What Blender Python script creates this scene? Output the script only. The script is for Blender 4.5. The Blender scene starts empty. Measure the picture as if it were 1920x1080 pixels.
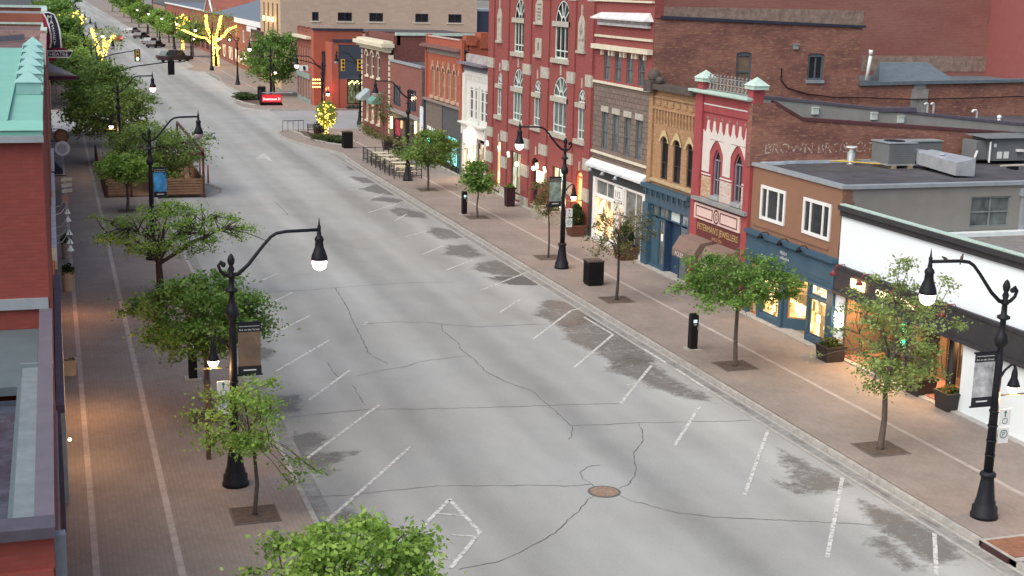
import bpy, math, random
import numpy as np
from mathutils import Vector, Matrix
R=math.radians
random.seed(7)
scene=bpy.context.scene
COL=scene.collection
# ------------------------------------------------------------ camera
FPX,H=2600.0,13.5
def _n(v): return v/np.linalg.norm(v)
_dY=_n(np.array([90-960,-40-540,FPX],float))
_h=np.array([math.cos(R(1.3)),math.sin(R(1.3)),0])
_dn=_n(np.cross(_dY,_h)); _dn=_dn if _dn[1]>0 else -_dn
_dX=np.cross(_dn,_dY); _dX=_dX if _dX[0]>0 else -_dX
_dU=-_dn
right=Vector((_dX[0],_dY[0],_dU[0])); down=Vector((_dX[1],_dY[1],_dU[1])); fwd=Vector((_dX[2],_dY[2],_dU[2]))
cd=bpy.data.cameras.new('camera'); cam=bpy.data.objects.new('camera',cd); COL.objects.link(cam)
cam.matrix_world=Matrix(((right.x,-down.x,-fwd.x,0),(right.y,-down.y,-fwd.y,0),(right.z,-down.z,-fwd.z,H),(0,0,0,1)))
cd.sensor_width=36; cd.lens=36*FPX/1920; cd.clip_start=.1; cd.clip_end=3000
scene.camera=cam
# ------------------------------------------------------------ light: overcast dawn
w=bpy.data.worlds.new('World'); scene.world=w; w.use_nodes=True
nt=w.node_tree; bg=nt.nodes['Background']; sky=nt.nodes.new('ShaderNodeTexSky'); sky.sky_type='NISHITA'; sky.sun_disc=False
SUN_EL,SUN_AZ=R(50),R(244)
sky.sun_elevation=SUN_EL; sky.sun_rotation=SUN_AZ; sky.dust_density=5.0; sky.ozone_density=0.6; sky.air_density=0.8
nt.links.new(sky.outputs[0],bg.inputs[0]); bg.inputs[1].default_value=0.12
sd=bpy.data.lights.new('sun','SUN'); sun=bpy.data.objects.new('sun',sd); COL.objects.link(sun)
sd.energy=1.3; sd.angle=R(80); sd.color=(.95,1,.96)
sun.rotation_euler=(Vector((math.sin(SUN_AZ)*math.cos(SUN_EL),math.cos(SUN_AZ)*math.cos(SUN_EL),math.sin(SUN_EL)))).to_track_quat('Z','Y').to_euler()
sun.location=(0,0,60)
scene.view_settings.view_transform='Standard'; scene.view_settings.look='None'
scene.view_settings.exposure=0.55; scene.view_settings.gamma=1
# ------------------------------------------------------------ survey helpers: a sighted point put on its real plane
def _ray(u,v):
    d=np.array([u-960,v-540,FPX]); return d@_dX,d@_dY,d@_dU
def G(u,v,z=0.0):
    a,b,c=_ray(u,v); t=(z-H)/c; return (t*a,t*b)
def FY(u,v,Y):
    a,b,c=_ray(u,v); t=Y/b; return (t*a,H+t*c)
# ------------------------------------------------------------ materials
MATS={}
def _mk(name):
    m=bpy.data.materials.new(name); m.use_nodes=True; MATS[name]=m
    return m,m.node_tree,m.node_tree.nodes['Principled BSDF']
def c4(c): return (c[0],c[1],c[2],1)
def mat(name,col=None,rough=.75,var=.18,scale=2.5,metal=0,emit=None,es=0,spec=.35,bump=0,detail=6,stretch=None,trans=0):
    if name in MATS: return MATS[name]
    m,nt,p=_mk(name); N=nt.nodes.new; L=nt.links.new
    tc=N('ShaderNodeTexCoord'); mp=N('ShaderNodeMapping'); L(tc.outputs['Object'],mp.inputs[0])
    if stretch: mp.inputs['Scale'].default_value=stretch
    nz=N('ShaderNodeTexNoise'); nz.inputs['Scale'].default_value=scale; nz.inputs['Detail'].default_value=detail; nz.inputs['Roughness'].default_value=.65
    L(mp.outputs[0],nz.inputs['Vector'])
    cr=N('ShaderNodeValToRGB'); cr.color_ramp.elements[0].position=.3; cr.color_ramp.elements[1].position=.7
    cr.color_ramp.elements[0].color=c4([x*(1-var) for x in col]); cr.color_ramp.elements[1].color=c4([min(1,x*(1+var)) for x in col])
    L(nz.outputs['Fac'],cr.inputs[0]); L(cr.outputs[0],p.inputs['Base Color'])
    p.inputs['Roughness'].default_value=rough; p.inputs['Metallic'].default_value=metal; p.inputs['Specular IOR Level'].default_value=spec
    if emit: p.inputs['Emission Color'].default_value=c4(emit); p.inputs['Emission Strength'].default_value=es
    if bump:
        b=N('ShaderNodeBump'); b.inputs['Strength'].default_value=bump; L(nz.outputs['Fac'],b.inputs['Height']); L(b.outputs[0],p.inputs['Normal'])
    return m
def _wallvec(nt):
    N=nt.nodes.new; L=nt.links.new
    tc=N('ShaderNodeTexCoord'); ge=N('ShaderNodeNewGeometry')
    s=N('ShaderNodeSeparateXYZ'); L(tc.outputs['Object'],s.inputs[0])
    n=N('ShaderNodeSeparateXYZ'); L(ge.outputs['Normal'],n.inputs[0])
    ab=N('ShaderNodeMath'); ab.operation='ABSOLUTE'; L(n.outputs[0],ab.inputs[0])
    gt=N('ShaderNodeMath'); gt.operation='GREATER_THAN'; gt.inputs[1].default_value=.6; L(ab.outputs[0],gt.inputs[0])
    mx=N('ShaderNodeMix'); mx.data_type='FLOAT'; L(gt.outputs[0],mx.inputs[0]); L(s.outputs[0],mx.inputs[2]); L(s.outputs[1],mx.inputs[3])
    cb=N('ShaderNodeCombineXYZ'); L(mx.outputs[0],cb.inputs[0]); L(s.outputs[2],cb.inputs[1])
    return cb.outputs[0],tc
def brick(name,c1,c2,mortar,bw=.24,bh=.085,mott=.45,mc=None,ms=.6,rough=.9,ms2=0.012,light=None):
    """coursed masonry with weathered patches"""
    if name in MATS: return MATS[name]
    m,nt,p=_mk(name); N=nt.nodes.new; L=nt.links.new
    v,tc=_wallvec(nt)
    b=N('ShaderNodeTexBrick'); L(v,b.inputs['Vector']); b.inputs['Scale'].default_value=1
    b.inputs['Brick Width'].default_value=bw; b.inputs['Row Height'].default_value=bh; b.inputs['Mortar Size'].default_value=ms2
    b.inputs['Color1'].default_value=c4(c1); b.inputs['Color2'].default_value=c4(c2); b.inputs['Mortar'].default_value=c4(mortar)
    b.inputs['Bias'].default_value=0
    nz=N('ShaderNodeTexNoise'); nz.inputs['Scale'].default_value=ms; nz.inputs['Detail'].default_value=8; nz.inputs['Roughness'].default_value=.7
    mp=N('ShaderNodeMapping'); mp.inputs['Scale'].default_value=(.6,1.5,1); L(v,mp.inputs[0]); L(mp.outputs[0],nz.inputs['Vector'])
    cr=N('ShaderNodeValToRGB'); cr.color_ramp.elements[0].position=.42; cr.color_ramp.elements[1].position=.62
    L(nz.outputs['Fac'],cr.inputs[0])
    mx=N('ShaderNodeMix'); mx.data_type='RGBA'; mx.inputs[7].default_value=c4(mc or [x*.7 for x in c1])
    mm=N('ShaderNodeMath'); mm.operation='MULTIPLY'; mm.inputs[1].default_value=mott; L(cr.outputs[0],mm.inputs[0])
    L(mm.outputs[0],mx.inputs[0]); L(b.outputs[0],mx.inputs[6]); out=mx.outputs[2]
    # individual odd bricks
    n3=N('ShaderNodeTexNoise'); n3.inputs['Scale'].default_value=1; n3.inputs['Detail'].default_value=2
    mp3=N('ShaderNodeMapping'); mp3.inputs['Scale'].default_value=(3.2,10,1); L(v,mp3.inputs[0]); L(mp3.outputs[0],n3.inputs['Vector'])
    cr3=N('ShaderNodeValToRGB'); cr3.color_ramp.elements[0].position=.56; cr3.color_ramp.elements[1].position=.68; cr3.color_ramp.elements[1].color=(.6,.6,.6,1); cr3.color_ramp.elements[0].color=(0,0,0,1)
    L(n3.outputs['Fac'],cr3.inputs[0])
    mx3=N('ShaderNodeMix'); mx3.data_type='RGBA'; L(cr3.outputs[0],mx3.inputs[0]); L(out,mx3.inputs[6]); mx3.inputs[7].default_value=c4(light or [min(1,x*1.6+.02) for x in c2]); out=mx3.outputs[2]
    L(out,p.inputs['Base Color']); p.inputs['Roughness'].default_value=rough; p.inputs['Specular IOR Level'].default_value=.2
    bp=N('ShaderNodeBump'); bp.inputs['Strength'].default_value=.35; bp.inputs['Distance'].default_value=.02
    L(b.outputs['Fac'],bp.inputs['Height']); bp.invert=True; L(bp.outputs[0],p.inputs['Normal'])
    return m
def leafmat(name,c1,c2,c3,trans=.45):
    m,nt,p=_mk(name); N=nt.nodes.new; L=nt.links.new
    ge=N('ShaderNodeNewGeometry'); cr=N('ShaderNodeValToRGB'); e=cr.color_ramp.elements
    e[0].color=c4(c1); e[1].color=c4(c3); e.new(.55).color=c4(c2)
    tc=N('ShaderNodeTexCoord'); nz=N('ShaderNodeTexNoise'); nz.inputs['Scale'].default_value=1.3; L(tc.outputs['Object'],nz.inputs['Vector'])
    ad=N('ShaderNodeMath'); ad.operation='ADD'; mu=N('ShaderNodeMath'); mu.operation='MULTIPLY'; mu.inputs[1].default_value=.55
    L(ge.outputs['Random Per Island'],mu.inputs[0]); L(mu.outputs[0],ad.inputs[0])
    mu2=N('ShaderNodeMath'); mu2.operation='MULTIPLY_ADD'; mu2.inputs[1].default_value=1.6; mu2.inputs[2].default_value=-.58; L(nz.outputs['Fac'],mu2.inputs[0]); L(mu2.outputs[0],ad.inputs[1])
    L(ad.outputs[0],cr.inputs[0]); L(cr.outputs[0],p.inputs['Base Color'])
    p.inputs['Roughness'].default_value=.55; p.inputs['Specular IOR Level'].default_value=.3
    tr=N('ShaderNodeBsdfTranslucent'); L(cr.outputs[0],tr.inputs[0]); ms=N('ShaderNodeMixShader'); ms.inputs[0].default_value=trans
    L(p.outputs[0],ms.inputs[1]); L(tr.outputs[0],ms.inputs[2]); L(ms.outputs[0],nt.nodes['Material Output'].inputs[0])
    return m
def litwin(name,c=(1,.55,.18),es=2.0,dark=.12,scale=2.2):
    """shop interior seen through the pane: warm lit, broken up by goods"""
    if name in MATS: return MATS[name]
    m,nt,p=_mk(name); N=nt.nodes.new; L=nt.links.new
    v,tc=_wallvec(nt)
    vo=N('ShaderNodeTexVoronoi'); vo.inputs['Scale'].default_value=scale; vo.distance='CHEBYCHEV'; vo.inputs['Randomness'].default_value=.75; mp=N('ShaderNodeMapping'); mp.inputs['Scale'].default_value=(1.8,1.1,1); L(v,mp.inputs[0]); L(mp.outputs[0],vo.inputs['Vector'])
    nz=N('ShaderNodeTexNoise'); nz.inputs['Scale'].default_value=scale*1.3; nz.inputs['Detail'].default_value=5; L(v,nz.inputs['Vector'])
    sp=N('ShaderNodeSeparateColor'); L(vo.outputs['Color'],sp.inputs[0])
    ml=N('ShaderNodeMath'); ml.operation='MULTIPLY'; L(sp.outputs[0],ml.inputs[0]); L(nz.outputs['Fac'],ml.inputs[1])
    cr=N('ShaderNodeValToRGB'); e=cr.color_ramp.elements; e[0].position=.08; e[0].color=c4([x*dark for x in c]); e[1].position=.5; e[1].color=c4([min(1,x*1.1) for x in (c[0],c[1]*1.25,c[2]*1.8)]); e.new(.26).color=c4([x*.6 for x in c])
    L(ml.outputs[0],cr.inputs[0])
    L(cr.outputs[0],p.inputs['Emission Color']); p.inputs['Emission Strength'].default_value=es
    p.inputs['Base Color'].default_value=(.03,.03,.03,1); p.inputs['Roughness'].default_value=.08
    return m
def emis(name,c,es):
    if name in MATS: return MATS[name]
    m,nt,p=_mk(name); p.inputs['Base Color'].default_value=c4(c); p.inputs['Emission Color'].default_value=c4(c); p.inputs['Emission Strength'].default_value=es
    return m
# ------------------------------------------------------------ mesh builder
class MB:
    def __init__(s): s.v=[]; s.f=[]; s.mi=[]; s.m=0
    def add(s,vs,fs):
        o=len(s.v); s.v+= [tuple(map(float,q)) for q in vs]
        for f in fs: s.f.append([o+i for i in f]); s.mi.append(s.m)
    def box(s,x0,x1,y0,y1,z0,z1):
        s.add([(x0,y0,z0),(x1,y0,z0),(x1,y1,z0),(x0,y1,z0),(x0,y0,z1),(x1,y0,z1),(x1,y1,z1),(x0,y1,z1)],
              [(0,3,2,1),(4,5,6,7),(0,1,5,4),(1,2,6,5),(2,3,7,6),(3,0,4,7)])
    def tbox(s,T,u0,u1,w0,w1,d0,d1):
        s.add([T(u0,w0,d0),T(u1,w0,d0),T(u1,w1,d0),T(u0,w1,d0),T(u0,w0,d1),T(u1,w0,d1),T(u1,w1,d1),T(u0,w1,d1)],
              [(0,1,2,3),(7,6,5,4),(0,4,5,1),(1,5,6,2),(2,6,7,3),(3,7,4,0)])
    def prism(s,T,pts,d0,d1,cap2=True):
        n=len(pts); s.add([T(u,w,d0) for u,w in pts]+[T(u,w,d1) for u,w in pts],
            [list(range(n))]+([list(range(2*n-1,n-1,-1))] if cap2 else [])+[(i,i+n,(i+1)%n+n,(i+1)%n) for i in range(n)])
    def poly(s,pts): s.add(pts,[list(range(len(pts)))])
    def quad(s,T,u0,u1,w0,w1,d): s.add([T(u0,w0,d),T(u1,w0,d),T(u1,w1,d),T(u0,w1,d)],[(0,1,2,3)])
    def tube(s,path,rad,n=8,caps=True):
        P=[Vector(p) for p in path]; k=len(P)
        if not hasattr(rad,'__len__'): rad=[rad]*k
        o=len(s.v); ref=None
        for i,p in enumerate(P):
            t=(P[min(i+1,k-1)]-P[max(i-1,0)]).normalized()
            if ref is None: ref=Vector((1,0,0)) if abs(t.x)<.8 else Vector((0,1,0))
            a=(ref-t*ref.dot(t)).normalized(); b=t.cross(a); ref=a
            for j in range(n):
                an=2*math.pi*j/n; q=p+(a*math.cos(an)+b*math.sin(an))*rad[i]; s.v.append((q.x,q.y,q.z))
        for i in range(k-1):
            for j in range(n):
                s.f.append([o+i*n+j,o+i*n+(j+1)%n,o+(i+1)*n+(j+1)%n,o+(i+1)*n+j]); s.mi.append(s.m)
        if caps:
            s.f.append([o+j for j in range(n)][::-1]); s.mi.append(s.m); s.f.append([o+(k-1)*n+j for j in range(n)]); s.mi.append(s.m)
    def lathe(s,prof,c=(0,0,0),n=16):
        o=len(s.v)
        for r,z in prof:
            for j in range(n):
                a=2*math.pi*j/n; s.v.append((c[0]+r*math.cos(a),c[1]+r*math.sin(a),c[2]+z))
        for i in range(len(prof)-1):
            for j in range(n):
                s.f.append([o+i*n+j,o+i*n+(j+1)%n,o+(i+1)*n+(j+1)%n,o+(i+1)*n+j]); s.mi.append(s.m)
        s.f.append([o+j for j in range(n)][::-1]); s.mi.append(s.m); s.f.append([o+(len(prof)-1)*n+j for j in range(n)]); s.mi.append(s.m)
    def ball(s,c,r,n=10,sz=1):
        s.lathe([(max(.001,r*math.sin(math.pi*i/n)),-r*sz*math.cos(math.pi*i/n)) for i in range(n+1)],c,n+4)
    def build(s,name,m,parent=None,smooth=False,**k):
        me=bpy.data.meshes.new(name); loc=Vector(parent.location) if parent else Vector((0,0,0))
        if parent and parent.parent: loc=loc+parent.parent.location
        me.from_pydata([(x-loc.x,y-loc.y,z-loc.z) for x,y,z in s.v],[],s.f)
        for q in (m if isinstance(m,(list,tuple)) else [m]): me.materials.append(q)
        if isinstance(m,(list,tuple)): me.polygons.foreach_set('material_index',s.mi)
        if smooth: me.polygons.foreach_set('use_smooth',[True]*len(me.polygons))
        me.update()
        o=bpy.data.objects.new(name,me); COL.objects.link(o); o.parent=parent
        for a,b in k.items(): o[a]=b
        return o
def thing(name,label,cat,loc=(0,0,0),rz=0,group=None):
    o=bpy.data.objects.new(name,None); o.empty_display_size=.3; COL.objects.link(o); o.location=loc; o.rotation_euler=(0,0,rz)
    o['label']=label; o['category']=cat
    if group: o['group']=group
    return o
def tag(o,label,cat,group=None):
    o['label']=label; o['category']=cat
    if group: o['group']=group
    return o
def struct(name,mb,m): return mb.build(name,m,None,kind='structure')
def kids(o): return [c for c in o.children]
def copytree(o,parent=None):
    c=o.copy(); COL.objects.link(c); c.parent=parent
    for k in list(o.children): copytree(k,c)
    return c
def dup(o,loc,label,rz=None,sc=None):
    c=copytree(o); c.location=loc; c['label']=label
    if rz is not None: c.rotation_euler=(0,0,rz)
    if sc: c.scale=sc if hasattr(sc,'__len__') else (sc,sc,sc)
    return c
_tc={}
def text(parent,s,T,u,w_,size,m,d=-.03,dirn=1,width=None,name='lettering',center=False,ext=.006,label=None):
    key=s
    if key not in _tc:
        cu=bpy.data.curves.new('t','FONT'); cu.body=s; cu.extrude=0; cu.resolution_u=2; cu.space_line=.95
        o=bpy.data.objects.new('t',cu); COL.objects.link(o); bpy.context.view_layer.update()
        me=bpy.data.meshes.new_from_object(o.evaluated_get(bpy.context.evaluated_depsgraph_get()))
        vs=[(v.co.x,v.co.y) for v in me.vertices]; fs=[list(p.vertices) for p in me.polygons]
        bpy.data.objects.remove(o); bpy.data.curves.remove(cu); bpy.data.meshes.remove(me); _tc[key]=(vs,fs)
    vs,fs=_tc[key]; x0=min(v[0] for v in vs); x1=max(v[0] for v in vs); sx=(width/(x1-x0)) if width else size
    off=(x1-x0)*sx/2 if center else 0
    mb=MB(); mb.add([T(u+dirn*((x-x0)*sx-off),w_+y*size,d) for x,y in vs],fs)
    return explode(mb.build(name,m,parent))
def TF(X): return lambda u,w,d:(X+d,u,w)      # a wall facing the street (towards -X)
def TS(Y): return lambda u,w,d:(u,Y+d,w)      # a wall facing the viewer (towards -Y)
def TR(X): return lambda u,w,d:(X-d,u,w)      # a wall facing +X
def archpts(u0,u1,ws,h,kind='round',n=12):
    c=(u0+u1)/2; r=(u1-u0)/2; out=[]
    for i in range(n+1):
        t=-1+2*i/n
        if kind=='round': out.append((c+r*math.sin(t*math.pi/2),ws+h*math.cos(t*math.pi/2)))
        else: out.append((c+r*t,ws+h*(1-abs(t)**1.7)))
    return out
def wall(mb,T,u0,u1,w0,w1,holes=(),rev=.2):
    """sheet with real openings and reveals; hole=(ua,ub,wa,wtop,archheight,kind)"""
    hs=[tuple(h)+(0,'round')[len(h)-4:] if len(h)<6 else tuple(h) for h in holes]
    us=sorted({u0,u1}|{h[0] for h in hs}|{h[1] for h in hs}); ws=sorted({w0,w1}|{h[2] for h in hs}|{h[3] for h in hs})
    us=[u for u in us if u0<=u<=u1]; ws=[q for q in ws if w0<=q<=w1]
    for a,b in zip(us,us[1:]):
        run=None
        for c,d in zip(ws,ws[1:]):
            mu,mw=(a+b)/2,(c+d)/2
            if any(h[0]<mu<h[1] and h[2]<mw<h[3] for h in hs):
                if run: mb.quad(T,a,b,run[0],run[1],0); run=None
            else: run=(run[0],d) if run else (c,d)
        if run: mb.quad(T,a,b,run[0],run[1],0)
    for ua,ub,wa,wb,ah,kd in hs:
        sp=wb-ah
        for q in ((ua,wa,ua,sp),(ub,wa,ub,sp),(ua,wa,ub,wa)):
            mb.add([T(q[0],q[1],0),T(q[2],q[3],0),T(q[2],q[3],rev),T(q[0],q[1],rev)],[(0,1,2,3)])
        if ah<=0: mb.add([T(ua,wb,0),T(ub,wb,0),T(ub,wb,rev),T(ua,wb,rev)],[(0,1,2,3)])
        else:
            P=archpts(ua,ub,sp,ah,kd); n=len(P)//2
            for i in range(len(P)-1):
                cx=ua if i<n else ub
                mb.add([T(cx,wb,0),T(*P[i],0),T(*P[i+1],0)],[(0,1,2)])
                mb.add([T(*P[i],0),T(*P[i+1],0),T(*P[i+1],rev),T(*P[i],rev)],[(0,1,2,3)])
            mid=P[n]; mb.add([T(ua,wb,0),T(*mid,0),T(ub,wb,0)],[(0,1,2)])
def window(parent,T,ua,ub,wa,wb,fm,gm,ah=0,kind='round',fw=.06,v=(),h=(),d=.03,sill=None,sm=None,fan=0,pane='pane',name='window',label=None):
    mb=MB(); sp=wb-ah
    mb.tbox(T,ua,ua+fw,wa,sp,d,d+.06); mb.tbox(T,ub-fw,ub,wa,sp,d,d+.06); mb.tbox(T,ua+fw,ub-fw,wa,wa+fw,d,d+.06)
    if ah<=0: mb.tbox(T,ua+fw,ub-fw,wb-fw,wb,d,d+.06)
    else:
        P=archpts(ua,ub,sp,ah,kind); Q=archpts(ua+fw,ub-fw,sp,ah-fw,kind)
        for i in range(len(P)-1):
            mb.add([T(*P[i],d),T(*P[i+1],d),T(*Q[i+1],d),T(*Q[i],d)],[(0,1,2,3)])
        mb.tbox(T,ua+fw,ub-fw,sp-fw/2,sp+fw/2,d+.003,d+.05)
    for x in v:
        c=ua+(ub-ua)*x; mb.tbox(T,c-fw*.4,c+fw*.4,wa+fw,(sp if ah else wb)-fw,d+.005,d+.05)
    for y in h:
        c=wa+(sp-wa)*y; mb.tbox(T,ua+fw,ub-fw,c-fw*.4,c+fw*.4,d+.008,d+.045)
    if fan and ah>0:
        c=(ua+ub)/2; r=(ub-ua)/2; k=.33
        for i in range(fan):
            a=math.pi*(i+1)/(fan+1); pa=(c+r*k*math.cos(a),sp+ah*k*math.sin(a)); 
            if kind=='round': pb=(c+(r-fw)*math.cos(a),sp+(ah-fw)*math.sin(a))
            else: pb=(c+r*.9*math.cos(a)*(1 if abs(math.cos(a))<.5 else .9),sp+ah*.86*math.sin(a)*(1 if abs(math.cos(a))<.5 else .9))
            nx,ny=-(pb[1]-pa[1]),pb[0]-pa[0]; l=math.hypot(nx,ny); nx*=fw*.4/l; ny*=fw*.4/l
            mb.prism(T,[(pa[0]+nx,pa[1]+ny),(pb[0]+nx,pb[1]+ny),(pb[0]-nx,pb[1]-ny),(pa[0]-nx,pa[1]-ny)],d+.01,d+.05)
        ar=[(c+r*k*math.cos(math.pi*i/8),sp+ah*k*math.sin(math.pi*i/8)) for i in range(9)]; ai=[(c+r*(k-.1)*math.cos(math.pi*i/8),sp+ah*(k-.1)*math.sin(math.pi*i/8)) for i in range(9)]
        for i in range(8): mb.add([T(*ar[i],d+.01),T(*ar[i+1],d+.01),T(*ai[i+1],d+.01),T(*ai[i],d+.01)],[(0,1,2,3)])
    o=mb.build(name,fm,parent)
    if label: o['label']=label
    pm=MB(); pts=[(ua,wa)]+([(ua,wb),(ub,wb)] if ah<=0 else archpts(ua,ub,sp,ah,kind))+[(ub,wa)]
    pm.prism(T,pts,d+.065,d+.085)
    po=pm.build(pane,gm,None); po.parent=o
    me=po.data; L=parent.location
    me.transform(Matrix.Translation(-Vector(L)))
    if sill is not None:
        sb=MB(); sb.tbox(T,ua-sill,ub+sill,wa-.16,wa-.003,-.1,d+.02); q=sb.build('sill',sm,None); q.parent=o; q.data.transform(Matrix.Translation(-Vector(L)))
    return o
def explode(o,single=None):
    """far-apart pieces of one mesh become objects of their own under the same thing"""
    me=o.data; nv=len(me.vertices)
    if nv>6000 or nv<8: return o
    co=np.zeros(nv*3); me.vertices.foreach_get('co',co); co=co.reshape(-1,3)
    par=list(range(nv))
    def fd(i):
        while par[i]!=i: par[i]=par[par[i]]; i=par[i]
        return i
    for p in me.polygons:
        v=list(p.vertices)
        for q in v[1:]: par[fd(q)]=fd(v[0])
    rt=np.array([fd(i) for i in range(nv)]); ids,inv=np.unique(rt,return_inverse=True); k=len(ids)
    if k<2 or k>700: return o
    lo=np.full((k,3),1e9); hi=np.full((k,3),-1e9); np.minimum.at(lo,inv,co); np.maximum.at(hi,inv,co); sz=(hi-lo).max(1)
    g=list(range(k))
    def fg(i):
        while g[i]!=i: g[i]=g[g[i]]; i=g[i]
        return i
    for i in range(k):
        gap=np.sqrt((np.maximum(0,np.maximum(lo[i]-hi,lo-hi[i]))**2).sum(1)); ok=np.nonzero(gap<=np.maximum(.02,.47*np.maximum(sz[i],sz)))[0]
        for j in ok: g[fg(int(j))]=fg(i)
    gr=np.array([fg(i) for i in range(k)]); u=np.unique(gr)
    if len(u)<2 or len(u)>110: return o
    pg=gr[inv]; first=None; nm=single or (o.name.split('.')[0]); nm=nm[:-1] if nm.endswith('s') and not nm.endswith('ss') else nm
    polys=[(list(p.vertices),p.material_index,p.use_smooth) for p in me.polygons]
    for q in u:
        idx=np.nonzero(pg==q)[0]; mp={int(a_):b_ for b_,a_ in enumerate(idx)}; m2=bpy.data.meshes.new(nm)
        sel=[x for x in polys if x[0][0] in mp]
        m2.from_pydata([tuple(co[i]) for i in idx],[],[[mp[v] for v in x[0]] for x in sel])
        for mm in me.materials: m2.materials.append(mm)
        m2.polygons.foreach_set('material_index',[x[1] for x in sel]); m2.polygons.foreach_set('use_smooth',[x[2] for x in sel]); m2.update()
        c=bpy.data.objects.new(nm,m2); COL.objects.link(c); c.parent=o.parent; first=first or c
    bpy.data.objects.remove(o); return first
def part(parent,name,m,fn,smooth=False,**k):
    mb=MB(); fn(mb); o=mb.build(name,m,parent,smooth,**k)
    return explode(o)
def sub(o,name,m,fn,smooth=False):
    """sub-part of a part whose own origin sits on its thing's origin"""
    mb=MB(); fn(mb); q=mb.build(name,m,None,smooth); q.parent=o; q.data.transform(Matrix.Translation(-Vector(o.parent.location))); return q
# ------------------------------------------------------------ ground materials
def roadmat(name,base,streak=.1,x0=0):
    m,nt,p=_mk(name); N=nt.nodes.new; L=nt.links.new
    tc=N('ShaderNodeTexCoord')
    def noise(sc,s,det=5,rough=.6):
        mp=N('ShaderNodeMapping'); mp.inputs['Scale'].default_value=s; L(tc.outputs['Object'],mp.inputs[0])
        n=N('ShaderNodeTexNoise'); n.inputs['Scale'].default_value=sc; n.inputs['Detail'].default_value=det; n.inputs['Roughness'].default_value=rough; L(mp.outputs[0],n.inputs['Vector']); return n.outputs['Fac']
    st=noise(1,(.42,.008,1),1.5); bl=noise(.09,(1,1,1),4); fine=noise(14,(1,1,1),8,.85); mid=noise(.8,(1,.5,1),6)
    def ma(op,a,b):
        q=N('ShaderNodeMath'); q.operation=op
        for i,x in enumerate((a,b)):
            if hasattr(x,'links'): L(x,q.inputs[i])
            else: q.inputs[i].default_value=x
        return q.outputs[0]
    f=ma('ADD',ma('MULTIPLY',ma('SUBTRACT',st,.5),streak*5),ma('MULTIPLY',ma('SUBTRACT',bl,.5),.5))
    f=ma('ADD',f,ma('MULTIPLY',ma('SUBTRACT',fine,.5),.65)); f=ma('ADD',f,ma('MULTIPLY',ma('SUBTRACT',mid,.5),.34)); f=ma('ADD',f,1.0)
    cr=N('ShaderNodeMix'); cr.data_type='RGBA'; cr.inputs[6].default_value=c4((base[0]*1.02,base[1],base[2]*.95)); cr.inputs[7].default_value=c4((base[0]*.94,base[1]*.99,base[2]*1.06)); L(bl,cr.inputs[0])
    vm=N('ShaderNodeVectorMath'); vm.operation='SCALE'; L(cr.outputs[2],vm.inputs[0]); L(f,vm.inputs[3]); L(vm.outputs[0],p.inputs['Base Color'])
    p.inputs['Roughness'].default_value=.72; p.inputs['Specular IOR Level'].default_value=.3
    bp=N('ShaderNodeBump'); bp.inputs['Strength'].default_value=.25; bp.inputs['Distance'].default_value=.01; L(fine,bp.inputs['Height']); L(bp.outputs[0],p.inputs['Normal'])
    return m
ASPH=roadmat('worn_road',(.325,.325,.31),.24)
ASPH2=roadmat('cross_road',(.29,.295,.30),.02)
def pavermat(name,a,b,mo,bw=.24,bh=.12,var=.42):
    m,nt,p=_mk(name); N=nt.nodes.new; L=nt.links.new
    tc=N('ShaderNodeTexCoord'); mp=N('ShaderNodeMapping'); mp.inputs['Rotation'].default_value=(0,0,R(90)); L(tc.outputs['Object'],mp.inputs[0])
    bk=N('ShaderNodeTexBrick'); L(mp.outputs[0],bk.inputs['Vector']); bk.inputs['Scale'].default_value=1; bk.inputs['Brick Width'].default_value=bw; bk.inputs['Row Height'].default_value=bh; bk.inputs['Mortar Size'].default_value=.008
    bk.inputs['Color1'].default_value=c4(a); bk.inputs['Color2'].default_value=c4(b); bk.inputs['Mortar'].default_value=c4(mo)
    n=N('ShaderNodeTexNoise'); n.inputs['Scale'].default_value=.45; n.inputs['Detail'].default_value=7; n.inputs['Roughness'].default_value=.68; L(tc.outputs['Object'],n.inputs['Vector'])
    q=N('ShaderNodeMath'); q.operation='MULTIPLY_ADD'; q.inputs[1].default_value=var*2; q.inputs[2].default_value=1-var; L(n.outputs['Fac'],q.inputs[0])
    vm=N('ShaderNodeVectorMath'); vm.operation='SCALE'; L(bk.outputs[0],vm.inputs[0]); L(q.outputs[0],vm.inputs[3]); L(vm.outputs[0],p.inputs['Base Color'])
    p.inputs['Roughness'].default_value=.72; p.inputs['Specular IOR Level'].default_value=.3
    return m
PAVE=pavermat('brick_paving',(.275,.232,.205),(.24,.205,.183),(.215,.184,.165))
STRIP=mat('paving_band',(.40,.355,.33),var=.2,scale=3)
CONC=mat('concrete',(.36,.35,.325),var=.25,scale=4,bump=.1)
CONCD=mat('old_concrete',(.25,.245,.23),var=.3,scale=3,bump=.1)
STAIN=mat('damp_stain',(.19,.178,.165),rough=.6,var=.2,scale=1.5)
CRACK=mat('crack_tar',(.12,.118,.115),var=.2)
def paintmat(name,worn=.5,under=(.27,.27,.26)):
    m=mat(name,(.5,.5,.48),var=0,scale=7); nt=m.node_tree
    cr=[n for n in nt.nodes if n.type=='VALTORGB'][0]; cr.color_ramp.elements[0].color=c4(under); cr.color_ramp.elements[0].position=worn-.12; cr.color_ramp.elements[1].color=(.60,.60,.57,1); cr.color_ramp.elements[1].position=worn+.06
    return m
PAINT=paintmat('worn_line_paint',.5); PAINT2=paintmat('faded_line_paint',.62)
DIRT=mat('soil',(.10,.075,.06),var=.4,scale=6,bump=.3)
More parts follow.
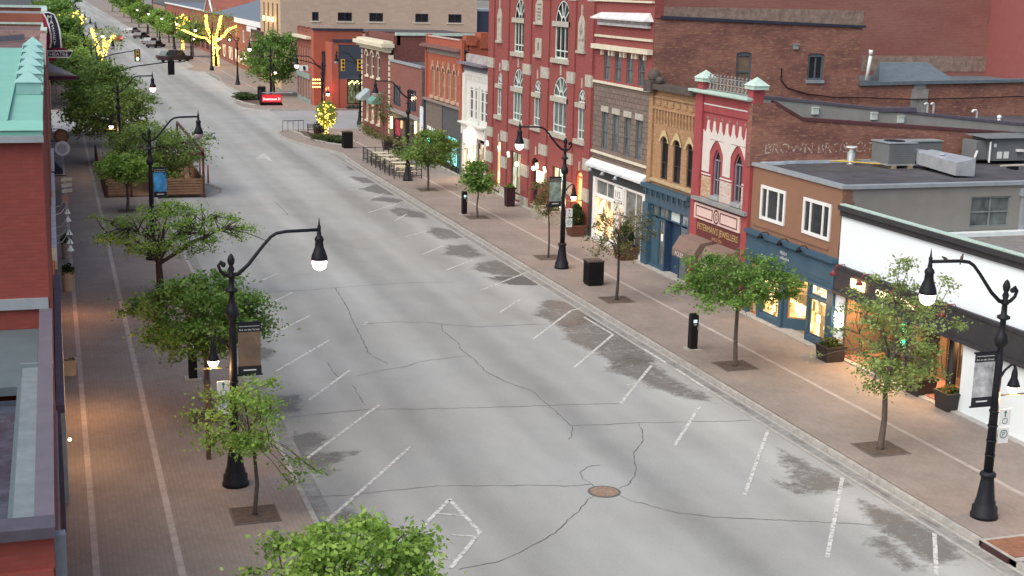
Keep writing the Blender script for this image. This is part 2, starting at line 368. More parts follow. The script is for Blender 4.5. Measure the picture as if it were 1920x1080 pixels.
# ------------------------------------------------------------ ground, road
mb=MB(); mb.poly([(-700,-200,-.02),(900,-200,-.02),(900,1600,-.02),(-700,1600,-.02)])
struct('ground',mb,mat('far_ground',(.2,.2,.17),var=.3,scale=.05))
mb=MB(); mb.poly([(5.3,-5,0),(22.2,-5,0),(22.2,1500,0),(5.3,1500,0)]); struct('road',mb,ASPH)
mb=MB()
for a,b in ((22.2,140),(-120,5.3)): mb.poly([(a,131,-.004),(b,131,-.004),(b,152,-.004),(a,152,-.004)])
struct('cross_street',mb,ASPH2)
def slab(name,pts,z,m,zb=-.02):
    mb=MB(); n=len(pts); mb.add([(x,y,z) for x,y in pts]+[(x,y,zb) for x,y in pts],[list(range(n))]+[(i,i+n,(i+1)%n+n,(i+1)%n) for i in range(n)])
    return struct(name,mb,m)
SZ=.14
# near right pavement with the planted bulge at the crossing
bulge=[(22.05,100),(22.0,108),(22.2,111.4),(21.6,114),(20.7,116.8),(20.05,119.5),(19.6,122.5),(19.4,125.5),(19.6,128.6),(20.4,130.6),(21.8,131)]
slab('pavement',[(21.9,-5)]+bulge+[(60,131),(60,-5)],SZ,PAVE)
farb=[(60,152),(28,152),(22.5,152.3),(20.8,153),(19.9,155),(19.5,158),(19.8,163),(20.2,167),(21.6,171),(22.2,176),(22.2,196),(23,206),(22.6,217),(20.4,220.7),(20.2,226),(21.9,232),(21.9,1400),(60,1400)]
slab('pavement',farb,SZ,PAVE)
slab('pavement',[(-30,-5),(5.82,-5),(5.82,128),(4.4,131),(-30,131)],SZ,PAVE)
slab('pavement',[(-30,152),(4.4,152),(5.82,155),(5.82,1400),(-30,1400)],SZ,PAVE)
def ribbon(mb,pts,wd,z,closed=False):
    P=[Vector((p[0],p[1],0)) for p in pts]; n=len(P); o=len(mb.v)
    for i,p in enumerate(P):
        t=(P[min(i+1,n-1)]-P[max(i-1,0)]).normalized(); nn=Vector((-t.y,t.x,0)); ww=wd[i] if hasattr(wd,'__len__') else wd
        for s in (-.5,.5): q=p+nn*ww*s; mb.v.append((q.x,q.y,z))
    for i in range(n-1): mb.f.append([o+2*i,o+2*i+1,o+2*i+3,o+2*i+2]); mb.mi.append(mb.m)
def kerb(name,pts,m=CONC,w=.16,z=SZ+.012,zb=-.01):
    mb=MB(); P=[Vector((p[0],p[1],0)) for p in pts]; n=len(P); o=len(mb.v)
    for i,p in enumerate(P):
        t=(P[min(i+1,n-1)]-P[max(i-1,0)]).normalized(); nn=Vector((-t.y,t.x,0))
        for s,zz in ((-.5,zb),(-.5,z-.02),(-.35,z),(.5,z),(.5,zb)): q=p+nn*w*s; mb.v.append((q.x,q.y,zz))
    for i in range(n-1):
        for j in range(4): mb.f.append([o+5*i+j,o+5*i+j+1,o+5*i+j+6,o+5*i+j+5]); mb.mi.append(0)
    return struct(name,mb,m)
kerb('kerb',[(21.83,-5),(21.83,60),(21.85,100)]+[(x-.05,y) for x,y in bulge[1:]]+[(60,131.03)])
kerb('kerb',[(x-.05,y) for x,y in farb[1:17]])
kerb('kerb',[(5.88,-5),(5.88,128),(4.4,131.1),(-30,131.1)])
kerb('kerb',[(-30,151.9),(4.4,151.9),(5.9,155),(5.9,1400)])
# gutters: pale concrete channel with a darker damp middle
mb=MB(); ribbon(mb,[(21.47,-5),(21.47,60),(21.5,112)],.54,.006); ribbon(mb,[(6.2,-5),(6.2,128)],.46,.006); struct('gutter',mb,CONCD)
mb=MB(); ribbon(mb,[(21.22,-5),(21.22,60),(21.26,111)],.12,.012); ribbon(mb,[(21.66,-5),(21.66,60),(21.7,108)],.12,.012); struct('gutter_edge',mb,CONC)
random.seed(3)
mb=MB()
for i in range(34):
    y=20+i*2.7+random.uniform(-1,1); l=random.uniform(.4,1.5); x=21.44+random.uniform(-.06,.06)
    ribbon(mb,[(x,y),(x+.02,y+l*.5),(x-.02,y+l)],[.02,random.uniform(.08,.17),.02],.014)
mb.build('gutter_damp',STAIN,None,kind='stuff')
# pale bands in the brick paving
mb=MB()
for x in (25.0,): ribbon(mb,[(x,-5),(x,128)],.16,SZ+.006)
ribbon(mb,[(2.33,-5),(2.33,128)],.17,SZ+.006); ribbon(mb,[(.45,-5),(.45,128)],.16,SZ+.006)
ribbon(mb,[(24.9,156),(24.9,600)],.16,SZ+.006); ribbon(mb,[(2.3,156),(2.3,600)],.16,SZ+.006)
struct('paving_band',mb,STRIP)
mb=MB(); mb.box(27.72,28.3,-5,45.2,SZ,SZ+.05); mb.box(27.6,28.3,45.2,63.3,SZ,SZ+.03); mb.box(27.7,28.3,63.3,119,SZ,SZ+.035); struct('threshold',mb,CONC)
# ------------------------------------------------------------ cracks
def L_(pts,z=0.0): return [G(u,v,z) for u,v in pts]
cracks=[[(500,548),(560,545),(628,540),(700,534),(770,530),(850,530)],[(628,540),(640,560),(652,578),(660,600),(672,622),(682,640),(690,660),(705,672),(728,682)],
 [(680,607),(740,604),(800,604),(840,609),(900,613),(960,610),(1060,606)],[(828,608),(830,622),(845,632),(858,642),(862,652),(875,664),(890,674),(902,688),(915,700),(940,712),(965,722),(988,730),(1003,736),(1015,750),(1035,765),(1055,783),(1070,798)],
 [(668,706),(700,697),(730,692),(760,688),(785,679),(812,675),(850,670),(880,667)],[(614,680),(625,698),(640,712)],[(660,722),(672,740),(685,760)],[(530,784),(580,778),(640,772),(700,767),(780,767),(880,765),(960,763),(1040,760),(1120,758),(1162,757)],
 [(1070,798),(1140,796),(1200,793),(1280,791),(1360,790),(1410,788)],[(1072,800),(1073,815),(1066,824)],[(1196,794),(1205,808),(1204,825),(1198,838),(1188,850),(1190,865),(1195,880),(1186,898),(1178,910),(1160,916)],
 [(1125,872),(1100,876),(1088,886),(1092,898),(1108,908),(1118,915)],[(580,932),(640,929),(700,924),(760,917),(820,911),(900,911),(1000,910),(1060,912),(1108,908)],
 [(1118,928),(1098,940),(1088,955),(1070,970),(1052,990),(1025,1010),(1000,1022),(970,1038),(930,1054),(860,1068)],[(1158,928),(1180,938),(1220,948),(1270,962),(1340,970),(1440,974),(1560,980),(1640,985)],
 [(516,378),(530,392),(540,403)],[(518,377),(600,376),(680,377),(760,373)],[(488,404),(530,402),(580,406)]]
random.seed(11)
mb=MB()
for c in cracks:
    P=L_(c); Q=[]
    for a,b in zip(P,P[1:]):
        l=math.hypot(b[0]-a[0],b[1]-a[1]); n=max(2,int(l/.18)) if l<12 else int(l/.4)
        for i in range(n): t=i/n; Q.append((a[0]+(b[0]-a[0])*t+random.uniform(-.03,.03),a[1]+(b[1]-a[1])*t+random.uniform(-.035,.035)))
    Q.append(P[-1]); ribbon(mb,Q,[random.uniform(.012,.042) for _ in Q],.006)
struct('road_cracks',mb,CRACK)
# ------------------------------------------------------------ damp stains on the parking strip
blobs=[[(1100,585),(1150,590),(1230,680),(1150,690),(1120,660),(1060,640),(1050,610)],[(1020,560),(1085,570),(1120,600),(1060,615),(1000,590)],
 [(1250,700),(1320,740),(1330,752),(1270,745),(1200,715),(1130,690),(1180,668),(1225,680)],[(1460,840),(1560,888),(1590,910),(1540,925),(1480,905),(1470,870)],[(1445,895),(1480,905),(1520,925),(1490,928)],
 [(1600,930),(1680,960),(1760,1000),(1800,1045),(1740,1060),(1690,1020),(1640,990),(1620,960)],[(1625,1010),(1660,1000),(1700,1035),(1740,1075),(1690,1070)],
 [(950,522),(1005,528),(1015,536),(940,532),(915,520)],[(930,488),(985,500),(1000,520),(925,515),(880,505),(900,492)],[(835,460),(880,458),(905,478),(880,485),(835,478)],
 [(740,388),(780,395),(800,402),(800,410),(745,405),(728,396)],[(690,372),(720,368),(760,376),(755,382),(700,376)],[(705,345),(740,352),(765,370),(700,362),(672,354)],[(650,330),(700,335),(715,345),(680,343)],
 [(810,425),(850,432),(875,445),(830,450),(800,436)],[(540,818),(590,812),(620,822),(610,840),(575,848),(618,850),(640,862),(600,880),(560,892),(540,870),(525,845),(535,830)],[(615,848),(680,846),(665,852),(620,856)],
 [(520,742),(560,740),(565,770),(530,775),(515,758)],[(618,972),(640,955),(670,965),(660,985),(630,990)],[(516,816),(530,812),(535,818),(520,822)],[(598,882),(640,880),(610,890)],[(575,255),(600,262),(620,270),(590,268)],
 [(460,655),(500,650),(520,660),(500,675),(470,672)],[(640,302),(665,305),(690,322),(655,318)]]
random.seed(5)
def stainmat():
    m,nt,p=_mk('soft_stain'); N=nt.nodes.new; L=nt.links.new
    p.inputs['Base Color'].default_value=(.175,.165,.15,1); p.inputs['Roughness'].default_value=.5
    at=N('ShaderNodeAttribute'); at.attribute_name='wet'; tc=N('ShaderNodeTexCoord'); nz=N('ShaderNodeTexNoise'); nz.inputs['Scale'].default_value=3.2; nz.inputs['Detail'].default_value=7; nz.inputs['Roughness'].default_value=.75; L(tc.outputs['Object'],nz.inputs['Vector'])
    n2=N('ShaderNodeTexNoise'); n2.inputs['Scale'].default_value=.7; n2.inputs['Detail'].default_value=4; L(tc.outputs['Object'],n2.inputs['Vector'])
    f1=N('ShaderNodeMath'); f1.operation='MULTIPLY_ADD'; f1.inputs[1].default_value=3.0; f1.inputs[2].default_value=-2.0; L(nz.outputs['Fac'],f1.inputs[0])
    f2=N('ShaderNodeMath'); f2.operation='MULTIPLY_ADD'; f2.inputs[1].default_value=1.15; L(at.outputs['Fac'],f2.inputs[0]); L(f1.outputs[0],f2.inputs[2])
    f3=N('ShaderNodeMath'); f3.operation='MULTIPLY_ADD'; f3.use_clamp=True; f3.inputs[1].default_value=1.8; f3.inputs[2].default_value=-.75; L(n2.outputs['Fac'],f3.inputs[0])
    f4=N('ShaderNodeMath'); f4.operation='ADD'; L(f2.outputs[0],f4.inputs[0]); L(f3.outputs[0],f4.inputs[1])
    f5=N('ShaderNodeMath'); f5.operation='MULTIPLY'; f5.use_clamp=True; f5.inputs[1].default_value=1.1; L(f4.outputs[0],f5.inputs[0])
    f6=N('ShaderNodeMath'); f6.operation='MULTIPLY'; f6.inputs[1].default_value=.66; L(f5.outputs[0],f6.inputs[0])
    tr=N('ShaderNodeBsdfTransparent'); ms=N('ShaderNodeMixShader'); L(f6.outputs[0],ms.inputs[0]); L(tr.outputs[0],ms.inputs[1]); L(p.outputs[0],ms.inputs[2]); L(ms.outputs[0],nt.nodes['Material Output'].inputs[0]); return m
SOFT=stainmat()
mb=MB(); WET=[]
def sdist(X,Y,Q):
    d=np.full(X.shape,1e9); ins=np.zeros(X.shape,bool); n=len(Q)
    for i in range(n):
        ax,ay=Q[i]; bx,by=Q[(i+1)%n]; ex,ey=bx-ax,by-ay; l=ex*ex+ey*ey+1e-12
        t=np.clip(((X-ax)*ex+(Y-ay)*ey)/l,0,1); d=np.minimum(d,np.hypot(X-ax-t*ex,Y-ay-t*ey))
        c=((ay>Y)!=(by>Y)); xi=ax+(Y-ay)*ex/(ey if abs(ey)>1e-9 else 1e-9); ins^=c&(X<xi)
    return np.where(ins,d,-d)
for k,bl in enumerate(blobs):
    Q=L_(bl); xs=[q[0] for q in Q]; ys=[q[1] for q in Q]; ext=max(ys)-min(ys); st=.14 if ext<9 else .22; pad=.5
    gx=np.arange(min(xs)-pad,max(xs)+pad+st,st); gy=np.arange(min(ys)-pad,max(ys)+pad+st,st); X,Y=np.meshgrid(gx,gy); D=sdist(X,Y,Q)
    X2=np.minimum(X,21.18); W=np.clip(.5+D/.55,0,1); keep=(D>-.42)&(X<21.3)&(X>6.35); o=len(mb.v); z=.0032+.00003*k
    idx=-np.ones(X.shape,int); idx[keep]=np.arange(keep.sum())+o
    mb.v+=[(float(a_),float(b_),z) for a_,b_ in zip(X2[keep],Y[keep])]; WET+=[float(w_) for w_ in W[keep]]
    for r in range(X.shape[0]-1):
        for c in range(X.shape[1]-1):
            q=[idx[r,c],idx[r,c+1],idx[r+1,c+1],idx[r+1,c]]
            if min(q)>=0: mb.f.append([int(v) for v in q]); mb.mi.append(0)
so=struct('road_stains',mb,SOFT); at=so.data.attributes.new('wet','FLOAT','POINT'); at.data.foreach_set('value',WET)

mb=MB(); mb.poly([(x,y,.0045) for x,y in L_([(925,518),(1002,519),(1028,535),(955,534)])]); struct('road_patch',mb,mat('fresh_patch',(.12,.115,.11),var=.25,scale=6))
# ------------------------------------------------------------ painted lines
Rl=[((1440,808),(1396,928)),((1580,893),(1551,1045)),((1312,762),(1265,836)),((1222,685),(1163,757)),((1150,627),(1076,690)),((1070,583),(1000,636)),((978,560),(937,586)),((1003,505),(900,545)),((885,488),(838,506)),((832,460),(793,477)),((800,433),(760,444)),((762,402),(740,414)),((757,378),(690,399)),((720,363),(690,374)),((690,350),(650,357)),((655,330),(630,336)),((1752,1000),(1756,1078))]
Ll=[((655,695),(580,750)),((710,760),(575,860)),((770,838),(612,978)),((619,637),(518,696)),((581,592),(512,626)),((549,548),(515,565)),((522,512),(490,526))]
mb=MB()
for a,b in Rl+Ll: ribbon(mb,[G(*a),G(*b)],.11,.008)
zb=[G(842,936),G(900,998),G(845,1066)]; ribbon(mb,zb,.12,.0095); ribbon(mb,[G(842,938),G(765,1016)],.12,.0095)
for a,b in (((818,963),(876,968)),((845,1003),(893,1006)),((825,1048),(860,1050))): ribbon(mb,[G(*a),G(*b)],.07,.0105)
for a,b in (((1175,722),(1190,720)),((1420,864),(1440,866)),((680,610),(690,604))): ribbon(mb,[G(*a),G(*b)],.07,.0098)
# kerbside scraps of the blue-white line
for a,b in (((1070,583),(1090,578)),((1095,595),(1150,628)),((1208,655),(1248,680)),((1268,692),(1330,733))): ribbon(mb,[G(*a),G(*b)],.1,.0135)
struct('road_markings',mb,PAINT)
mb=MB()
ribbon(mb,[(5.8,130.2),(19.5,129.6)],.3,.008); ribbon(mb,[(5.8,127.2),(19.2,126.6)],.0,.008)
ribbon(mb,[(5.8,153.3),(20.3,152.8)],.3,.008)
for a,b in (((548,275),(556,290)),((556,290),(600,285)),((600,300),(640,295)),((560,330),(595,325)),((620,320),(640,317)),((650,355),(680,349))): ribbon(mb,[G(*a),G(*b)],.1,.009)
ribbon(mb,[G(450,245),G(460,247)],.3,.009)
struct('road_markings',mb,PAINT2)
mb=MB()  # worn bicycle arrow
mb.poly([(x,y,.008) for x,y in L_([(483,293),(496,288),(500,291),(488,295)])]); mb.poly([(x,y,.0084) for x,y in L_([(494,292),(503,293),(510,302),(503,301)])]); mb.poly([(x,y,.0088) for x,y in L_([(480,296),(497,295),(498,297),(482,298)])])
struct('road_markings',mb,PAINT)
# crossing band and brick corner bands
mb=MB(); ribbon(mb,[(21.9,131.6),(27.9,131.2),(60,131.2)],.5,.02); struct('crossing_band',mb,CONC)
# planted bed with kerb at the crossing
bed=[(20.9,129.2),(21.3,126.8),(21.2,124),(21.6,121),(22.5,118.2),(23.7,116.3),(24.3,117.5),(24.1,120.5),(23.3,123.8),(22.2,128.6)]
slab('planting_bed',bed,SZ+.03,DIRT); kerb('bed_kerb',bed+[bed[0]],w=.14,z=SZ+.1)
bed2=[(19.9,168.5),(20.6,160.5),(21.5,157.5),(23,157.8),(23.2,165),(22.6,171.5),(21,171)]
slab('planting_bed',bed2,SZ+.03,DIRT); kerb('bed_kerb',bed2+[bed2[0]],w=.16,z=SZ+.1)
# ------------------------------------------------------------ building materials
GLASS=mat('window_glass',(.028,.032,.038),rough=.08,var=.5,scale=1.2,spec=.6,detail=2)
GLASSB=mat('curtained_glass',(.12,.14,.14),rough=.12,var=.6,scale=1.5,spec=.6,stretch=(1,3,.6),detail=2)
GLASSD=mat('dark_glass',(.015,.015,.018),rough=.1,var=.4,spec=.55)
STONE=mat('pale_stone',(.40,.38,.32),var=.28,scale=5); CREAM=mat('cream_paint',(.62,.58,.45),var=.12,scale=3); WHITE=mat('white_paint',(.72,.73,.72),var=.07,scale=2)
DFRAME=mat('dark_frame',(.035,.036,.042),rough=.5); GFRAME=mat('grey_blue_frame',(.10,.125,.15),rough=.6)
RED=brick('red_brick',(.29,.075,.068),(.24,.062,.058),(.22,.08,.075),mott=.25,mc=(.27,.09,.08),light=(.34,.1,.085))
RED2=mat('red_paint',(.32,.065,.07),var=.14,scale=2); MAROON=mat('maroon_paint',(.125,.035,.035),var=.15)
OLDB=brick('weathered_brick',(.36,.15,.11),(.25,.10,.085),(.25,.165,.12),mott=.7,mc=(.12,.055,.055),ms=.5,light=(.4,.25,.15))
OLDB2=brick('mauve_brick',(.36,.15,.125),(.30,.13,.11),(.21,.125,.105),mott=.4,mc=(.2,.06,.06),ms=.3,light=(.27,.13,.11))
YEL=brick('buff_brick',(.40,.25,.135),(.33,.20,.11),(.28,.19,.12),mott=.35,mc=(.3,.15,.08),ms=1.2,light=(.55,.35,.2))
GSTONE=brick('split_stone',(.20,.155,.13),(.15,.12,.10),(.10,.08,.07),bw=.55,bh=.27,mott=.3,mc=(.24,.17,.14),ms=1.5,ms2=.03,light=(.23,.18,.15))
TAN=mat('tan_stucco',(.25,.135,.085),var=.07,scale=1.5); GREYST=mat('grey_stucco',(.235,.225,.205),var=.08,scale=1.2)
BLUE=mat('blue_paint',(.042,.095,.145),rough=.5,var=.1); BLUED=mat('deep_blue_paint',(.025,.055,.11),rough=.5)
PANEL=mat('white_panel',(.80,.88,.92),rough=.6,var=.02); BLACKF=mat('black_fascia',(.04,.04,.045),rough=.5); METAL=mat('grey_flashing',(.35,.39,.42),rough=.45,metal=.3,var=.12)
MINT=mat('mint_flashing',(.46,.6,.53),rough=.5,var=.15,scale=4); TARR=mat('roof_felt',(.075,.073,.08),rough=.85,var=.35,scale=.9); GRAVR=mat('roof_gravel',(.20,.19,.18),var=.35,scale=4)
BROWND=mat('dark_brown',(.075,.045,.04),rough=.6); LIT=litwin('warm_shop_interior',es=2.5); LITD=litwin('dim_shop_interior',c=(.75,.5,.25),es=.7); LITW=litwin('pale_shop_interior',c=(1,.72,.38),es=1.4,dark=.35)
GOLD=mat('gold_lettering',(.55,.38,.16),var=.1); BLACK=mat('black_paint',(.009,.009,.011),rough=.5,spec=.2)
LAMPW=emis('lamp_glow',(1,.72,.42),4.0); TEALG=emis('green_neon',(.1,.95,.75),3.0)
def warm(loc,e,c=(1,.55,.22),rad=.25,parent=None,size=None,rot=None,sy=None):
    ld=bpy.data.lights.new('shop_light','AREA' if size else 'POINT'); ld.energy=e; ld.color=c
    if size: ld.shape='RECTANGLE'; ld.size=size; ld.size_y=sy or .5
    else: ld.shadow_soft_size=rad
    o=bpy.data.objects.new('shop_light',ld); COL.objects.link(o); o.location=Vector(loc)-(parent.location if parent else Vector((0,0,0))); o.parent=parent
    if rot: o.rotation_euler=rot
    return o
XF=28.0; T=TF(XF)
def goose(parent,y,z,m,rise=.28,out=.55,lit=False,X=XF,sg=-1,shade=None):
    mb=MB(); mb.tube([(X,y,z),(X+sg*out*.3,y,z+rise),(X+sg*out*.75,y,z+rise),(X+sg*out,y,z+rise*.25)],.018,6)
    o=mb.build('gooseneck_lamp',m,parent,True)
    sub(o,'shade',shade or m,lambda b:b.lathe([(.03,.05),(.06,.0),(.15,-.14)],(X+sg*out,y,z+rise*.2),10),True); return o
# ============================================================ 1 white panelled shop, nearest on the right
b=thing('shop_building','low shop with a blank white panel above a black fascia, nearest on the right','building',(28,37,SZ))
part(b,'wall',PANEL,lambda m:(m.box(XF,XF+.25,22,45.13,3.6,5.48),m.box(XF,XF+.25,22,37.2,SZ,2.5)))
part(b,'coping',[BLACKF,MINT],lambda m:(m.box(XF-.10,XF+.2,22,45.13,5.46,5.68),m.box(XF-.2,XF+.25,22,45.13,5.68,5.86),setattr(m,'m',1),m.box(XF-.12,XF+.1,22,45.13,5.86,5.91)))
part(b,'fascia',BLACKF,lambda m:(m.box(XF-.12,XF+1.7,22,45.13,2.62,3.6),m.box(XF-.2,XF,22,45.13,2.5,2.62),m.box(XF-.17,XF-.12,22,45.13,3.5,3.62)))
part(b,'roof',GRAVR,lambda m:m.box(XF+.25,60,22,45.1,4.2,4.5))
def f(m): m.poly([(XF+.45,22,4.53),(60,22,4.53),(60,45.1,4.53),(XF+.45,45.1,4.53)])
part(b,'flashing',mat('white_flashing',(.7,.76,.76),var=.08),lambda m:(m.box(XF+.45,60,44.75,45.12,4.5,4.66),m.box(XF+.25,XF+.5,22,44.75,4.5,5.6)))
# recess: back wall with tall windows
part(b,'recess_wall',mat('recess_brown',(.13,.085,.06),var=.15),lambda m:(wall(m,TF(29.7),37.2,44.35,SZ,2.6,[(37.5,38.9,.5,2.45,0,'r'),(39.1,40.4,.5,2.45,0,'r'),(40.8,41.9,SZ,2.45,0,'r'),(42.2,43.9,.5,2.45,0,'r')]),m.box(28.02,29.7,37.0,37.2,SZ,2.6),m.box(28.0,29.9,44.3,44.45,SZ,2.5)))
for a,c in ((37.5,38.9),(39.1,40.4),(42.2,43.9)): window(b,TF(29.7),a,c,.5,2.45,BROWND,litwin('deep_brown_interior',c=(.55,.3,.14),es=.5),fw=.07,v=(.5,),d=.05)
o=window(b,TF(29.7),40.8,41.9,SZ,2.45,BROWND,GLASSD,fw=.1,name='door',d=.05)
part(b,'recess_floor',mat('brick_floor',(.30,.15,.11),var=.2),lambda m:m.box(27.95,29.7,37.2,44.35,SZ,SZ+.09))
for y in (40.5,38.05): part(b,'column',BLACK,lambda m:m.lathe([(.2,0),(.2,.12),(.165,.16),(.165,2.4)],(28.25,y,SZ+.05),14),True)
for y in (44.4,42.6,40.6,38.9,37.6): goose(b,y,3.42,mat('red_lamp_shade',(.2,.035,.045),rough=.5),rise=.3,out=.65)
warm((28.5,40.8,2.45),260,parent=b,size=6.5,sy=.7,rot=(0,0,R(90))); warm((28.3,43.6,2.0),60,parent=b,rad=.15)
part(b,'side_panel',PANEL,lambda m:m.box(XF-.02,XF+.2,44.45,45.12,SZ,2.5))
part(b,'light_box',emis('bright_sign',(1,.93,.78),5),lambda m:m.prism(T,[(44.78+.27*math.cos(i*.5236),1.55+.42*math.sin(i*.5236)) for i in range(12)],-.08,-.03))
text(b,'CORNERSTONE',T,42.3,3.0,.34,emis('amber_letters',(1,.75,.4),2.0),d=-.14,dirn=-1)
part(b,'lit_sign',emis('amber_sign',(1,.6,.25),3.0),lambda m:m.tbox(T,43.0,43.9,2.95,3.3,-.2,-.14))
tg=thing('neon_sign','green neon sign glowing in the restaurant recess behind the columns','sign',(28.6,41.4,1.6))
part(tg,'tube_light',emis('green_neon_tube',(.05,.9,.35),4),lambda m:(m.tbox(TF(28.6),41.1,41.6,2.0,2.12,0,.05),m.tbox(TF(28.6),41.1,41.6,1.8,1.9,0,.05),m.tbox(TF(28.6),41.1,41.25,1.2,1.6,0,.05),m.tbox(TF(28.6),41.4,41.6,1.2,1.55,0,.05)))
part(tg,'backing',BLACK,lambda m:m.tbox(TF(28.66),41.05,41.65,1.1,2.2,0,.03))
# ============================================================ 2 tan upper / blue shopfront
b=thing('shop_building','two storey tan stucco building with a blue shopfront and two white windows','building',(28,48.8,SZ))
def f(m):
    wall(m,T,45.2,52.3,3.76,6.45,[(49.38,51.48,4.3,5.76,0,'r'),(45.86,47.97,4.32,5.77,0,'r')],.15)
    m.tbox(T,45.9,52.0,3.98,4.1,-.05,0.01); m.box(XF+.15,XF+.3,45.25,52.25,3.76,6.4)
part(b,'front_wall',TAN,f)
for a,c in ((49.4,51.46),(45.88,47.95)): window(b,T,a,c,4.32,5.75,WHITE,GLASS,fw=.13,v=(.27,.72),d=-.05)
def f(m):
    wall(m,TS(45.2),28.42,52,4.5,6.42,[(33.75,35.6,4.78,6.0,0,'r')],.12)
    m.box(28.3,52,45.35,45.5,4.5,6.4)
part(b,'side_wall',GREYST,f)
part(b,'corner_bricks',brick('corner_brick',(.24,.12,.08),(.2,.1,.07),(.15,.1,.08)),lambda m:(m.box(28.003,28.42,45.17,45.3,4.4,6.44),m.box(28.4,28.52,45.185,45.3,5.5,6.0),m.box(28.4,28.52,45.185,45.3,4.9,5.2)))
window(b,TS(45.2),33.75,35.6,4.78,6.0,mat('steel_frame',(.2,.22,.22)),GLASSB,fw=.07,v=(.5,),h=(.5,),d=.05)
part(b,'coping',METAL,lambda m:(m.box(27.9,28.25,45.1,52.3,6.45,6.58),m.box(28.26,52,45.08,45.42,6.44,6.575)))
part(b,'downpipe',METAL,lambda m:(m.box(35.95,36.3,45.0,45.2,6.0,6.3),m.box(36.05,36.2,45.05,45.2,4.6,6.0)))
part(b,'roof',TARR,lambda m:m.box(28.2,52,45.3,52.3,6.3,6.5))
part(b,'roof_edge_flashing',mat('pale_lap',(.4,.47,.53),rough=.5,var=.3),lambda m:(m.box(28.3,29.3,51.9,52.28,6.5,6.6),m.box(29.3,46,52.15,52.28,6.5,6.62)))
def f(m):
    m.tbox(T,45.2,52.33,2.6,3.6,-.12,.3); m.tbox(T,45.16,52.33,3.6,3.78,-.26,.1); m.tbox(T,45.18,52.33,2.5,2.6,-.18,.1); m.tbox(T,45.5,52.0,2.75,2.8,-.15,-.1); m.tbox(T,45.5,52.0,3.4,3.45,-.15,-.1)
    m.tbox(T,45.16,45.62,SZ,2.5,-.12,.3); m.tbox(T,47.02,47.1,SZ,2.5,-.1,.3); m.tbox(T,45.62,47.02,SZ,.42,-.1,.3); m.tbox(T,45.62,47.02,1.92,2.02,-.08,.2)
    m.tbox(T,49.0,49.28,SZ,2.5,-.12,.3); m.tbox(T,50.9,51.1,SZ,2.5,-.12,.3); m.tbox(T,49.28,50.9,SZ,.42,-.1,.3); m.tbox(T,49.28,50.9,2.3,2.5,-.1,.2); m.tbox(T,51.95,52.33,SZ,2.5,-.12,.3)
    m.tbox(T,45.74,46.9,.52,.56,-.13,-.1)
    # splayed recess panels
    m.box(28.3,29.6,47.02,47.12,SZ,2.6)
part(b,'shopfront',BLUE,f)
window(b,T,45.62,47.02,.42,1.92,BLUE,LIT,fw=.06,d=.02); window(b,T,45.62,47.02,2.02,2.5,BLUE,LITW,fw=.05,d=.02)
window(b,T,49.28,50.9,.42,2.3,BLUE,LIT,fw=.06,d=.02)
# angled display on the entry
def TA(u,w,d): # slanted wall from (28.0,49.0) to (29.4,47.9)
    t=(u-47.9)/1.1; return (29.4-1.4*t+d*.6,u+d*.78,w)
part(b,'entry_wall',BLUE,lambda m:(m.tbox(TA,47.9,49.0,SZ,.6,-.02,.1),m.tbox(TA,47.9,49.0,2.2,2.6,-.02,.1),m.tbox(TA,47.9,48.02,.6,2.2,-.02,.1),m.tbox(TA,48.9,49.0,.6,2.2,-.02,.1)))
window(b,TA,48.02,48.9,.6,2.2,mat('orange_frame',(.5,.25,.1)),LIT,fw=.05,d=.0)
window(b,TF(29.45),47.12,47.95,SZ,2.2,mat('door_wood',(.22,.08,.04)),LITD,fw=.14,name='door',d=0,h=(.5,))
part(b,'entry_ceiling',BLUED,lambda m:m.box(28,29.6,47.0,49.0,2.5,2.58)); 
window(b,T,51.1,51.95,SZ+.02,2.3,mat('orange_door',(.45,.16,.07)),LITD,fw=.12,name='door',d=.04)
for y in (50.38,48.78,47.23): goose(b,y,3.8,BLACK,rise=.12,out=.4,X=XF-.12)
text(b,'FRESH\ncollective',T,49.35,3.2,.2,WHITE,d=-.14,dirn=-1,width=None)
warm((27.2,46.3,1.9),22,parent=b); warm((28.4,48.2,2.3),12,parent=b); warm((27.2,50.2,1.8),18,parent=b)
# ============================================================ 3 jeweller, red and white gothic
b=thing('shop_building','narrow jeweller building in red and white paint with two pointed windows','building',(28,55.2,SZ))
wl=mat('flaking_white',(.62,.58,.54),var=.06,scale=2)
def f(m):
    wall(m,T,52.85,57.2,4.4,9.1,[(55.38,56.12,4.6,6.72,.5,'p'),(53.28,54.1,4.6,6.78,.5,'p')],.3)
    m.tbox(T,57.2,57.95,0.14,9.3,-.14,.3); m.tbox(T,52.33,52.85,0.14,9.3,-.14,.3)
    m.tbox(T,57.15,57.7,9.3,9.62,-.18,.35); m.tbox(T,52.34,52.82,9.3,9.62,-.18,.35); m.tbox(T,52.85,57.2,8.3,9.1,-.06,-.003)
    m.box(28.3,28.5,52.4,57.9,4,8.6)
part(b,'front_wall',RED2,f)
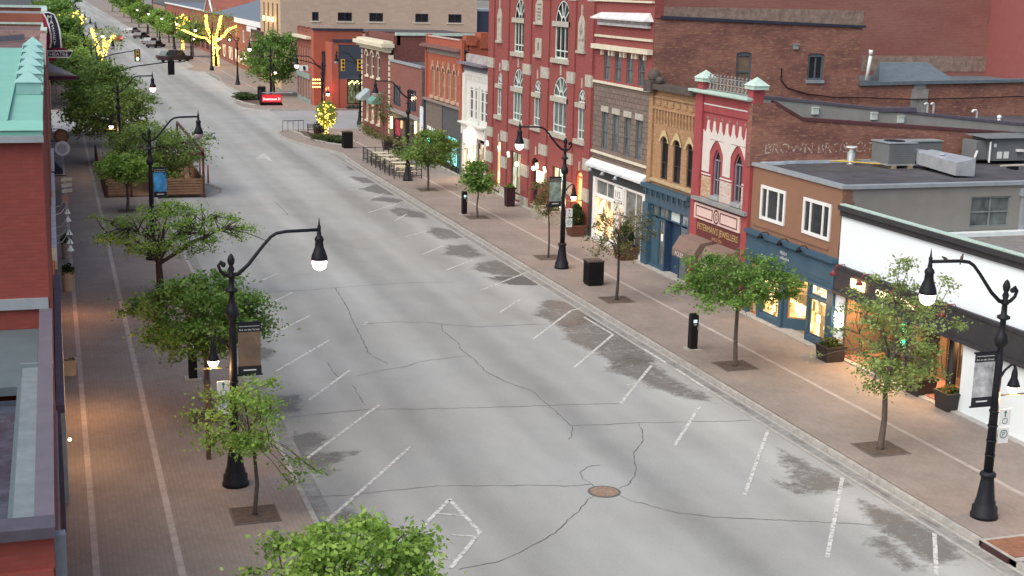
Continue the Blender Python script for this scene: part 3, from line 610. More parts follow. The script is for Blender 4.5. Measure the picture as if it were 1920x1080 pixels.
# white castellated band
def f(m):
    pts=[(52.86,5.62),(52.86,7.5)]; n=7; wdt=4.33/n
    for i in range(n):
        a=52.86+i*wdt; pts+=[(a+.02,7.55),(a+wdt*.12,7.95),(a+wdt*.36,7.95),(a+wdt*.5,7.5),(a+wdt*.75,7.35)]
    pts+=[(57.18,7.5),(57.18,5.62)]
    # build as strips around the two arches
    top=[p for p in pts[1:-1]]
    for (ua,ub) in ((52.86,53.02),(54.4,55.1),(56.45,57.18)): m.prism(T,[(ua,5.62),(ua,7.1),(ub,7.1),(ub,5.62)],-.035,-.004)
    m.prism(T,[(52.86,7.1)]+top+[(57.18,7.1)],-.035,-.004)
    for a,c in ((53.02,54.4),(55.1,56.45)):
        P=archpts(a,c,6.5,.62,'p'); k=len(P)//2
        for i in range(len(P)-1):
            m.add([T(P[i][0],P[i][1],-.035),T(P[i+1][0],P[i+1][1],-.035),T(P[i+1][0],7.12,-.035),T(P[i][0],7.12,-.035)],[(0,1,2,3)])
part(b,'white_band',wl,f)
part(b,'flaking_panels',[brick('flaking_brick',(.62,.57,.52),(.55,.49,.43),(.5,.4,.35),mott=.25,mc=(.3,.13,.1),ms=2.5,light=(.4,.14,.1)),brick('peeled_brick',(.45,.25,.13),(.55,.45,.35),(.4,.3,.2),mott=.4,mc=(.33,.15,.09),ms=2)],
    lambda m:(m.tbox(T,52.86,53.22,4.45,5.4,-.03,-.003),m.tbox(T,54.18,55.3,4.45,5.4,-.03,-.003),setattr(m,'m',1),m.tbox(T,56.2,57.18,4.45,5.4,-.03,-.003)))
part(b,'trim',wl,lambda m:(m.tbox(T,52.9,53.2,5.47,5.53,-.05,-.004),m.tbox(T,54.2,55.3,5.47,5.53,-.05,-.004),m.tbox(T,56.25,57.15,5.47,5.53,-.05,-.004),m.tbox(T,52.9,57.15,8.62,8.68,-.09,-.06)))
def f(m):
    for i in range(6):
        y=53.2+i*.72; m.tbox(T,y-.13,y+.13,8.03,8.08,-.03,-.003); m.tbox(T,y-.025,y+.025,7.93,8.18,-.036,-.003)
part(b,'cross_ornament',mat('grey_ornament',(.3,.2,.2)),f)
for a,c,z in ((55.4,56.1,6.7),(53.3,54.08,6.76)):
    window(b,T,a,c,4.62,z,mat('lilac_frame',(.22,.2,.25)),GLASS,ah=.48,kind='p',fw=.07,v=(.5,),h=(.45,),d=.08,sill=.08,sm=mat('grey_sill',(.3,.33,.33)))
part(b,'ledge',mat('grey_sill2',(.25,.26,.26)),lambda m:m.tbox(T,52.35,57.6,4.26,4.42,-.3,.1))
part(b,'cornice',MINT,lambda m:(m.tbox(T,52.5,58.15,9.1,9.16,-.3,.1),m.tbox(T,52.45,58.2,9.16,9.27,-.42,.15)))
for y in (57.42,52.56):
    part(b,'pier_cap',MINT,lambda m:(m.box(27.72,28.42,y-.42,y+.42,9.62,9.78),m.add([(27.68,y-.46,9.78),(28.46,y-.46,9.78),(28.46,y+.46,9.78),(27.68,y+.46,9.78),(28.07,y,10.14)],[(0,1,4),(1,2,4),(2,3,4),(3,0,4),(0,3,2,1)])))
def f(m):
    n=12
    for i in range(n):
        y=53.05+i*.345; m.tube([(28.02,y,9.25),(28.02,y,9.98)],.022,5); m.ball((28.02,y,9.96),.05,5)
        for z in (9.45,9.75): m.tube([(28.02,y,z-.12),(28.02,y+.1,z),(28.02,y,z+.12),(28.02,y-.1,z),(28.02,y,z-.12)],.02,4)
    for z in (9.32,9.6,9.86): m.tube([(28.02,52.8,z),(28.02,57.1,z)],.025,5)
part(b,'roof_cresting',mat('grey_iron',(.24,.24,.23)),f)
def f(m):
    m.tbox(T,52.86,57.2,2.1,4.26,-.1,.3); m.tbox(T,52.86,57.2,1.2,2.1,.2,.4); m.tbox(T,52.86,57.2,SZ,.6,-.02,.3); 
part(b,'shopfront',MAROON,f)
part(b,'sign_panel',mat('pink_cream',(.66,.5,.45),var=.05),lambda m:m.tbox(T,52.95,57.45,3.42,4.12,-.17,-.102))
def f(m):
    for a,c in ((53.15,54.8),(55.55,57.25)):
        for z in (3.52,3.98): m.tbox(T,a,c,z,z+.05,-.185,-.171)
        m.tbox(T,a,a+.05,3.57,3.98,-.185,-.171); m.tbox(T,c-.05,c,3.57,3.98,-.185,-.171)
    P=[(55.17+.3*math.cos(t*.3927),3.77+.33*math.sin(t*.3927)) for t in range(16)]; Q=[(55.17+.22*math.cos(t*.3927),3.77+.25*math.sin(t*.3927)) for t in range(16)]
    for i in range(16): j=(i+1)%16; m.add([T(*P[i],-.18),T(*P[j],-.18),T(*Q[j],-.18),T(*Q[i],-.18)],[(0,1,2,3)])
    P=[(55.17+.12*math.cos(t*.3927),3.77+.17*math.sin(t*.3927)) for t in range(16)]; Q=[(55.17+.07*math.cos(t*.3927),3.77+.11*math.sin(t*.3927)) for t in range(16)]
    for i in range(16): j=(i+1)%16; m.add([T(*P[i],-.18),T(*P[j],-.18),T(*Q[j],-.18),T(*Q[i],-.18)],[(0,1,2,3)])
part(b,'sign_ornament',MAROON,f)
text(b,"PETERMAN'S JEWELLERS",T,57.1,2.95,.42,GOLD,d=-.13,dirn=-1,width=4.0)
for s in (b,):
    pass
text(b,'SINCE 1924',T,55.6,2.66,.2,GOLD,d=-.13,dirn=-1)
AWN=mat('taupe_canvas',(.20,.135,.11),var=.08)
for k,(a,c,tx) in enumerate(((55.55,57.75,'ROLEX'),(52.95,55.0,'ROLEX'))):
    def f(m):
        xs=26.95; zt=2.62; zf=1.95; zb=1.62
        A=[(28,a,zt),(28,c,zt),(xs+.35,c,zt-.12),(xs+.35,a,zt-.12),(xs,a,zf),(xs,c,zf),(xs,a,zb),(xs,c,zb),(28,a,zb),(28,c,zb)]
        m.add(A,[(0,1,2,3),(3,2,5,4),(4,5,7,6),(0,3,4,6,8),(1,9,7,5,2)])
    o=part(b,'awning',AWN,f)
    text(b,tx,TF(26.95),c-.35,1.68,.3,WHITE,d=-.012,dirn=-1,width=None)
window(b,T,53.1,55.0,.6,2.0,BROWND,GLASSD,d=.1); window(b,T,55.5,57.1,SZ,2.0,BROWND,GLASSD,d=.1,name='door')
part(b,'roof',TARR,lambda m:m.box(28.3,46,52.6,57.6,7.0,7.15))
# near side wall with stepped coping, faded painted sign
sw=[(27.8,6.4),(27.8,9.05),(28.9,9.05),(30.2,8.35),(41,7.62),(46,7.4),(46,6.4)]
part(b,'side_wall',OLDB,lambda m:m.prism(TS(52.3),[(x,z) for x,z in sw],0,.3))
cp=[(28.85,9.1),(30.2,8.4),(41,7.67)]
part(b,'wall_coping',mat('oxblood_coping',(.10,.04,.045)),lambda m:[m.prism(TS(52.3),[(p[0],p[1]-.08),(q[0],q[1]-.08),(q[0],q[1]+.05),(p[0],p[1]+.05)],-.05,.38) for p,q in zip(cp,cp[1:])])
gm=mat('faded_sign_paint',(.30,.22,.18),var=.35,scale=9); cr=[n for n in gm.node_tree.nodes if n.type=='VALTORGB'][0]; cr.color_ramp.elements[0].color=(.2,.1,.08,1); cr.color_ramp.elements[0].position=.46; cr.color_ramp.elements[1].color=(.55,.46,.38,1); cr.color_ramp.elements[1].position=.58
text(b,'BROWN BROS. CITY BAKERY',TS(52.3),28.5,6.93,.62,gm,d=-.004,dirn=1,width=None)
b3=b
# ============================================================ 4 buff brick with blue front
b=thing('shop_building','buff brick building with three tall round-arched windows over a blue shopfront','building',(28,60.6,SZ))
W4=[(60.96,61.78,4.62,6.72,.3,'round'),(59.5,60.36,4.62,6.7,.3,'round'),(58.1,58.86,4.62,6.68,.3,'round')]
def f(m):
    wall(m,T,57.98,63.2,4.2,8.9,W4,.3)
    m.tbox(T,62.75,63.2,4.3,8.9,-.12,-.003)
    for i in range(13): y=58.2+i*.345; m.tbox(T,y,y+.17,7.55,7.95,-.1,-.003); m.tbox(T,y+.03,y+.14,7.3,7.55,-.06,-.003)
    m.tbox(T,57.98,62.75,7.95,8.03,-.12,-.003); m.tbox(T,57.98,62.75,8.5,8.58,-.08,-.003)
    for i in range(6): y=58.3+i*.74; m.tbox(T,y,y+.4,8.15,8.4,-.05,-.003)
    m.box(28.35,28.5,58,63.2,4,8.8)
part(b,'front_wall',YEL,f)
part(b,'window_hoods',mat('buff_stone',(.50,.40,.22),var=.15),lambda m:[ [m.add([T(*p,-.08),T(*q,-.08),T(*q2,-.08),T(*p2,-.08)],[(0,1,2,3)]) for p,q,p2,q2 in zip(archpts(a-.18,c+.18,zt-.3,.62,'p')[:-1],archpts(a-.18,c+.18,zt-.3,.62,'p')[1:],archpts(a,c,zt-.3,.3)[:-1],archpts(a,c,zt-.3,.3)[1:])] for a,c,z0,zt,_,_ in W4])
for a,c,z0,zt,ah,kd in W4: window(b,T,a+.01,c-.01,z0,zt-.01,DFRAME,GLASSD,ah=ah,fw=.06,h=(.45,),d=.06)
part(b,'string_course',mat('buff_stone2',(.42,.33,.2),var=.2),lambda m:(m.tbox(T,57.98,62.7,4.42,4.56,-.14,.1),m.tbox(T,57.98,62.7,6.02,6.1,-.05,-.002) if False else None))
part(b,'parapet_rail',mat('dark_stone_rail',(.085,.07,.062),var=.3,bump=.2),lambda m:(m.tbox(T,57.98,63.3,8.9,9.16,-.3,.35),m.tbox(T,62.5,63.35,8.75,9.3,-.4,.4),m.ball((27.95,62.9,9.5),.33,8),m.ball((27.95,62.2,9.33),.2,6)))
def f(m):
    m.tbox(T,57.98,63.35,4.05,4.25,-.34,.1); m.tbox(T,57.98,63.3,3.85,4.05,-.2,.1); m.tbox(T,57.98,63.3,3.28,3.85,-.08,.3)
    for i in range(8): y=58.4+i*.62; m.tbox(T,y,y+.12,3.7,4.03,-.28,-.2)
    m.tbox(T,62.6,63.28,SZ,3.28,-.22,.3); m.tbox(T,57.98,58.12,SZ,3.28,-.14,.3); m.tbox(T,60.9,62.6,SZ,.3,-.05,.2); m.tbox(T,61.8,62.6,.3,2.6,0.05,.2)
part(b,'shopfront',BLUE,f)
for a,c,mm in ((61.8,62.6,GLASSB),(60.6,61.72,GLASSB),(59.3,60.5,mat('pale_blind',(.5,.58,.58))),(58.15,59.2,mat('pale_blind',(.5,.58,.58)))): window(b,T,a,c,2.72,3.28,BLUE,mm,fw=.06,d=.03)
text(b,'108',T,59.05,2.8,.42,BLACK,d=.015,dirn=-1)
window(b,T,60.95,61.72,.3,2.66,BLUE,GLASSB,fw=.09,d=.03); part(b,'door',BLUED,lambda m:(m.tbox(T,59.2,60.85,SZ,2.66,.35,.42),m.tbox(T,60.8,60.9,SZ,2.66,-.03,.35),m.tbox(T,59.14,59.22,SZ,2.66,-.03,.35)))
part(b,'roller_shutter',mat('grey_shutter',(.12,.15,.17)),lambda m:[m.tbox(T,58.12,59.14,.16+i*.25,.39+i*.25,.02+.0*i,.06) for i in range(10)])
part(b,'notice',WHITE,lambda m:m.tbox(T,61.1,61.35,1.6,1.95,.0,.02))
part(b,'roof',TARR,lambda m:m.box(28.35,56,58.0,63.2,7.2,7.4))
def f(m): m.prism(TS(57.95),[(28.6,6.9),(28.6,8.95),(31.2,8.82),(45.5,7.45),(56,7.0),(56,6.6)],0,.3)
part(b,'side_wall',mat('parged_wall',(.27,.27,.25),var=.12,scale=1.2),f)
part(b,'wall_coping',mat('slate_coping',(.10,.09,.12)),lambda m:(m.prism(TS(57.9),[(28.6,8.95),(31.2,8.82),(45.5,7.45),(56,7.0),(56,7.12),(45.5,7.57),(31.2,8.95),(28.6,9.1)],0,.8),m.box(37.5,39.6,57.86,58.3,8.15,8.35)))
for x,z in ((33.9,8.05),(37.1,7.78),(38.6,7.62)):
    part(b,'wall_box',mat('pale_vent_box',(.55,.62,.58)),lambda m:(m.tbox(TS(57.95),x,x+.33,z,z+.3,-.12,-.003),m.tbox(TS(57.95),x-.03,x+.36,z+.3,z+.34,-.15,-.003)))
# ============================================================ 5 stone and red brick, no. 112
b=thing('shop_building','three storey red brick and grey stone building with a long white cornice','building',(28,67,SZ))
Y5=[(68.76,69.62),(67.2,68.1),(65.65,66.5),(64.14,64.98)]
part(b,'upper_wall',RED,lambda m:(wall(m,T,63.25,70.95,8.78,13.35,[(a,c,8.88,10.36,0,'r') for a,c in Y5],.3),m.box(28.35,28.5,63.3,70.9,4.5,13.3),m.box(28,28.4,63.25,70.95,13.35,13.5)))
part(b,'stone_wall',GSTONE,lambda m:wall(m,T,63.25,70.95,4.5,8.7,[(a,c,5.2,7.2,0,'r') for a,c in Y5],.3))
for a,c in Y5:
    window(b,T,a,c,8.88,10.36,GFRAME,GLASSB,fw=.07,h=(.5,),d=.05); window(b,T,a,c,5.2,7.2,GFRAME,GLASSB,fw=.07,h=(.48,),d=.05)
    part(b,'lintel',STONE,lambda m:m.tbox(T,a-.08,c+.08,7.2,7.5,-.05,-.002))
part(b,'cornice',CREAM,lambda m:(m.tbox(T,63.3,70.95,10.5,10.74,-.28,-.002),m.tbox(T,63.25,70.95,8.68,8.8,-.1,0.02),m.tbox(T,63.3,70.9,11.12,11.24,-.1,-.002),m.tbox(T,63.3,70.9,4.9,5.02,-.1,-.002),m.tbox(T,63.3,70.95,12.98,13.08,-.15,-.002),[m.tbox(T,y-.06,y+.06,10.2,10.5,-.16,-.002) for a,c in Y5 for y in (a-.1,c+.1)]))
part(b,'pediment',mat('chalk_white',(.6,.6,.6)),lambda m:(m.add([T(63.3,12.15,-.5),T(70.6,12.15,-.5),T(70.2,12.42,-.02),T(63.7,12.5,-.02),T(63.3,12.08,-.5),T(70.6,12.08,-.5),T(70.6,12.08,0),T(63.3,12.08,0)],[(0,1,2,3),(0,1,5,4),(4,5,6,7),(0,3,7,4),(1,2,6,5)]),m.tbox(T,63.6,70.3,11.76,11.9,-.2,-.002),[m.tbox(T,63.7+i*.22,63.8+i*.22,11.92,12.06,-.22,-.002) for i in range(30)]))
# side wall (faces the viewer) with windows, lower rear wing
S5=[(32.55,33.4,9.0,10.68,.12,'round'),(36.6,37.55,9.3,10.65,.12,'round')]
def f(m):
    wall(m,TS(63.25),28.3,39.65,6.8,11.95,S5,.2); m.prism(TS(63.25),[(28.02,11.95),(39.65,11.95),(39.65,12.0),(28.02,12.3)],0,.3,)
    m.prism(TS(63.25),[(28.02,6.8),(28.3,6.8),(28.3,11.95),(28.02,11.95)],0,.2); m.box(39.35,39.65,63.3,71,8,11.95); m.box(28.6,39.3,63.46,63.6,7,11.9)
part(b,'side_wall',OLDB,f)
part(b,'side_parapet',RED,lambda m:m.box(28.02,28.45,63.22,63.4,12.28,13.4))
part(b,'side_coping',mat('navy_coping',(.03,.035,.06)),lambda m:m.prism(TS(63.15),[(28.3,12.25),(39.8,11.96),(39.8,12.08),(28.3,12.4)],0,.4))
window(b,TS(63.25),32.57,33.38,9.0,10.66,GFRAME,mat('boarded_pane',(.17,.12,.08),var=.4,scale=1),ah=.12,fw=.09,h=(.45,),d=.05)
window(b,TS(63.25),36.62,37.53,9.3,10.63,GFRAME,GLASSD,ah=.12,fw=.1,v=(.5,),d=.05,sill=.05,sm=METAL)
part(b,'rear_wing_wall',OLDB,lambda m:m.prism(TS(63.3),[(39.65,6.3),(39.65,9.05),(66,9.55),(66,6.3)],0,.3))
part(b,'rear_wing_roof',mat('blue_grey_metal_roof',(.12,.155,.18),rough=.5),lambda m:(m.prism(TS(63.1),[(39.7,9.02),(66,9.52),(66,9.66),(39.7,9.2)],0,.6),m.box(39.9,53,63.4,71,8.9,9.05),m.add([(40.9,63.3,9.15),(45.6,63.3,9.25),(45.6,66,10.1),(42.6,66,10.1)],[(0,1,2,3)]),m.add([(40.9,63.3,9.15),(42.6,66,10.1),(42,66,9.1)],[(0,1,2)]),m.add([(45.6,63.3,9.2),(45.6,66,10.1),(45.6,66,9.1)],[(0,1,2)])))
part(b,'vent_pipe',mat('white_pipe',(.65,.7,.66)),lambda m:(m.tube([(40.0,63.1,9.3),(40.15,63.1,10.55)],.09,8),m.tube([(40.15,63.1,10.6),(40.15,63.1,10.85)],.11,8),m.tube([(50.3,63.2,9.4),(50.3,63.2,9.75)],.07,8)),True)
part(b,'wall_lamp',METAL,lambda m:(m.tbox(TS(63.25),35.7,35.95,10.85,11.08,-.12,-.003),m.tbox(TS(63.25),35.66,35.99,11.08,11.12,-.16,-.003)))
part(b,'roof',TARR,lambda m:m.box(28.4,39.4,63.5,70.9,11.7,11.8))
part(b,'parged_base',mat('old_tar_band',(.25,.185,.15),var=.4,scale=3),lambda m:(m.tbox(TS(70.98),31.9,44.5,11.5,12.75,-.02,.02),m.tbox(TS(70.98),44.6,53.1,9.3,10.2,-.02,.02)))
part(b,'cable',BLACK,lambda m:m.tube([(35.1,63.2,9.9),(35.1,63.2,9.3),(35.5,63.2,8.9),(36.6,63.2,8.6),(38.2,63.15,8.42),(40,63.15,8.4),(43,63.15,8.3),(46,63.15,8.35),(50,63.15,8.45),(56,63.15,8.6)],.03,5))
part(b,'chimney_patch',CONCD,lambda m:(m.tbox(TS(63.3),42.9,43.9,6.8,8.85,-.08,-.003),m.tbox(TS(63.3),43.0,43.7,8.85,9.1,-.1,-.003)))
# ground floor
def f(m):
    m.tbox(T,63.3,70.95,3.62,4.1,-.1,.3); m.tbox(T,70.5,70.95,SZ,3.62,-.08,.3)
part(b,'dark_fascia',mat('charcoal_green',(.03,.04,.045)),f)
part(b,'canopy',mat('pale_canopy',(.6,.64,.66),var=.05),lambda m:m.add([T(63.3,4.55,0),T(71.0,4.55,0),T(71.0,4.26,-.34),T(63.3,4.26,-.34),T(63.3,4.12,-.34),T(71,4.12,-.34),T(71,4.08,0),T(63.3,4.08,0)],[(0,1,2,3),(3,2,5,4),(4,5,6,7),(0,3,4,7),(1,6,5,2)]))
for y in (69.4,67.6,65.8,): goose(b,y,4.15,METAL,rise=.05,out=.7)
def f(m):
    for a,c in ((70.2,70.5),(67.05,67.3),(66.1,66.3),(63.35,63.7)): m.tbox(T,a,c,SZ,3.62,-.05,.2)
    m.tbox(T,67.3,70.2,SZ,.4,-.05,.2); m.tbox(T,67.3,70.2,2.55,2.65,-.05,.2); m.tbox(T,63.7,66.1,SZ,.4,-.05,.2); m.tbox(T,66.3,67.05,2.65,2.75,-.05,.2); m.tbox(T,63.35,70.5,3.5,3.62,-.06,.2)
part(b,'shopfront',WHITE,f)
window(b,T,67.3,70.2,.4,2.55,WHITE,litwin('boutique_interior',c=(1,.52,.2),es=2.4,scale=1.3),fw=.07,d=.03,v=(.5,)); window(b,T,67.3,70.2,2.65,3.5,WHITE,GLASSB,fw=.06,v=(.45,),d=.03)
window(b,T,63.7,66.1,.4,3.5,WHITE,mat('reflecting_glass',(.16,.17,.16),rough=.1,var=.5,scale=2),fw=.07,d=.03,v=(.4,)); window(b,T,66.3,67.05,SZ,2.65,WHITE,litwin('doorway_interior',c=(1,.45,.2),es=1.3),fw=.1,name='door',d=.03)
part(b,'number_board',WHITE,lambda m:m.tbox(T,66.2,67.35,2.8,3.45,-.09,-.06)); text(b,'112',T,67.1,2.92,.5,BLACK,d=-.1,dirn=-1)
warm((27.2,69,2.2),14,parent=b); warm((27.2,65.5,2.6),4,parent=b,c=(1,.75,.5))
# ============================================================ 6 big red hall
b=thing('hall_building','tall red brick hall with stone-banded buttresses and fan-light arched windows','building',(28,80.6,SZ))
big=[(82.95,85.0),(74.95,77.4)]; sm_=[(87.25,88.35),(79.55,80.9),(72.1,73.3)]
holes=[]
for a,c in big: holes+=[(a,c,9.6,12.95,1.25,'round'),(a,c,5.28,8.62,1.15,'round')]
for a,c in sm_: holes+=[(a,c,5.32,8.14,.72,'round')]
GL=[(87.05,88.3,.6,3.6,.0,'r'),(83.2,85.2,.6,3.3,0,'r'),(79.6,81.1,SZ,3.4,.6,'round'),(75.4,77.3,.6,3.3,0,'r'),(72.2,73.3,SZ,3.55,.35,'round')]
def f(m):
    wall(m,T,71.0,90.4,SZ,15.5,holes+GL,.3); m.box(28.4,28.6,71.1,90.3,SZ,15.4)
    for a,c in ((89.1,90.25),(85.95,87.1),(81.55,82.85),(78.2,79.45),(73.85,74.95),(71.1,72.0)):
        m.tbox(T,a,c,.7,15.5,-.1,-.003)
part(b,'front_wall',RED,f)
part(b,'side_wall',OLDB2,lambda m:m.box(28.05,53.1,70.98,71.3,4.5,17))
part(b,'side_wall_return',mat('painted_red_wall',(.26,.085,.08),var=.06),lambda m:m.box(53.1,53.4,66.0,71.3,4.5,17))
part(b,'far_side_wall',OLDB,lambda m:m.box(28.05,53,90.1,90.38,4.5,15.4))
def f(m):
    for a,c in ((89.1,90.25),(85.95,87.1),(81.55,82.85),(78.2,79.45),(73.85,74.95),(71.1,72.0)):
        for z0,z1 in ((12.95,13.6),(8.35,9.0),(3.75,4.4),(2.0,2.75),(SZ,.72)): m.tbox(T,a-.03,c+.03,z0,z1,-.13,-.01)
part(b,'buttress_stones',STONE,f)
hb=[]
def f(m):
    for a,c in big:
        for z in (11.45,7.12): m.tbox(T,a-.55,c+.2,z,z+.32,-.12,-.004) if False else m.tbox(T,a-.25,c+.35,z,z+.3,-.1,-.004)
        for z in (9.36,5.05): m.tbox(T,a-.25,c+.35,z,z+.26,-.16,.02)
        m.tbox(T,(a+c)/2-.09,(a+c)/2+.09,8.7,9.25,-.06,-.004)
    for a,c in sm_:
        m.tbox(T,a-.25,c+.3,7.1,7.36,-.1,-.004); m.tbox(T,a-.25,c+.3,5.06,5.32,-.16,.02); m.tbox(T,(a+c)/2-.08,(a+c)/2+.08,8.2,8.75,-.06,-.004); m.tbox(T,(a+c)/2-.08,(a+c)/2+.08,3.6,4.1,-.06,-.004)
    for a,c in ((87.05,88.3),(83.2,85.2),(75.4,77.3)): m.tbox(T,a-.1,c+.1,.35,.6,-.12,.02)
part(b,'window_stones',STONE,f)
WF=mat('pale_green_frame',(.55,.62,.58))
for i,(a,c) in enumerate(big):
    for z0,z1,ah in ((9.62,12.95,1.25),(5.3,8.62,1.15)):
        o=window(b,T,a+.01,c-.01,z0,z1-.01,WF,GLASSD if z0>9 else GLASSB,ah=ah,fw=.09,v=(.36,.66),h=(.22,),d=.03,fan=4)
for a,c in sm_: window(b,T,a+.01,c-.01,5.32,8.13,WF,GLASSB,ah=.72,fw=.08,v=(.5,),h=(.25,),d=.03,fan=4)
litA=litwin('amber_interior',c=(1,.6,.22),es=1.8,scale=.6,dark=.5)
window(b,T,87.05,88.3,.6,3.6,CREAM,litA,fw=.06,d=.1); window(b,T,83.2,85.2,.6,3.3,DFRAME,litwin('pale_green_interior',c=(.7,.62,.35),es=.8,scale=.7,dark=.4),fw=.07,v=(.5,),d=.1)
window(b,T,79.6,81.1,SZ,3.4,MAROON,GLASSD,ah=.6,fw=.12,name='door',d=.15); window(b,T,75.4,77.3,.6,3.3,DFRAME,LITW,fw=.07,v=(.5,),d=.1); window(b,T,72.2,73.3,SZ,3.55,mat('orange_lit_frame',(.6,.2,.08)),litA,ah=.35,fw=.1,d=.1,name='door')
def plaque(y0,y1,z0,z1,ar):
    mb=MB(); mb.prism(T,[(y0,z0)]+(archpts(y0,y1,z1-ar,ar,'p') if ar else [(y0,z1),(y1,z1)])+[(y1,z0)],-.07,-.004); mb.tbox(T,y0-.15,y1+.15,z0-.15,z0,-.14,-.004)
    return mb.build('plaque',STONE,b)
plaque(87.6,88.5,10.2,12.3,.5); plaque(72.55,73.5,10.25,12.2,.5); plaque(79.5,80.85,11.6,13.0,.35); plaque(79.6,80.75,9.65,10.65,0)
part(b,'stone_finial',STONE,lambda m:(m.tbox(T,87.97,88.12,12.3,12.85,-.06,-.004),m.tbox(T,72.95,73.1,12.2,12.75,-.06,-.004)))
DKP=mat('engraved_grey',(.2,.17,.14))
def f(m):
    for k,(z,w0) in enumerate(((12.6,.8),(12.35,.5),(12.15,.7),(11.95,.6),(11.75,.5))): m.tbox(T,80.17-w0/2,80.17+w0/2,z,z+.09,-.085,-.072)
    m.tbox(T,80.05,80.3,9.9,10.4,-.085,-.072)
    # square and compasses
    for s in (-1,1):
        m.prism(T,[(73.02,11.75),(73.02+s*.22,11.25),(73.02+s*.17,11.25),(73.0,11.66)],-.085,-.072); m.prism(T,[(73.02,11.12),(73.02+s*.2,11.38),(73.02+s*.15,11.42),(73.02,11.2)],-.087,-.072)
    m.tbox(T,87.85,88.25,11.55,11.62,-.085,-.072); m.tbox(T,87.95,88.15,11.4,11.55,-.085,-.072)
part(b,'engraving',DKP,f); text(b,'A.D. 1889',T,73.4,10.75,.22,DKP,d=-.08,dirn=-1)
for y,z in ((88.9,3.55),(86.3,3.5),(84.3,3.35),(78.7,3.3),(77.3,3.25),(74.2,3.2)):
    part(b,'spotlight',emis('green_white_spot',(.6,.85,.65),.9),lambda m:m.prism(T,[(y,z),(y-.22,z-.28),(y-.1,z-.38),(y+.12,z-.08)],-.55,-.42)); 
part(b,'projecting_sign',emis('cream_sign',(1,.75,.5),.9),lambda m:m.box(27.05,27.12,76.2,77.4,2.35,3.05)); 
for y,z in ((82.5,2.75),(79.2,2.9)): part(b,'globe_lamp',LAMPW,lambda m:m.ball((27.5,y,z),.14,8),True); warm((27.25,y,z),5,parent=b,c=(1,.45,.3))
warm((27.5,72.8,2.4),30,parent=b,c=(1,.35,.12)); warm((27.3,76.5,2.0),9,parent=b)
part(b,'roof',TARR,lambda m:m.box(28.5,53,71.3,90.1,15.2,15.4))
# ============================================================ 7 white ornate
b=thing('shop_building','narrow white painted building with ornate paired windows and a slate cornice','building',(28,93.3,SZ))
W7=[(94.0,94.75),(92.85,93.55),(91.4,92.1),(90.5,91.2)]
WH7=mat('bright_white_paint',(.62,.63,.59),var=.05)
def f(m):
    wall(m,T,90.42,96.3,4.15,7.85,[(a,c,4.5,6.75,.2,'round') for a,c in W7],.25); m.tbox(T,95.6,96.25,4.15,7.6,-.15,-.003); m.tbox(T,92.3,92.65,4.3,6.9,-.12,-.003)
    for i in range(13): m.tbox(T,90.7+i*.4,90.85+i*.4,7.2,7.55,-.08,-.003)
    m.tbox(T,90.42,96.3,3.3,4.2,-.2,.2); m.tbox(T,90.42,96.3,4.08,4.2,-.45,-.2); m.tbox(T,90.42,96.3,SZ,.7,-.08,.2); m.tbox(T,95.5,96.3,.7,3.3,-.1,.2); m.tbox(T,92.7,93.1,.7,3.3,-.1,.2); m.tbox(T,90.42,90.8,.7,3.3,-.1,.2)
part(b,'front_wall',WH7,f)
for a,c in W7: window(b,T,a,c,4.5,6.74,WH7,GLASS,ah=.2,fw=.08,h=(.3,.68),d=.02)
part(b,'mansard',mat('slate_grey',(.17,.16,.19)),lambda m:(m.add([T(90.42,7.85,-.1),T(96.3,7.85,-.1),T(96.3,8.25,.05),T(90.42,8.25,.05)],[(0,1,2,3)]),m.tbox(T,90.42,96.5,8.25,8.4,-.5,.1)))
part(b,'parapet',mat('weathered_parapet',(.40,.37,.36),var=.4,scale=3),lambda m:(m.tbox(T,90.42,96.2,8.4,8.95,.1,.35),m.box(28.3,40,90.42,96.2,7.4,7.6)))
part(b,'back_parapet',OLDB2,lambda m:m.box(33,33.3,90.42,96.2,7.6,9.3))
window(b,T,93.1,95.5,.7,3.3,DFRAME,litwin('blazing_window',c=(1,.62,.3),es=4,dark=.4),fw=.07,v=(.35,.7),d=.05); window(b,T,90.8,92.7,.7,3.0,DFRAME,LITD,fw=.08,d=.05)
part(b,'neon_sign',emis('pink_white_neon',(1,.6,.55),3),lambda m:m.prism(T,[(93.6+1.25*math.cos(i*.5236)*(1 if i%2 else .8),3.25+.75*math.sin(i*.5236)*(1 if i%2 else .75)) for i in range(12)],-.45,-.35))
warm((27.0,93.6,2.9),50,parent=b,c=(1,.7,.5)); warm((27.2,95,1.2),16,parent=b)
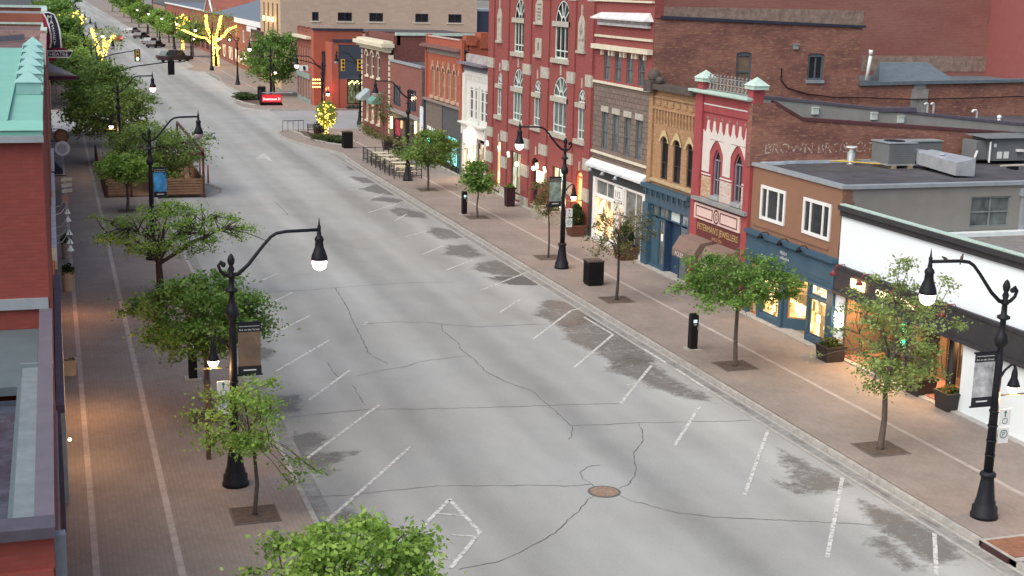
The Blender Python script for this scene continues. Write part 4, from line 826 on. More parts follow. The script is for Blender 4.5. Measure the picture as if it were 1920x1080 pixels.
# ============================================================ 8 red arcade building
b=thing('shop_building','orange-red brick building with a row of six slim arched windows','building',(28,101.6,SZ))
RB=brick('orange_brick',(.40,.11,.06),(.34,.09,.055),(.3,.11,.08),mott=.3)
W8=[(104.85-i*1.53-.36,104.85-i*1.53+.36) for i in range(6)]
part(b,'front_wall',RB,lambda m:(wall(m,T,96.32,107.0,4.95,8.55,[(a,c,5.35,7.6,.36,'round') for a,c in W8],.3),m.tbox(T,96.32,96.9,4.2,9.9,-.2,-.002),m.tbox(T,106.6,107,4.9,9.0,-.12,-.002),m.box(28.35,45,96.4,96.7,4,9.8),m.box(28.35,28.5,96.4,106.9,4.9,8.5)))
for a,c in W8: window(b,T,a+.01,c-.01,5.36,7.58,mat('buff_frame',(.4,.3,.2)),GLASSD,ah=.36,fw=.07,h=(.5,),d=.03)
def f(m):
    for a,c in W8:
        P=archpts(a-.17,c+.17,7.24,.55); Q=archpts(a,c,7.24,.36)
        for i in range(len(P)-1): m.add([T(*P[i],-.07),T(*P[i+1],-.07),T(*Q[i+1],-.07),T(*Q[i],-.07)],[(0,1,2,3)])
        m.tbox(T,a-.17,a-.02,5.4,7.24,-.07,-.003); m.tbox(T,a-.2,c+.2,5.12,5.34,-.16,.02); m.tbox(T,(a+c)/2-.1,(a+c)/2+.1,7.75,8.05,-.1,-.003)
part(b,'window_surrounds',mat('sandstone',(.47,.33,.24),var=.15),f)
part(b,'frieze',mat('weathered_frieze',(.25,.2,.18),var=.25,scale=4),lambda m:(m.tbox(T,96.9,107,8.55,9.0,-.06,.2),m.tbox(T,96.5,107.3,4.85,5.02,-.22,.1)))
part(b,'cornice',mat('brown_cornice',(.20,.1,.09),var=.2),lambda m:(m.tbox(T,96.6,107.6,9.0,9.14,-.45,.2),m.tbox(T,96.6,107.4,9.14,9.24,-.3,.2)))
part(b,'parapet',RB,lambda m:(m.tbox(T,96.4,106.9,9.24,9.78,0,.3),m.tbox(T,106.5,107,9.24,9.95,-.06,.35),m.box(28.1,28.9,96.25,97.2,9.5,10.2),m.box(29.2,30,96.3,97.8,9.3,10.4)))
part(b,'coping',mat('pale_coping',(.5,.38,.34)),lambda m:m.tbox(T,96.6,106.5,9.78,9.85,-.06,.36))
part(b,'roof',TARR,lambda m:m.box(28.4,45,96.7,106.9,8.8,9.0))
def f(m):
    m.tbox(T,101.9,106.9,2.45,4.85,-.02,.2); 
    for i in range(8): m.tbox(T,101.95,106.85,2.6+i*.28,2.63+i*.28,-.04,-.021)
part(b,'brown_boards',mat('taupe_boards',(.17,.135,.115)),f)
part(b,'dark_boards',mat('slate_boards',(.085,.085,.09)),lambda m:(m.tbox(T,96.9,101.85,2.7,4.85,-.05,.2),m.tbox(T,101.8,101.95,SZ,4.85,-.1,.2),m.tbox(T,96.32,96.9,SZ,4.2,-.12,.2)))
window(b,T,98.0,101.7,.5,2.7,BLACK,litwin('teal_posters',c=(.25,.8,.75),es=1.2,scale=1.2),fw=.08,v=(.5,),d=.05); part(b,'bulkhead',BLACK,lambda m:m.tbox(T,96.9,101.7,SZ,.5,-.03,.2))
window(b,T,102.0,106.6,.5,2.4,mat('olive_frame',(.12,.12,.08)),GLASSD,fw=.08,v=(.33,.66),d=.05); part(b,'sign_strip',WHITE,lambda m:(m.tbox(T,105.2,106.4,2.55,2.85,-.05,-.02),m.tbox(T,104.2,104.9,2.55,2.8,-.05,-.02)))
tn=thing('neon_sign','small round turquoise neon sign hanging in a shop window behind the trees','sign',(27.6,104.6,2.0))
part(tn,'tube_light',TEALG,lambda m:m.prism(TF(27.6),[(104.6+.42*math.cos(i*.5236),2.0+.4*math.sin(i*.5236)) for i in range(12)],0,.06)); part(tn,'bracket',BLACK,lambda m:m.box(27.66,28,104.55,104.65,2.3,2.36))
# ============================================================ 9 slate slice + 10 flat brown
b=thing('shop_building','slim dark slate-clad building with an upright white banner','building',(28,107.6,SZ))
part(b,'wall',mat('dark_slate',(.05,.055,.07),var=.25),lambda m:(m.box(28,40,107.05,108.35,SZ,7.1),m.box(27.85,28,107.2,107.4,SZ,7.0)))
part(b,'banner',mat('white_banner',(.62,.7,.8)),lambda m:m.tbox(T,107.2,108.2,2.2,4.2,-.2,-.12)); part(b,'lower_wall',CONCD,lambda m:m.tbox(T,107.1,108.3,SZ,2.1,-.08,-.004))
b=thing('shop_building','low flat-roofed brownish-red building beside the cream-corniced corner block','building',(28,113.8,SZ))
BR=brick('plain_brown_brick',(.26,.105,.085),(.22,.09,.075),(.2,.1,.09),mott=.3)
W10=[(115.4,118.2),(110.2,112.5)]
part(b,'front_wall',BR,lambda m:wall(m,T,108.37,119.4,3.2,7.15,[(a,c,3.5,5.25,0,'r') for a,c in W10],.2))
for a,c in W10: window(b,T,a,c,3.5,5.25,mat('navy_frame',(.04,.05,.08)),GLASS,fw=.08,v=(.33,.66),d=.03)
part(b,'coping',METAL,lambda m:(m.box(27.9,28.3,108.37,119.4,7.15,7.32),m.box(28.3,45,108.37,108.6,7.15,7.32)))
part(b,'ledge',CONCD,lambda m:m.tbox(T,108.37,119.9,2.95,3.2,-.3,.1))
part(b,'shopfront',mat('olive_brown_front',(.14,.12,.08)),lambda m:(m.tbox(T,108.37,119.4,2.45,2.95,-.1,.2),m.tbox(T,108.37,110.0,SZ,2.45,-.05,.2),m.tbox(T,113.4,114.6,SZ,2.45,-.05,.2),m.tbox(T,118.2,119.4,SZ,2.45,-.05,.2),m.tbox(T,110,113.4,SZ,.5,-.05,.2),m.tbox(T,114.6,118.2,SZ,.5,-.05,.2)))
window(b,T,110.0,113.4,.5,2.45,BROWND,GLASSD,v=(.5,),d=.05); window(b,T,114.6,118.2,.5,2.45,BROWND,GLASSD,v=(.5,),d=.05)
part(b,'wall_light',emis('amber_wall_light',(1,.62,.25),4),lambda m:(m.box(27.6,27.75,117.4,117.65,1.5,2.5),m.box(27.6,27.75,108.9,109.1,1.9,2.9))); warm((27.3,117.4,2),14,parent=b); warm((27.3,109,2.3),12,parent=b)
part(b,'hanging_poster',mat('red_blue_poster',(.35,.04,.06),var=.8,scale=3),lambda m:m.box(27.1,27.16,112.0,113.6,1.4,2.7)); part(b,'poster_bracket',BLACK,lambda m:m.box(27.08,28,111.9,113.7,2.7,2.76))
part(b,'roof',TARR,lambda m:m.box(28.25,45,108.6,119.35,6.9,7.1))
# ============================================================ 11 cream corniced corner block
b=thing('corner_building','brown brick corner building with a heavy cream cornice and cream quoins','building',(28,125.3,SZ)); 
DB=brick('deep_brown_brick',(.20,.075,.065),(.17,.065,.06),(.14,.07,.06),mott=.25)
W11=[(128.3,129.4),(125.9,127.0),(123.4,124.5)]
part(b,'front_wall',DB,lambda m:(wall(m,T,119.42,131.1,SZ,7.9,[(a,c,5.35,7.55,.35,'round') for a,c in W11]+[(a,c,1.2,3.6,.3,'round') for a,c in W11],.25),m.box(28.3,37.5,119.42,119.7,SZ,9.35),m.box(28.3,50,130.85,131.1,SZ,9.3),m.box(28.6,28.9,119.42,131.1,8.5,9.4)))
for a,c in W11:
    window(b,T,a,c,5.36,7.54,CREAM,GLASS,ah=.35,fw=.1,h=(.5,),d=.03,sill=.15,sm=CREAM); window(b,T,a,c,1.2,3.59,CREAM,LITD,ah=.3,fw=.1,d=.03,sill=.15,sm=CREAM)
    part(b,'window_hood',CREAM,lambda m:[m.add([T(*p,-.1),T(*q,-.1),T(*q2,-.1),T(*p2,-.1)],[(0,1,2,3)]) for p,q,p2,q2 in zip(archpts(a-.2,c+.2,7.2,.6)[:-1],archpts(a-.2,c+.2,7.2,.6)[1:],archpts(a,c,7.2,.35)[:-1],archpts(a,c,7.2,.35)[1:])])
part(b,'cornice',CREAM,lambda m:(m.tbox(T,119.1,131.4,8.3,8.62,-.85,.3),m.tbox(T,119.3,131.2,8.1,8.3,-.55,.2),m.tbox(T,119.42,131.1,7.85,8.1,-.25,.1),m.tbox(T,120,131.2,8.62,8.8,-.5,.4)))
part(b,'quoins',CREAM,lambda m:[ (m.tbox(T,130.75,131.14,.3+i*.5,.66+i*.5,-.06,-.003),m.tbox(T,119.42,119.9,.3+i*.5,.66+i*.5,-.06,-.003),m.box(28,28.3+(.2 if i%2 else 0),119.36,119.42,.3+i*.5,.66+i*.5)) for i in range(15)])
for a,c in ((127.6,129.8),(122.9,125.0)): part(b,'awning',mat('sea_green_awning',(.12,.27,.22)) if a<125 else mat('pale_blue_awning',(.3,.38,.42)),lambda m:m.add([T(a,4.1,0),T(c,4.1,0),T(c,3.3,-.9),T(a,3.3,-.9),T(a,3.1,-.9),T(c,3.1,-.9),T(a,3.1,0),T(c,3.1,0)],[(0,1,2,3),(3,2,5,4),(0,3,4,6),(1,7,5,2)]))
part(b,'wall_coping',MINT,lambda m:(m.box(28.5,37.6,119.3,119.75,9.35,9.6),m.box(37.5,50,119.3,119.75,9.2,9.45)));part(b,'roof',TARR,lambda m:m.box(28.9,50,119.6,131,8.9,9.1))
# ============================================================ far right corner and beyond
b=thing('restaurant_building','orange-red painted corner restaurant with slate siding across the crossing','building',(28,156,SZ))
OR=mat('orange_red_paint',(.34,.095,.06),var=.08,scale=.8); NAVY=mat('navy_trim',(.035,.035,.06))
part(b,'tall_wall',OR,lambda m:(m.box(28,33.6,157,157.3,SZ,8.5),m.box(28,28.3,157.3,158.6,SZ,8.5)))
part(b,'roof_trim',NAVY,lambda m:(m.box(27.9,33.7,156.9,157.3,8.5,8.75),m.box(29.4,34,152.9,153.3,7.4,7.7)))
def f(m):
    wall(m,TS(153),29.6,30.05,SZ,7.4); m.box(28.9,29.6,153.4,157,SZ,7.3) if False else m.box(29.3,29.6,153,157,SZ,7.3); m.box(30,34,153.0,153.3,7.1,7.4)
part(b,'low_wall',OR,f)
window(b,TS(156.9),28.9,29.25,3.6,6.2,NAVY,GLASSD,v=(.5,),d=-.1)
part(b,'slate_siding',mat('slate_blue_siding',(.06,.075,.10),var=.1),lambda m:(m.box(30.02,34,153.1,153.3,3.35,7.1),[m.tbox(TS(153.1),30.02,34,3.6+i*.28,3.64+i*.28,-.05,-.002) for i in range(12)]))
window(b,TS(153.1),31.0,34,.6,3.35,BLACK,litwin('restaurant_interior',c=(.5,.5,.2),es=.3),fw=.1,v=(.33,.66),d=.0)
part(b,'red_panel',OR,lambda m:(m.box(30.02,31,153.1,153.3,SZ,3.35),m.box(30.9,34,152.9,153.1,.3,.6)))
part(b,'string_lights',emis('yellow_bulbs',(1,.8,.25),6),lambda m:[m.ball((31.2+i*.19,153.0,3.0+.12*((i*7)%3-1)),.07,4) for i in range(11)])
part(b,'low_planting',mat('dark_shrub',(.04,.045,.03),var=.5,scale=5),lambda m:[m.ball((31+i*.45,152.5,.35),.28,6) for i in range(6)])
part(b,'ornate_front',brick('far_brick',(.30,.1,.075),(.24,.08,.06),(.22,.1,.08),mott=.4),lambda m:(wall(m,T,158.6,168,SZ,8.1,[(a,a+.75,4.2,6.6,.35,'round') for a in (159.4,161.1,162.8,164.5,166.2)],.2),[m.box(28,28.5,a,a+.5,8.1,8.7) for a in (158.7,161.7,164.7,167.4)],m.box(28.1,28.4,158.6,168,8.1,8.5)))
for a in (159.4,161.1,162.8,164.5,166.2): window(b,T,a,a+.75,4.2,6.59,CREAM,GLASS,ah=.35,fw=.07,d=.1)
part(b,'cream_cornice',CREAM,lambda m:m.tbox(T,158.5,168.2,7.45,7.75,-.6,-.003))
part(b,'shopfront',mat('teal_grey_front',(.2,.27,.26),var=.4,scale=3),lambda m:(m.tbox(T,158.8,167.8,SZ,.6,-.08,-.003),m.tbox(T,158.8,167.8,2.9,3.5,-.2,-.003),[m.tbox(T,158.8+i*1.8,159.1+i*1.8,.6,2.9,-.08,-.003) for i in range(6)]))
part(b,'heater_glow',emis('red_heater',(1,.12,.06),4),lambda m:(m.box(28.6,28.95,152.9,153.05,2.1,2.5),)); warm((28.6,152.3,2.3),60,c=(1,.12,.06),parent=b)  # red pedestrian glow, built as a glowing box with its own red light
part(b,'patio_lights',emis('orange_patio_lamp',(1,.45,.12),5),lambda m:[m.ball((27.2+.25*i,153.0,z),.09,5) for i in range(4) for z in (3.3,2.9,2.5)])
part(b,'roof',TARR,lambda m:(m.box(28.3,46,157.3,168,8.2,8.4),m.box(29.6,34,153.3,157,7.0,7.2)))
b=thing('stone_building','big plain beige stone block with a row of small square windows above the restaurant','building',(28,190,SZ))
BEI=brick('beige_stone',(.52,.40,.32),(.46,.35,.28),(.46,.37,.3),bw=.9,bh=.4,mott=.3,mc=(.4,.32,.26),ms=.25,light=(.58,.46,.37))
W12=[(32.3,33.15),(35.65,37.55),(39.85,41.7),(46.05,47.85),(50.6,52.45)]
part(b,'side_wall',BEI,lambda m:(wall(m,TS(182),28.2,54.6,SZ,13.5,[(a,c,8.93,10.05,0,'r') for a,c in W12],.2),m.box(28.4,54.5,182.3,182.5,SZ,13.4)))
for a,c in W12: window(b,TS(182),a,c,8.93,10.05,NAVY,GLASSD,fw=.12,v=(.5,),d=.05,sill=.2,sm=CREAM)
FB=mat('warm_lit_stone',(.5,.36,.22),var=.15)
part(b,'front_wall',FB,lambda m:wall(m,TF(28.2),182,200,SZ,13.5,[(a,a+1.3,7.0,11,.0,'r') for a in (184,188,192,196)],.25))
for a in (184,188,192,196): window(b,TF(28.2),a,a+1.3,7,11,BROWND,GLASSD,d=.1)
for a in (186.6,190.6,194.6): part(b,'wall_lantern',emis('lantern_glow',(1,.7,.3),5),lambda m:m.box(27.8,28,a,a+.3,8.6,9.2)); warm((27.5,a,8.9),20,c=(1,.65,.3),parent=b)
part(b,'balcony',mat('balcony_metal',(.12,.08,.07)),lambda m:(m.box(26.6,28.2,186,199,6.0,6.25),[m.box(26.6,26.68,186+i*.6,186.08+i*.6,6.25,7.2) for i in range(22)],m.box(26.58,26.7,186,199,7.2,7.3)))
b=thing('dark_building','dark blue metal-clad block rising behind the brick shops','building',(58,183,SZ))
part(b,'wall',mat('dark_blue_cladding',(.035,.045,.08)),lambda m:m.box(54.8,61,182.5,195,SZ,10.5)); part(b,'roof_trim',METAL,lambda m:m.box(54.7,61.1,182.4,195.1,10.5,10.75))
# long brick block along the far right side
b=thing('brick_building','long brick building with a white fascia far along the right side','building',(29,290,SZ))
FBR=mat('far_red_brick',(.27,.095,.065),var=.2,scale=.6)
def f(m):
    wall(m,TF(29),202,380,SZ,7.9,[(206+i*9,208.4+i*9,4.3,6.2,0,'r') for i in range(19)]+[(204+i*9,210+i*9,.6,3,0,'r') for i in range(19)],.25)
    m.box(29.3,60,202,202.3,SZ,7.9)
part(b,'wall',FBR,f)
part(b,'fascia',WHITE,lambda m:(m.box(28.4,29,202,232,7.3,8.1),m.box(28.7,29,232,380,7.9,8.2),m.box(28.3,28.5,206,216,6.4,7.2)))
for i in range(19):
    window(b,TF(29),206+i*9,208.4+i*9,4.3,6.2,WHITE if i<5 else DFRAME,GLASSB if i<5 else GLASSD,fw=.15,d=.05,v=(.5,))
    window(b,TF(29),204+i*9,210+i*9,.6,3,BROWND,litwin('far_shop_interior',c=(1,.6,.3),es=1.3,scale=.8) if i in (2,3,4,5) else GLASSD,fw=.12,d=.05,v=(.33,.66))
part(b,'roof',mat('blue_grey_shingle',(.13,.16,.2),var=.2),lambda m:(m.add([(28.4,202,8.1),(28.4,262,8.1),(40,256,11.8),(40,208,11.8)],[(0,1,2,3)]),m.add([(28.4,202,8.1),(40,208,11.8),(60,208,11.8),(60,202,8.1)],[(0,1,2,3)]),m.box(29.2,60,262,380,8,8.2)))
def f(m): m.add([(28.3,262,8.2),(28.3,276,8.2),(28.3,269,11.5),(40,262,8.2),(40,276,8.2),(40,269,11.5)],[(0,1,2),(0,2,5,3),(1,4,5,2)])
part(b,'gable',FBR,f); part(b,'gable_trim',WHITE,lambda m:(m.tube([(28.2,262,8.2),(28.2,269,11.6)],.18,4),m.tube([(28.2,276,8.2),(28.2,269,11.6)],.18,4)))
# more distant blocks on both sides, each a building with windows
random.seed(21)
far=[(29,384,430,7,'tan brick house-front far along the right side','tan'),(29,434,500,9,'grey block far along the right side of the street','grey'),(30,505,640,8,'dark red block at the far end of the right side','red'),
     (33,650,820,10,'pale block closing the far end of the right side','grey')]
FC={'tan':mat('far_tan',(.3,.2,.14),var=.1),'grey':mat('far_grey',(.25,.25,.26),var=.1),'red':mat('far_dark_red',(.22,.08,.06),var=.1)}
for x,a,c,h,lb,k in far:
    b=thing('building',lb,'building',(x,(a+c)/2,SZ)); n=int((c-a)/8)
    part(b,'wall',FC[k],lambda m:(wall(m,TF(x),a,c,SZ,h,[(a+3+i*8,a+6+i*8,1,3,0,'r') for i in range(n)]+[(a+3+i*8,a+5+i*8,4.5,6,0,'r') for i in range(n)],.3),m.box(x+.4,x+20,a,a+.3,SZ,h)))
    for i in range(n): window(b,TF(x),a+3+i*8,a+6+i*8,1,3,DFRAME,GLASSD,d=.1,fw=.15)
    part(b,'roof',TARR,lambda m:m.box(x,x+20,a,c,h,h+.3))
# ============================================================ left side
XL=-.28; TL=TR(XL)
COPD=mat('dark_coping',(.07,.065,.09)); LAV=mat('mauve_grey_coping',(.125,.113,.14),var=.1,rough=.5)
REDL=brick('left_red_brick',(.25,.062,.052),(.22,.055,.047),(.21,.06,.052),bw=.26,bh=.09,mott=.2,mc=(.28,.065,.045),ms=.8,light=(.27,.07,.058))
b=thing('shop_building','red brick building nearest on the left, seen over its dark parapet and grey roof','building',(-7,26,SZ))
part(b,'wall',REDL,lambda m:(m.box(-16,XL,19.55,19.8,SZ,5.82),m.box(XL-.3,XL,19.8,33.45,SZ,5.2),m.box(-16,XL-.02,19.45,19.55,5.2,5.3)))
part(b,'parapet_coping',[COPD,LAV],lambda m:(m.box(-16,XL+.03,19.35,19.85,5.82,5.98),setattr(m,'m',1),m.box(XL-.26,XL+.02,19.85,33.5,5.75,5.95)))
part(b,'gutter_flashing',mat('pale_blue_flashing',(.17,.21,.235),rough=.5),lambda m:(m.box(XL-.58,XL-.27,19.85,29.5,5.5,5.62),m.box(XL-.62,XL-.27,29.4,29.5,5.4,5.7)))
part(b,'roof',mat('slate_green_membrane',(.095,.13,.145),var=.12,scale=1.5,rough=.5),lambda m:(m.box(-16,XL-.3,28.5,33.4,5.3,5.48),m.box(-.95,XL-.55,19.85,28.5,5.3,5.5)))
part(b,'light_well',mat('roof_well',(.05,.06,.085),var=.6,scale=1.5,rough=.25),lambda m:m.box(-16,-.95,19.85,28.5,5.1,5.2))  # lower roof; its shadow is put into the dark colour
part(b,'wall_trim',mat('wet_steel',(.3,.33,.36)),lambda m:(m.box(XL,XL+.03,19.6,33.4,3.3,3.45),m.box(XL,XL+.16,20,20.2,SZ,5.6)))
b=thing('shop_building','tall red brick building on the left with a pale green metal roof and small pyramids','building',(-7,47,SZ))
part(b,'wall',REDL,lambda m:(m.box(-16,XL-.02,33.5,33.8,SZ,10.0),m.box(XL-.32,XL-.02,33.8,60,SZ,10.0),m.box(-16,XL,59.7,60,SZ,10.5)))
part(b,'base_flashing',METAL,lambda m:m.box(-16,XL-.05,33.4,33.5,5.95,6.2))
GR=mat('pale_green_copper',(.19,.43,.355),var=.07,rough=.5,scale=.8)
def f(m):
    m.add([(-16,33.4,10.1),(XL+.0,33.4,10.1),(XL+.0,60,10.75),(-16,60,10.75),(-16,33.4,9.95),(XL,33.4,9.95),(XL,60,10.5)],[(0,1,2,3),(4,5,1,0),(5,6,2,1)])
    m.add([(-16,33.35,10.12),(XL+.02,33.35,10.12),(XL+.02,33.9,10.3),(-16,33.9,10.3),(-16,34.5,10.14),(XL+.02,34.5,10.14)],[(0,1,2,3),(3,2,5,4)])
    m.box(XL-.09,XL+.02,34,60,10.15,10.3) if False else None
    for x in (-1.1,-2.6,-4.1): m.add([(x,34,10.2),(x+.04,34,10.2),(x+.04,60,10.85),(x,60,10.85),(x,34,10.1),(x+.04,34,10.1),(x+.04,60,10.75),(x,60,10.75)],[(0,1,2,3),(0,3,7,4),(1,5,6,2),(0,4,5,1)])
part(b,'roof',GR,f)
part(b,'roof_edge',METAL,lambda m:m.box(-16,XL+.02,33.3,33.42,9.85,10.0))
def pyr(y):
    def f(m):
        z=10.1+(y-33.4)*.0244; m.box(-.98,-.33,y-.33,y+.33,z,z+.34)
        m.add([(-1.03,y-.38,z+.34),(-.28,y-.38,z+.34),(-.28,y+.38,z+.34),(-1.03,y+.38,z+.34),(-.66,y,z+.66)],[(0,1,4),(1,2,4),(2,3,4),(3,0,4),(0,3,2,1)])
    part(b,'roof_pyramid',mat('pale_blue_copper',(.25,.45,.43),var=.08,rough=.5),f)
for y in (41.8,44.6,47.5,50.4,53.5,56.8): pyr(y)
# facade pieces on the left seen edge on
part(b,'sign_fascia',mat('white_sign_fascia',(.78,.82,.8)),lambda m:m.box(XL-.02,XL+.14,50,62,3.9,4.35))
for y in (52,53.5,55.4,58.6,60.6):
    mb=MB(); mb.tube([(XL+.12,y,4.15),(XL+.35,y,4.2),(XL+.5,y,4.42),(XL+.62,y,4.3),(XL+.62,y,4.05)],.02,6); o=mb.build('gooseneck_lamp',METAL,b,True); sub(o,'shade',mat('lit_shade',(.75,.85,.75),var=.02),lambda q:q.lathe([(.02,.08),(.13,-.12)],(XL+.62,y,3.98),8))
part(b,'shopfront',mat('mauve_shopfront',(.16,.13,.16)),lambda m:(m.box(XL,XL+.1,34,50,SZ,3.2),m.box(XL,XL+.2,34,50,3.2,3.4)))
for y in (36,39,42,45.5): part(b,'light_panel',mat('pale_pilaster',(.5,.52,.48)),lambda m:m.box(XL+.1,XL+.2,y,y+.5,SZ,3.1))
warm((XL+.75,43.5,2.1),130,parent=b,c=(1,.5,.2)); warm((XL+.7,39,2.0),60,parent=b); warm((XL+.7,57.5,1.9),70,parent=b,c=(1,.45,.15))
part(b,'wall_lantern',LAMPW,lambda m:m.ball((XL+.28,39.0,.9),.05,6))
b=thing('shop_building','brown roofed shops on the left beyond the green copper roof','building',(-7,86,SZ))
part(b,'wall',OLDB,lambda m:(m.box(XL-.3,XL,60.1,112.9,SZ,9.9),m.box(-16,XL,112.6,112.9,SZ,10.1)))
part(b,'roof',mat('brown_felt',(.14,.085,.08),var=.3,scale=.5),lambda m:(m.box(-16,XL-.3,60.1,100,9.6,9.8),m.box(-16,XL-.3,100,112.6,9.7,9.95)))
part(b,'coping',mat('pale_patched_coping',(.32,.22,.2),var=.4),lambda m:(m.box(XL-.35,XL+.03,60.1,96,9.9,10.05),m.box(-16,XL,95.7,96.1,9.8,10.2)))
part(b,'white_coping',MINT,lambda m:(m.box(-16,XL+.03,112.5,112.7,10.1,10.25),m.box(XL-.35,XL+.06,98,112.7,10.0,10.18)))
part(b,'skylight',METAL,lambda m:m.add([(-4,84,9.85),(-1.5,90,9.85),(-1.5,90,10.2),(-4,84,10.2)],[(0,1,2,3)]))
for k,(y,c,l) in enumerate(((64,'awning',0),(76,'awning',1))): pass
part(b,'awning',mat('navy_awning',(.03,.035,.07)),lambda m:m.add([(XL,84,3.4),(XL,95,3.4),(XL+.6,95,2.7),(XL+.6,84,2.7),(XL+.6,95,2.45),(XL+.6,84,2.45),(XL,84,2.45),(XL,95,2.45)],[(0,1,2,3),(3,2,4,5),(0,3,5,6),(1,7,4,2)]))
part(b,'white_fascia',WHITE,lambda m:(m.box(XL,XL+.15,66,72,3.4,4.1),m.box(XL,XL+.15,78,82,3.4,4.2),m.box(XL,XL+.12,63,64,1,3)))
for (y,r,z,m1,m2,lb) in ((90,.46,4.0,mat('brown_sign',(.14,.06,.035)),mat('tan_sign_face',(.25,.13,.07)),'round brown projecting sign with a darker rim on the left shop row'),(83,.42,4.05,mat('white_sign_rim',(.6,.6,.62)),mat('grey_sign_face',(.38,.38,.42)),'round pale grey projecting sign on the left shop row')):
    s=thing('projecting_sign',lb,'sign',(XL+.55,y,z))
    part(s,'rim',m1,lambda m:m.prism(TS(y),[(XL+.62+r*math.cos(i*.3142),z+r*math.sin(i*.3142)) for i in range(20)],0,.1)); part(s,'face',m2,lambda m:m.prism(TS(y),[(XL+.62+r*.68*math.cos(i*.3142),z+r*.68*math.sin(i*.3142)) for i in range(20)],-.015,-.002)); part(s,'bracket',BLACK,lambda m:m.box(XL,XL+.62,y+.03,y+.07,z+r-.02,z+r+.02))
s=thing('projecting_sign','stacked cream board sign hanging from the left shop row','sign',(XL+.7,71,3.6))
for i in range(3): part(s,'board',CREAM,lambda m:m.prism(TS(71),[(XL+.45,3.95-i*.28),(XL+.95,4.0-i*.28),(XL+.95,3.83-i*.28),(XL+.45,3.78-i*.28)],0,.06))
part(s,'bracket',BLACK,lambda m:m.box(XL,XL+.7,71.06,71.1,4.05,4.1)); part(s,'lower_board',mat('salmon_board',(.5,.28,.18)),lambda m:m.box(XL+.45,XL+.8,71,71.05,2.7,3.1))
b=thing('theatre_building','red brick theatre block on the left carrying the curved vertical sign','building',(-7,122,SZ))
part(b,'wall',FBR,lambda m:(m.box(-16,XL,113,113.3,SZ,10.9),m.box(XL-.3,XL,113.3,130.5,SZ,10.9),m.box(-16,XL,130.2,130.5,SZ,11)))
part(b,'roof',mat('grey_felt',(.2,.2,.22),var=.2),lambda m:m.box(-16,XL-.3,113.3,130.2,10.5,10.7)); part(b,'coping',MINT,lambda m:(m.box(-16,XL+.05,130.0,130.3,11,11.2),m.box(XL-.35,XL+.1,113,130.5,10.9,11.1)))
s=thing('theatre_sign','curved vertical theatre sign in maroon and navy with white letters, above a name bar','sign',(.1,104,8))
YT=104.0; TSg=TS(YT)
def edge(t): # left and right edges over height t 0..1 (bottom to top)
    z=8.75+t*2.45; l=-.42+.13*math.sin(math.pi*t*1.05)-.32*t*.0; return z
Lc=[(-.10,8.75),(-.0,9.1),(.02,9.6),(-.06,10.2),(-.2,10.7),(-.42,11.15)]; Rc=[(.68,8.75),(.66,9.4),(.62,10.0),(.48,10.6),(.3,11.05),(-.05,11.2)]
part(s,'blade',mat('navy_sign',(.02,.02,.04)),lambda m:m.prism(TSg,Lc+Rc[::-1],0,.3))
part(s,'side_fin',mat('maroon_sign',(.22,.02,.06)),lambda m:m.prism(TSg,[(-.75,8.6),(-.1,8.6),(-.05,9.6),(-.12,10.2),(-.3,10.8),(-.5,11.05),(-.45,10.0),(-.6,9.2)],.02,.25))
part(s,'outline',mat('white_tube',(.7,.74,.72)),lambda m:(m.tube([(x,YT-.03,z) for x,z in Lc+Rc[::-1]],.055,5),))
for ch,(x,z) in zip('MASSEY',((-.02,10.72),(.08,10.38),(.17,10.03),(.22,9.68),(.24,9.33),(.24,8.95))): text(s,ch,TSg,x,z,.42,WHITE,d=-.02,center=True)
part(s,'name_bar',mat('navy_sign',(.02,.02,.04)),lambda m:m.prism(TSg,[(-.45,8.1),(1.2,8.1),(1.42,8.52),(-.45,8.52)],-.02,.3)); part(s,'bar_outline',mat('white_tube',(.7,.74,.72)),lambda m:m.tube([(-.45,YT-.05,8.1),(1.2,YT-.05,8.1),(1.44,YT-.05,8.54),(-.45,YT-.05,8.54)],.04,5))
part(s,'bar_cap',mat('maroon_sign',(.22,.02,.06)),lambda m:(m.prism(TSg,[(-.5,8.54),(1.0,8.54),(1.0,8.74),(-.5,8.74)],.02,.28),m.prism(TSg,[(-.2,7.85),(.3,7.85),(.35,8.08),(-.2,8.08)],.02,.28)))
text(s,'THEATRE',TSg,-.35,8.2,.34,WHITE,d=-.04,width=1.45)
s=thing('theatre_canopy','wedge-shaped grey canopy jutting over the left pavement below the theatre sign','canopy',(.6,107,6.4))
part(s,'canopy_top',mat('taupe_roofing',(.26,.24,.22)),lambda m:m.add([(XL,106,6.65),(1.75,106,6.65),(XL,112,7.3),(XL,106,7.0)],[(0,1,2),(0,1,3),(1,2,3)])); part(s,'canopy_face',mat('maroon_black',(.06,.015,.04)),lambda m:m.box(XL,1.8,105.9,106.05,6.4,6.66)); part(s,'soffit',CONCD,lambda m:m.box(XL,1.7,106.05,110,6.36,6.42))
# left buildings past the crossing
for k,(a,c,h,lb,mm) in enumerate(((153,205,8.5,'grey-brown shop row on the left just past the crossing',OLDB2),(206,300,8,'dark brick row far along the left pavement',FBR),(301,480,7.5,'low grey row at the far left of the street',FC['grey']))):
    b=thing('shop_building',lb,'building',(-8,(a+c)/2,SZ)); n=int((c-a)/6)
    part(b,'wall',mm,lambda m:(m.box(-16,XL,a,a+.3,SZ,h),wall(m,TL,a+.3,c,SZ,h,[(a+2+i*6,a+4+i*6,4.2,6,0,'r') for i in range(n)],.25))); part(b,'roof',TARR,lambda m:m.box(-16,XL-.1,a+.3,c,h-.5,h-.3)); part(b,'coping',MINT,lambda m:m.box(-16,XL+.1,a-.05,a+.3,h,h+.2))
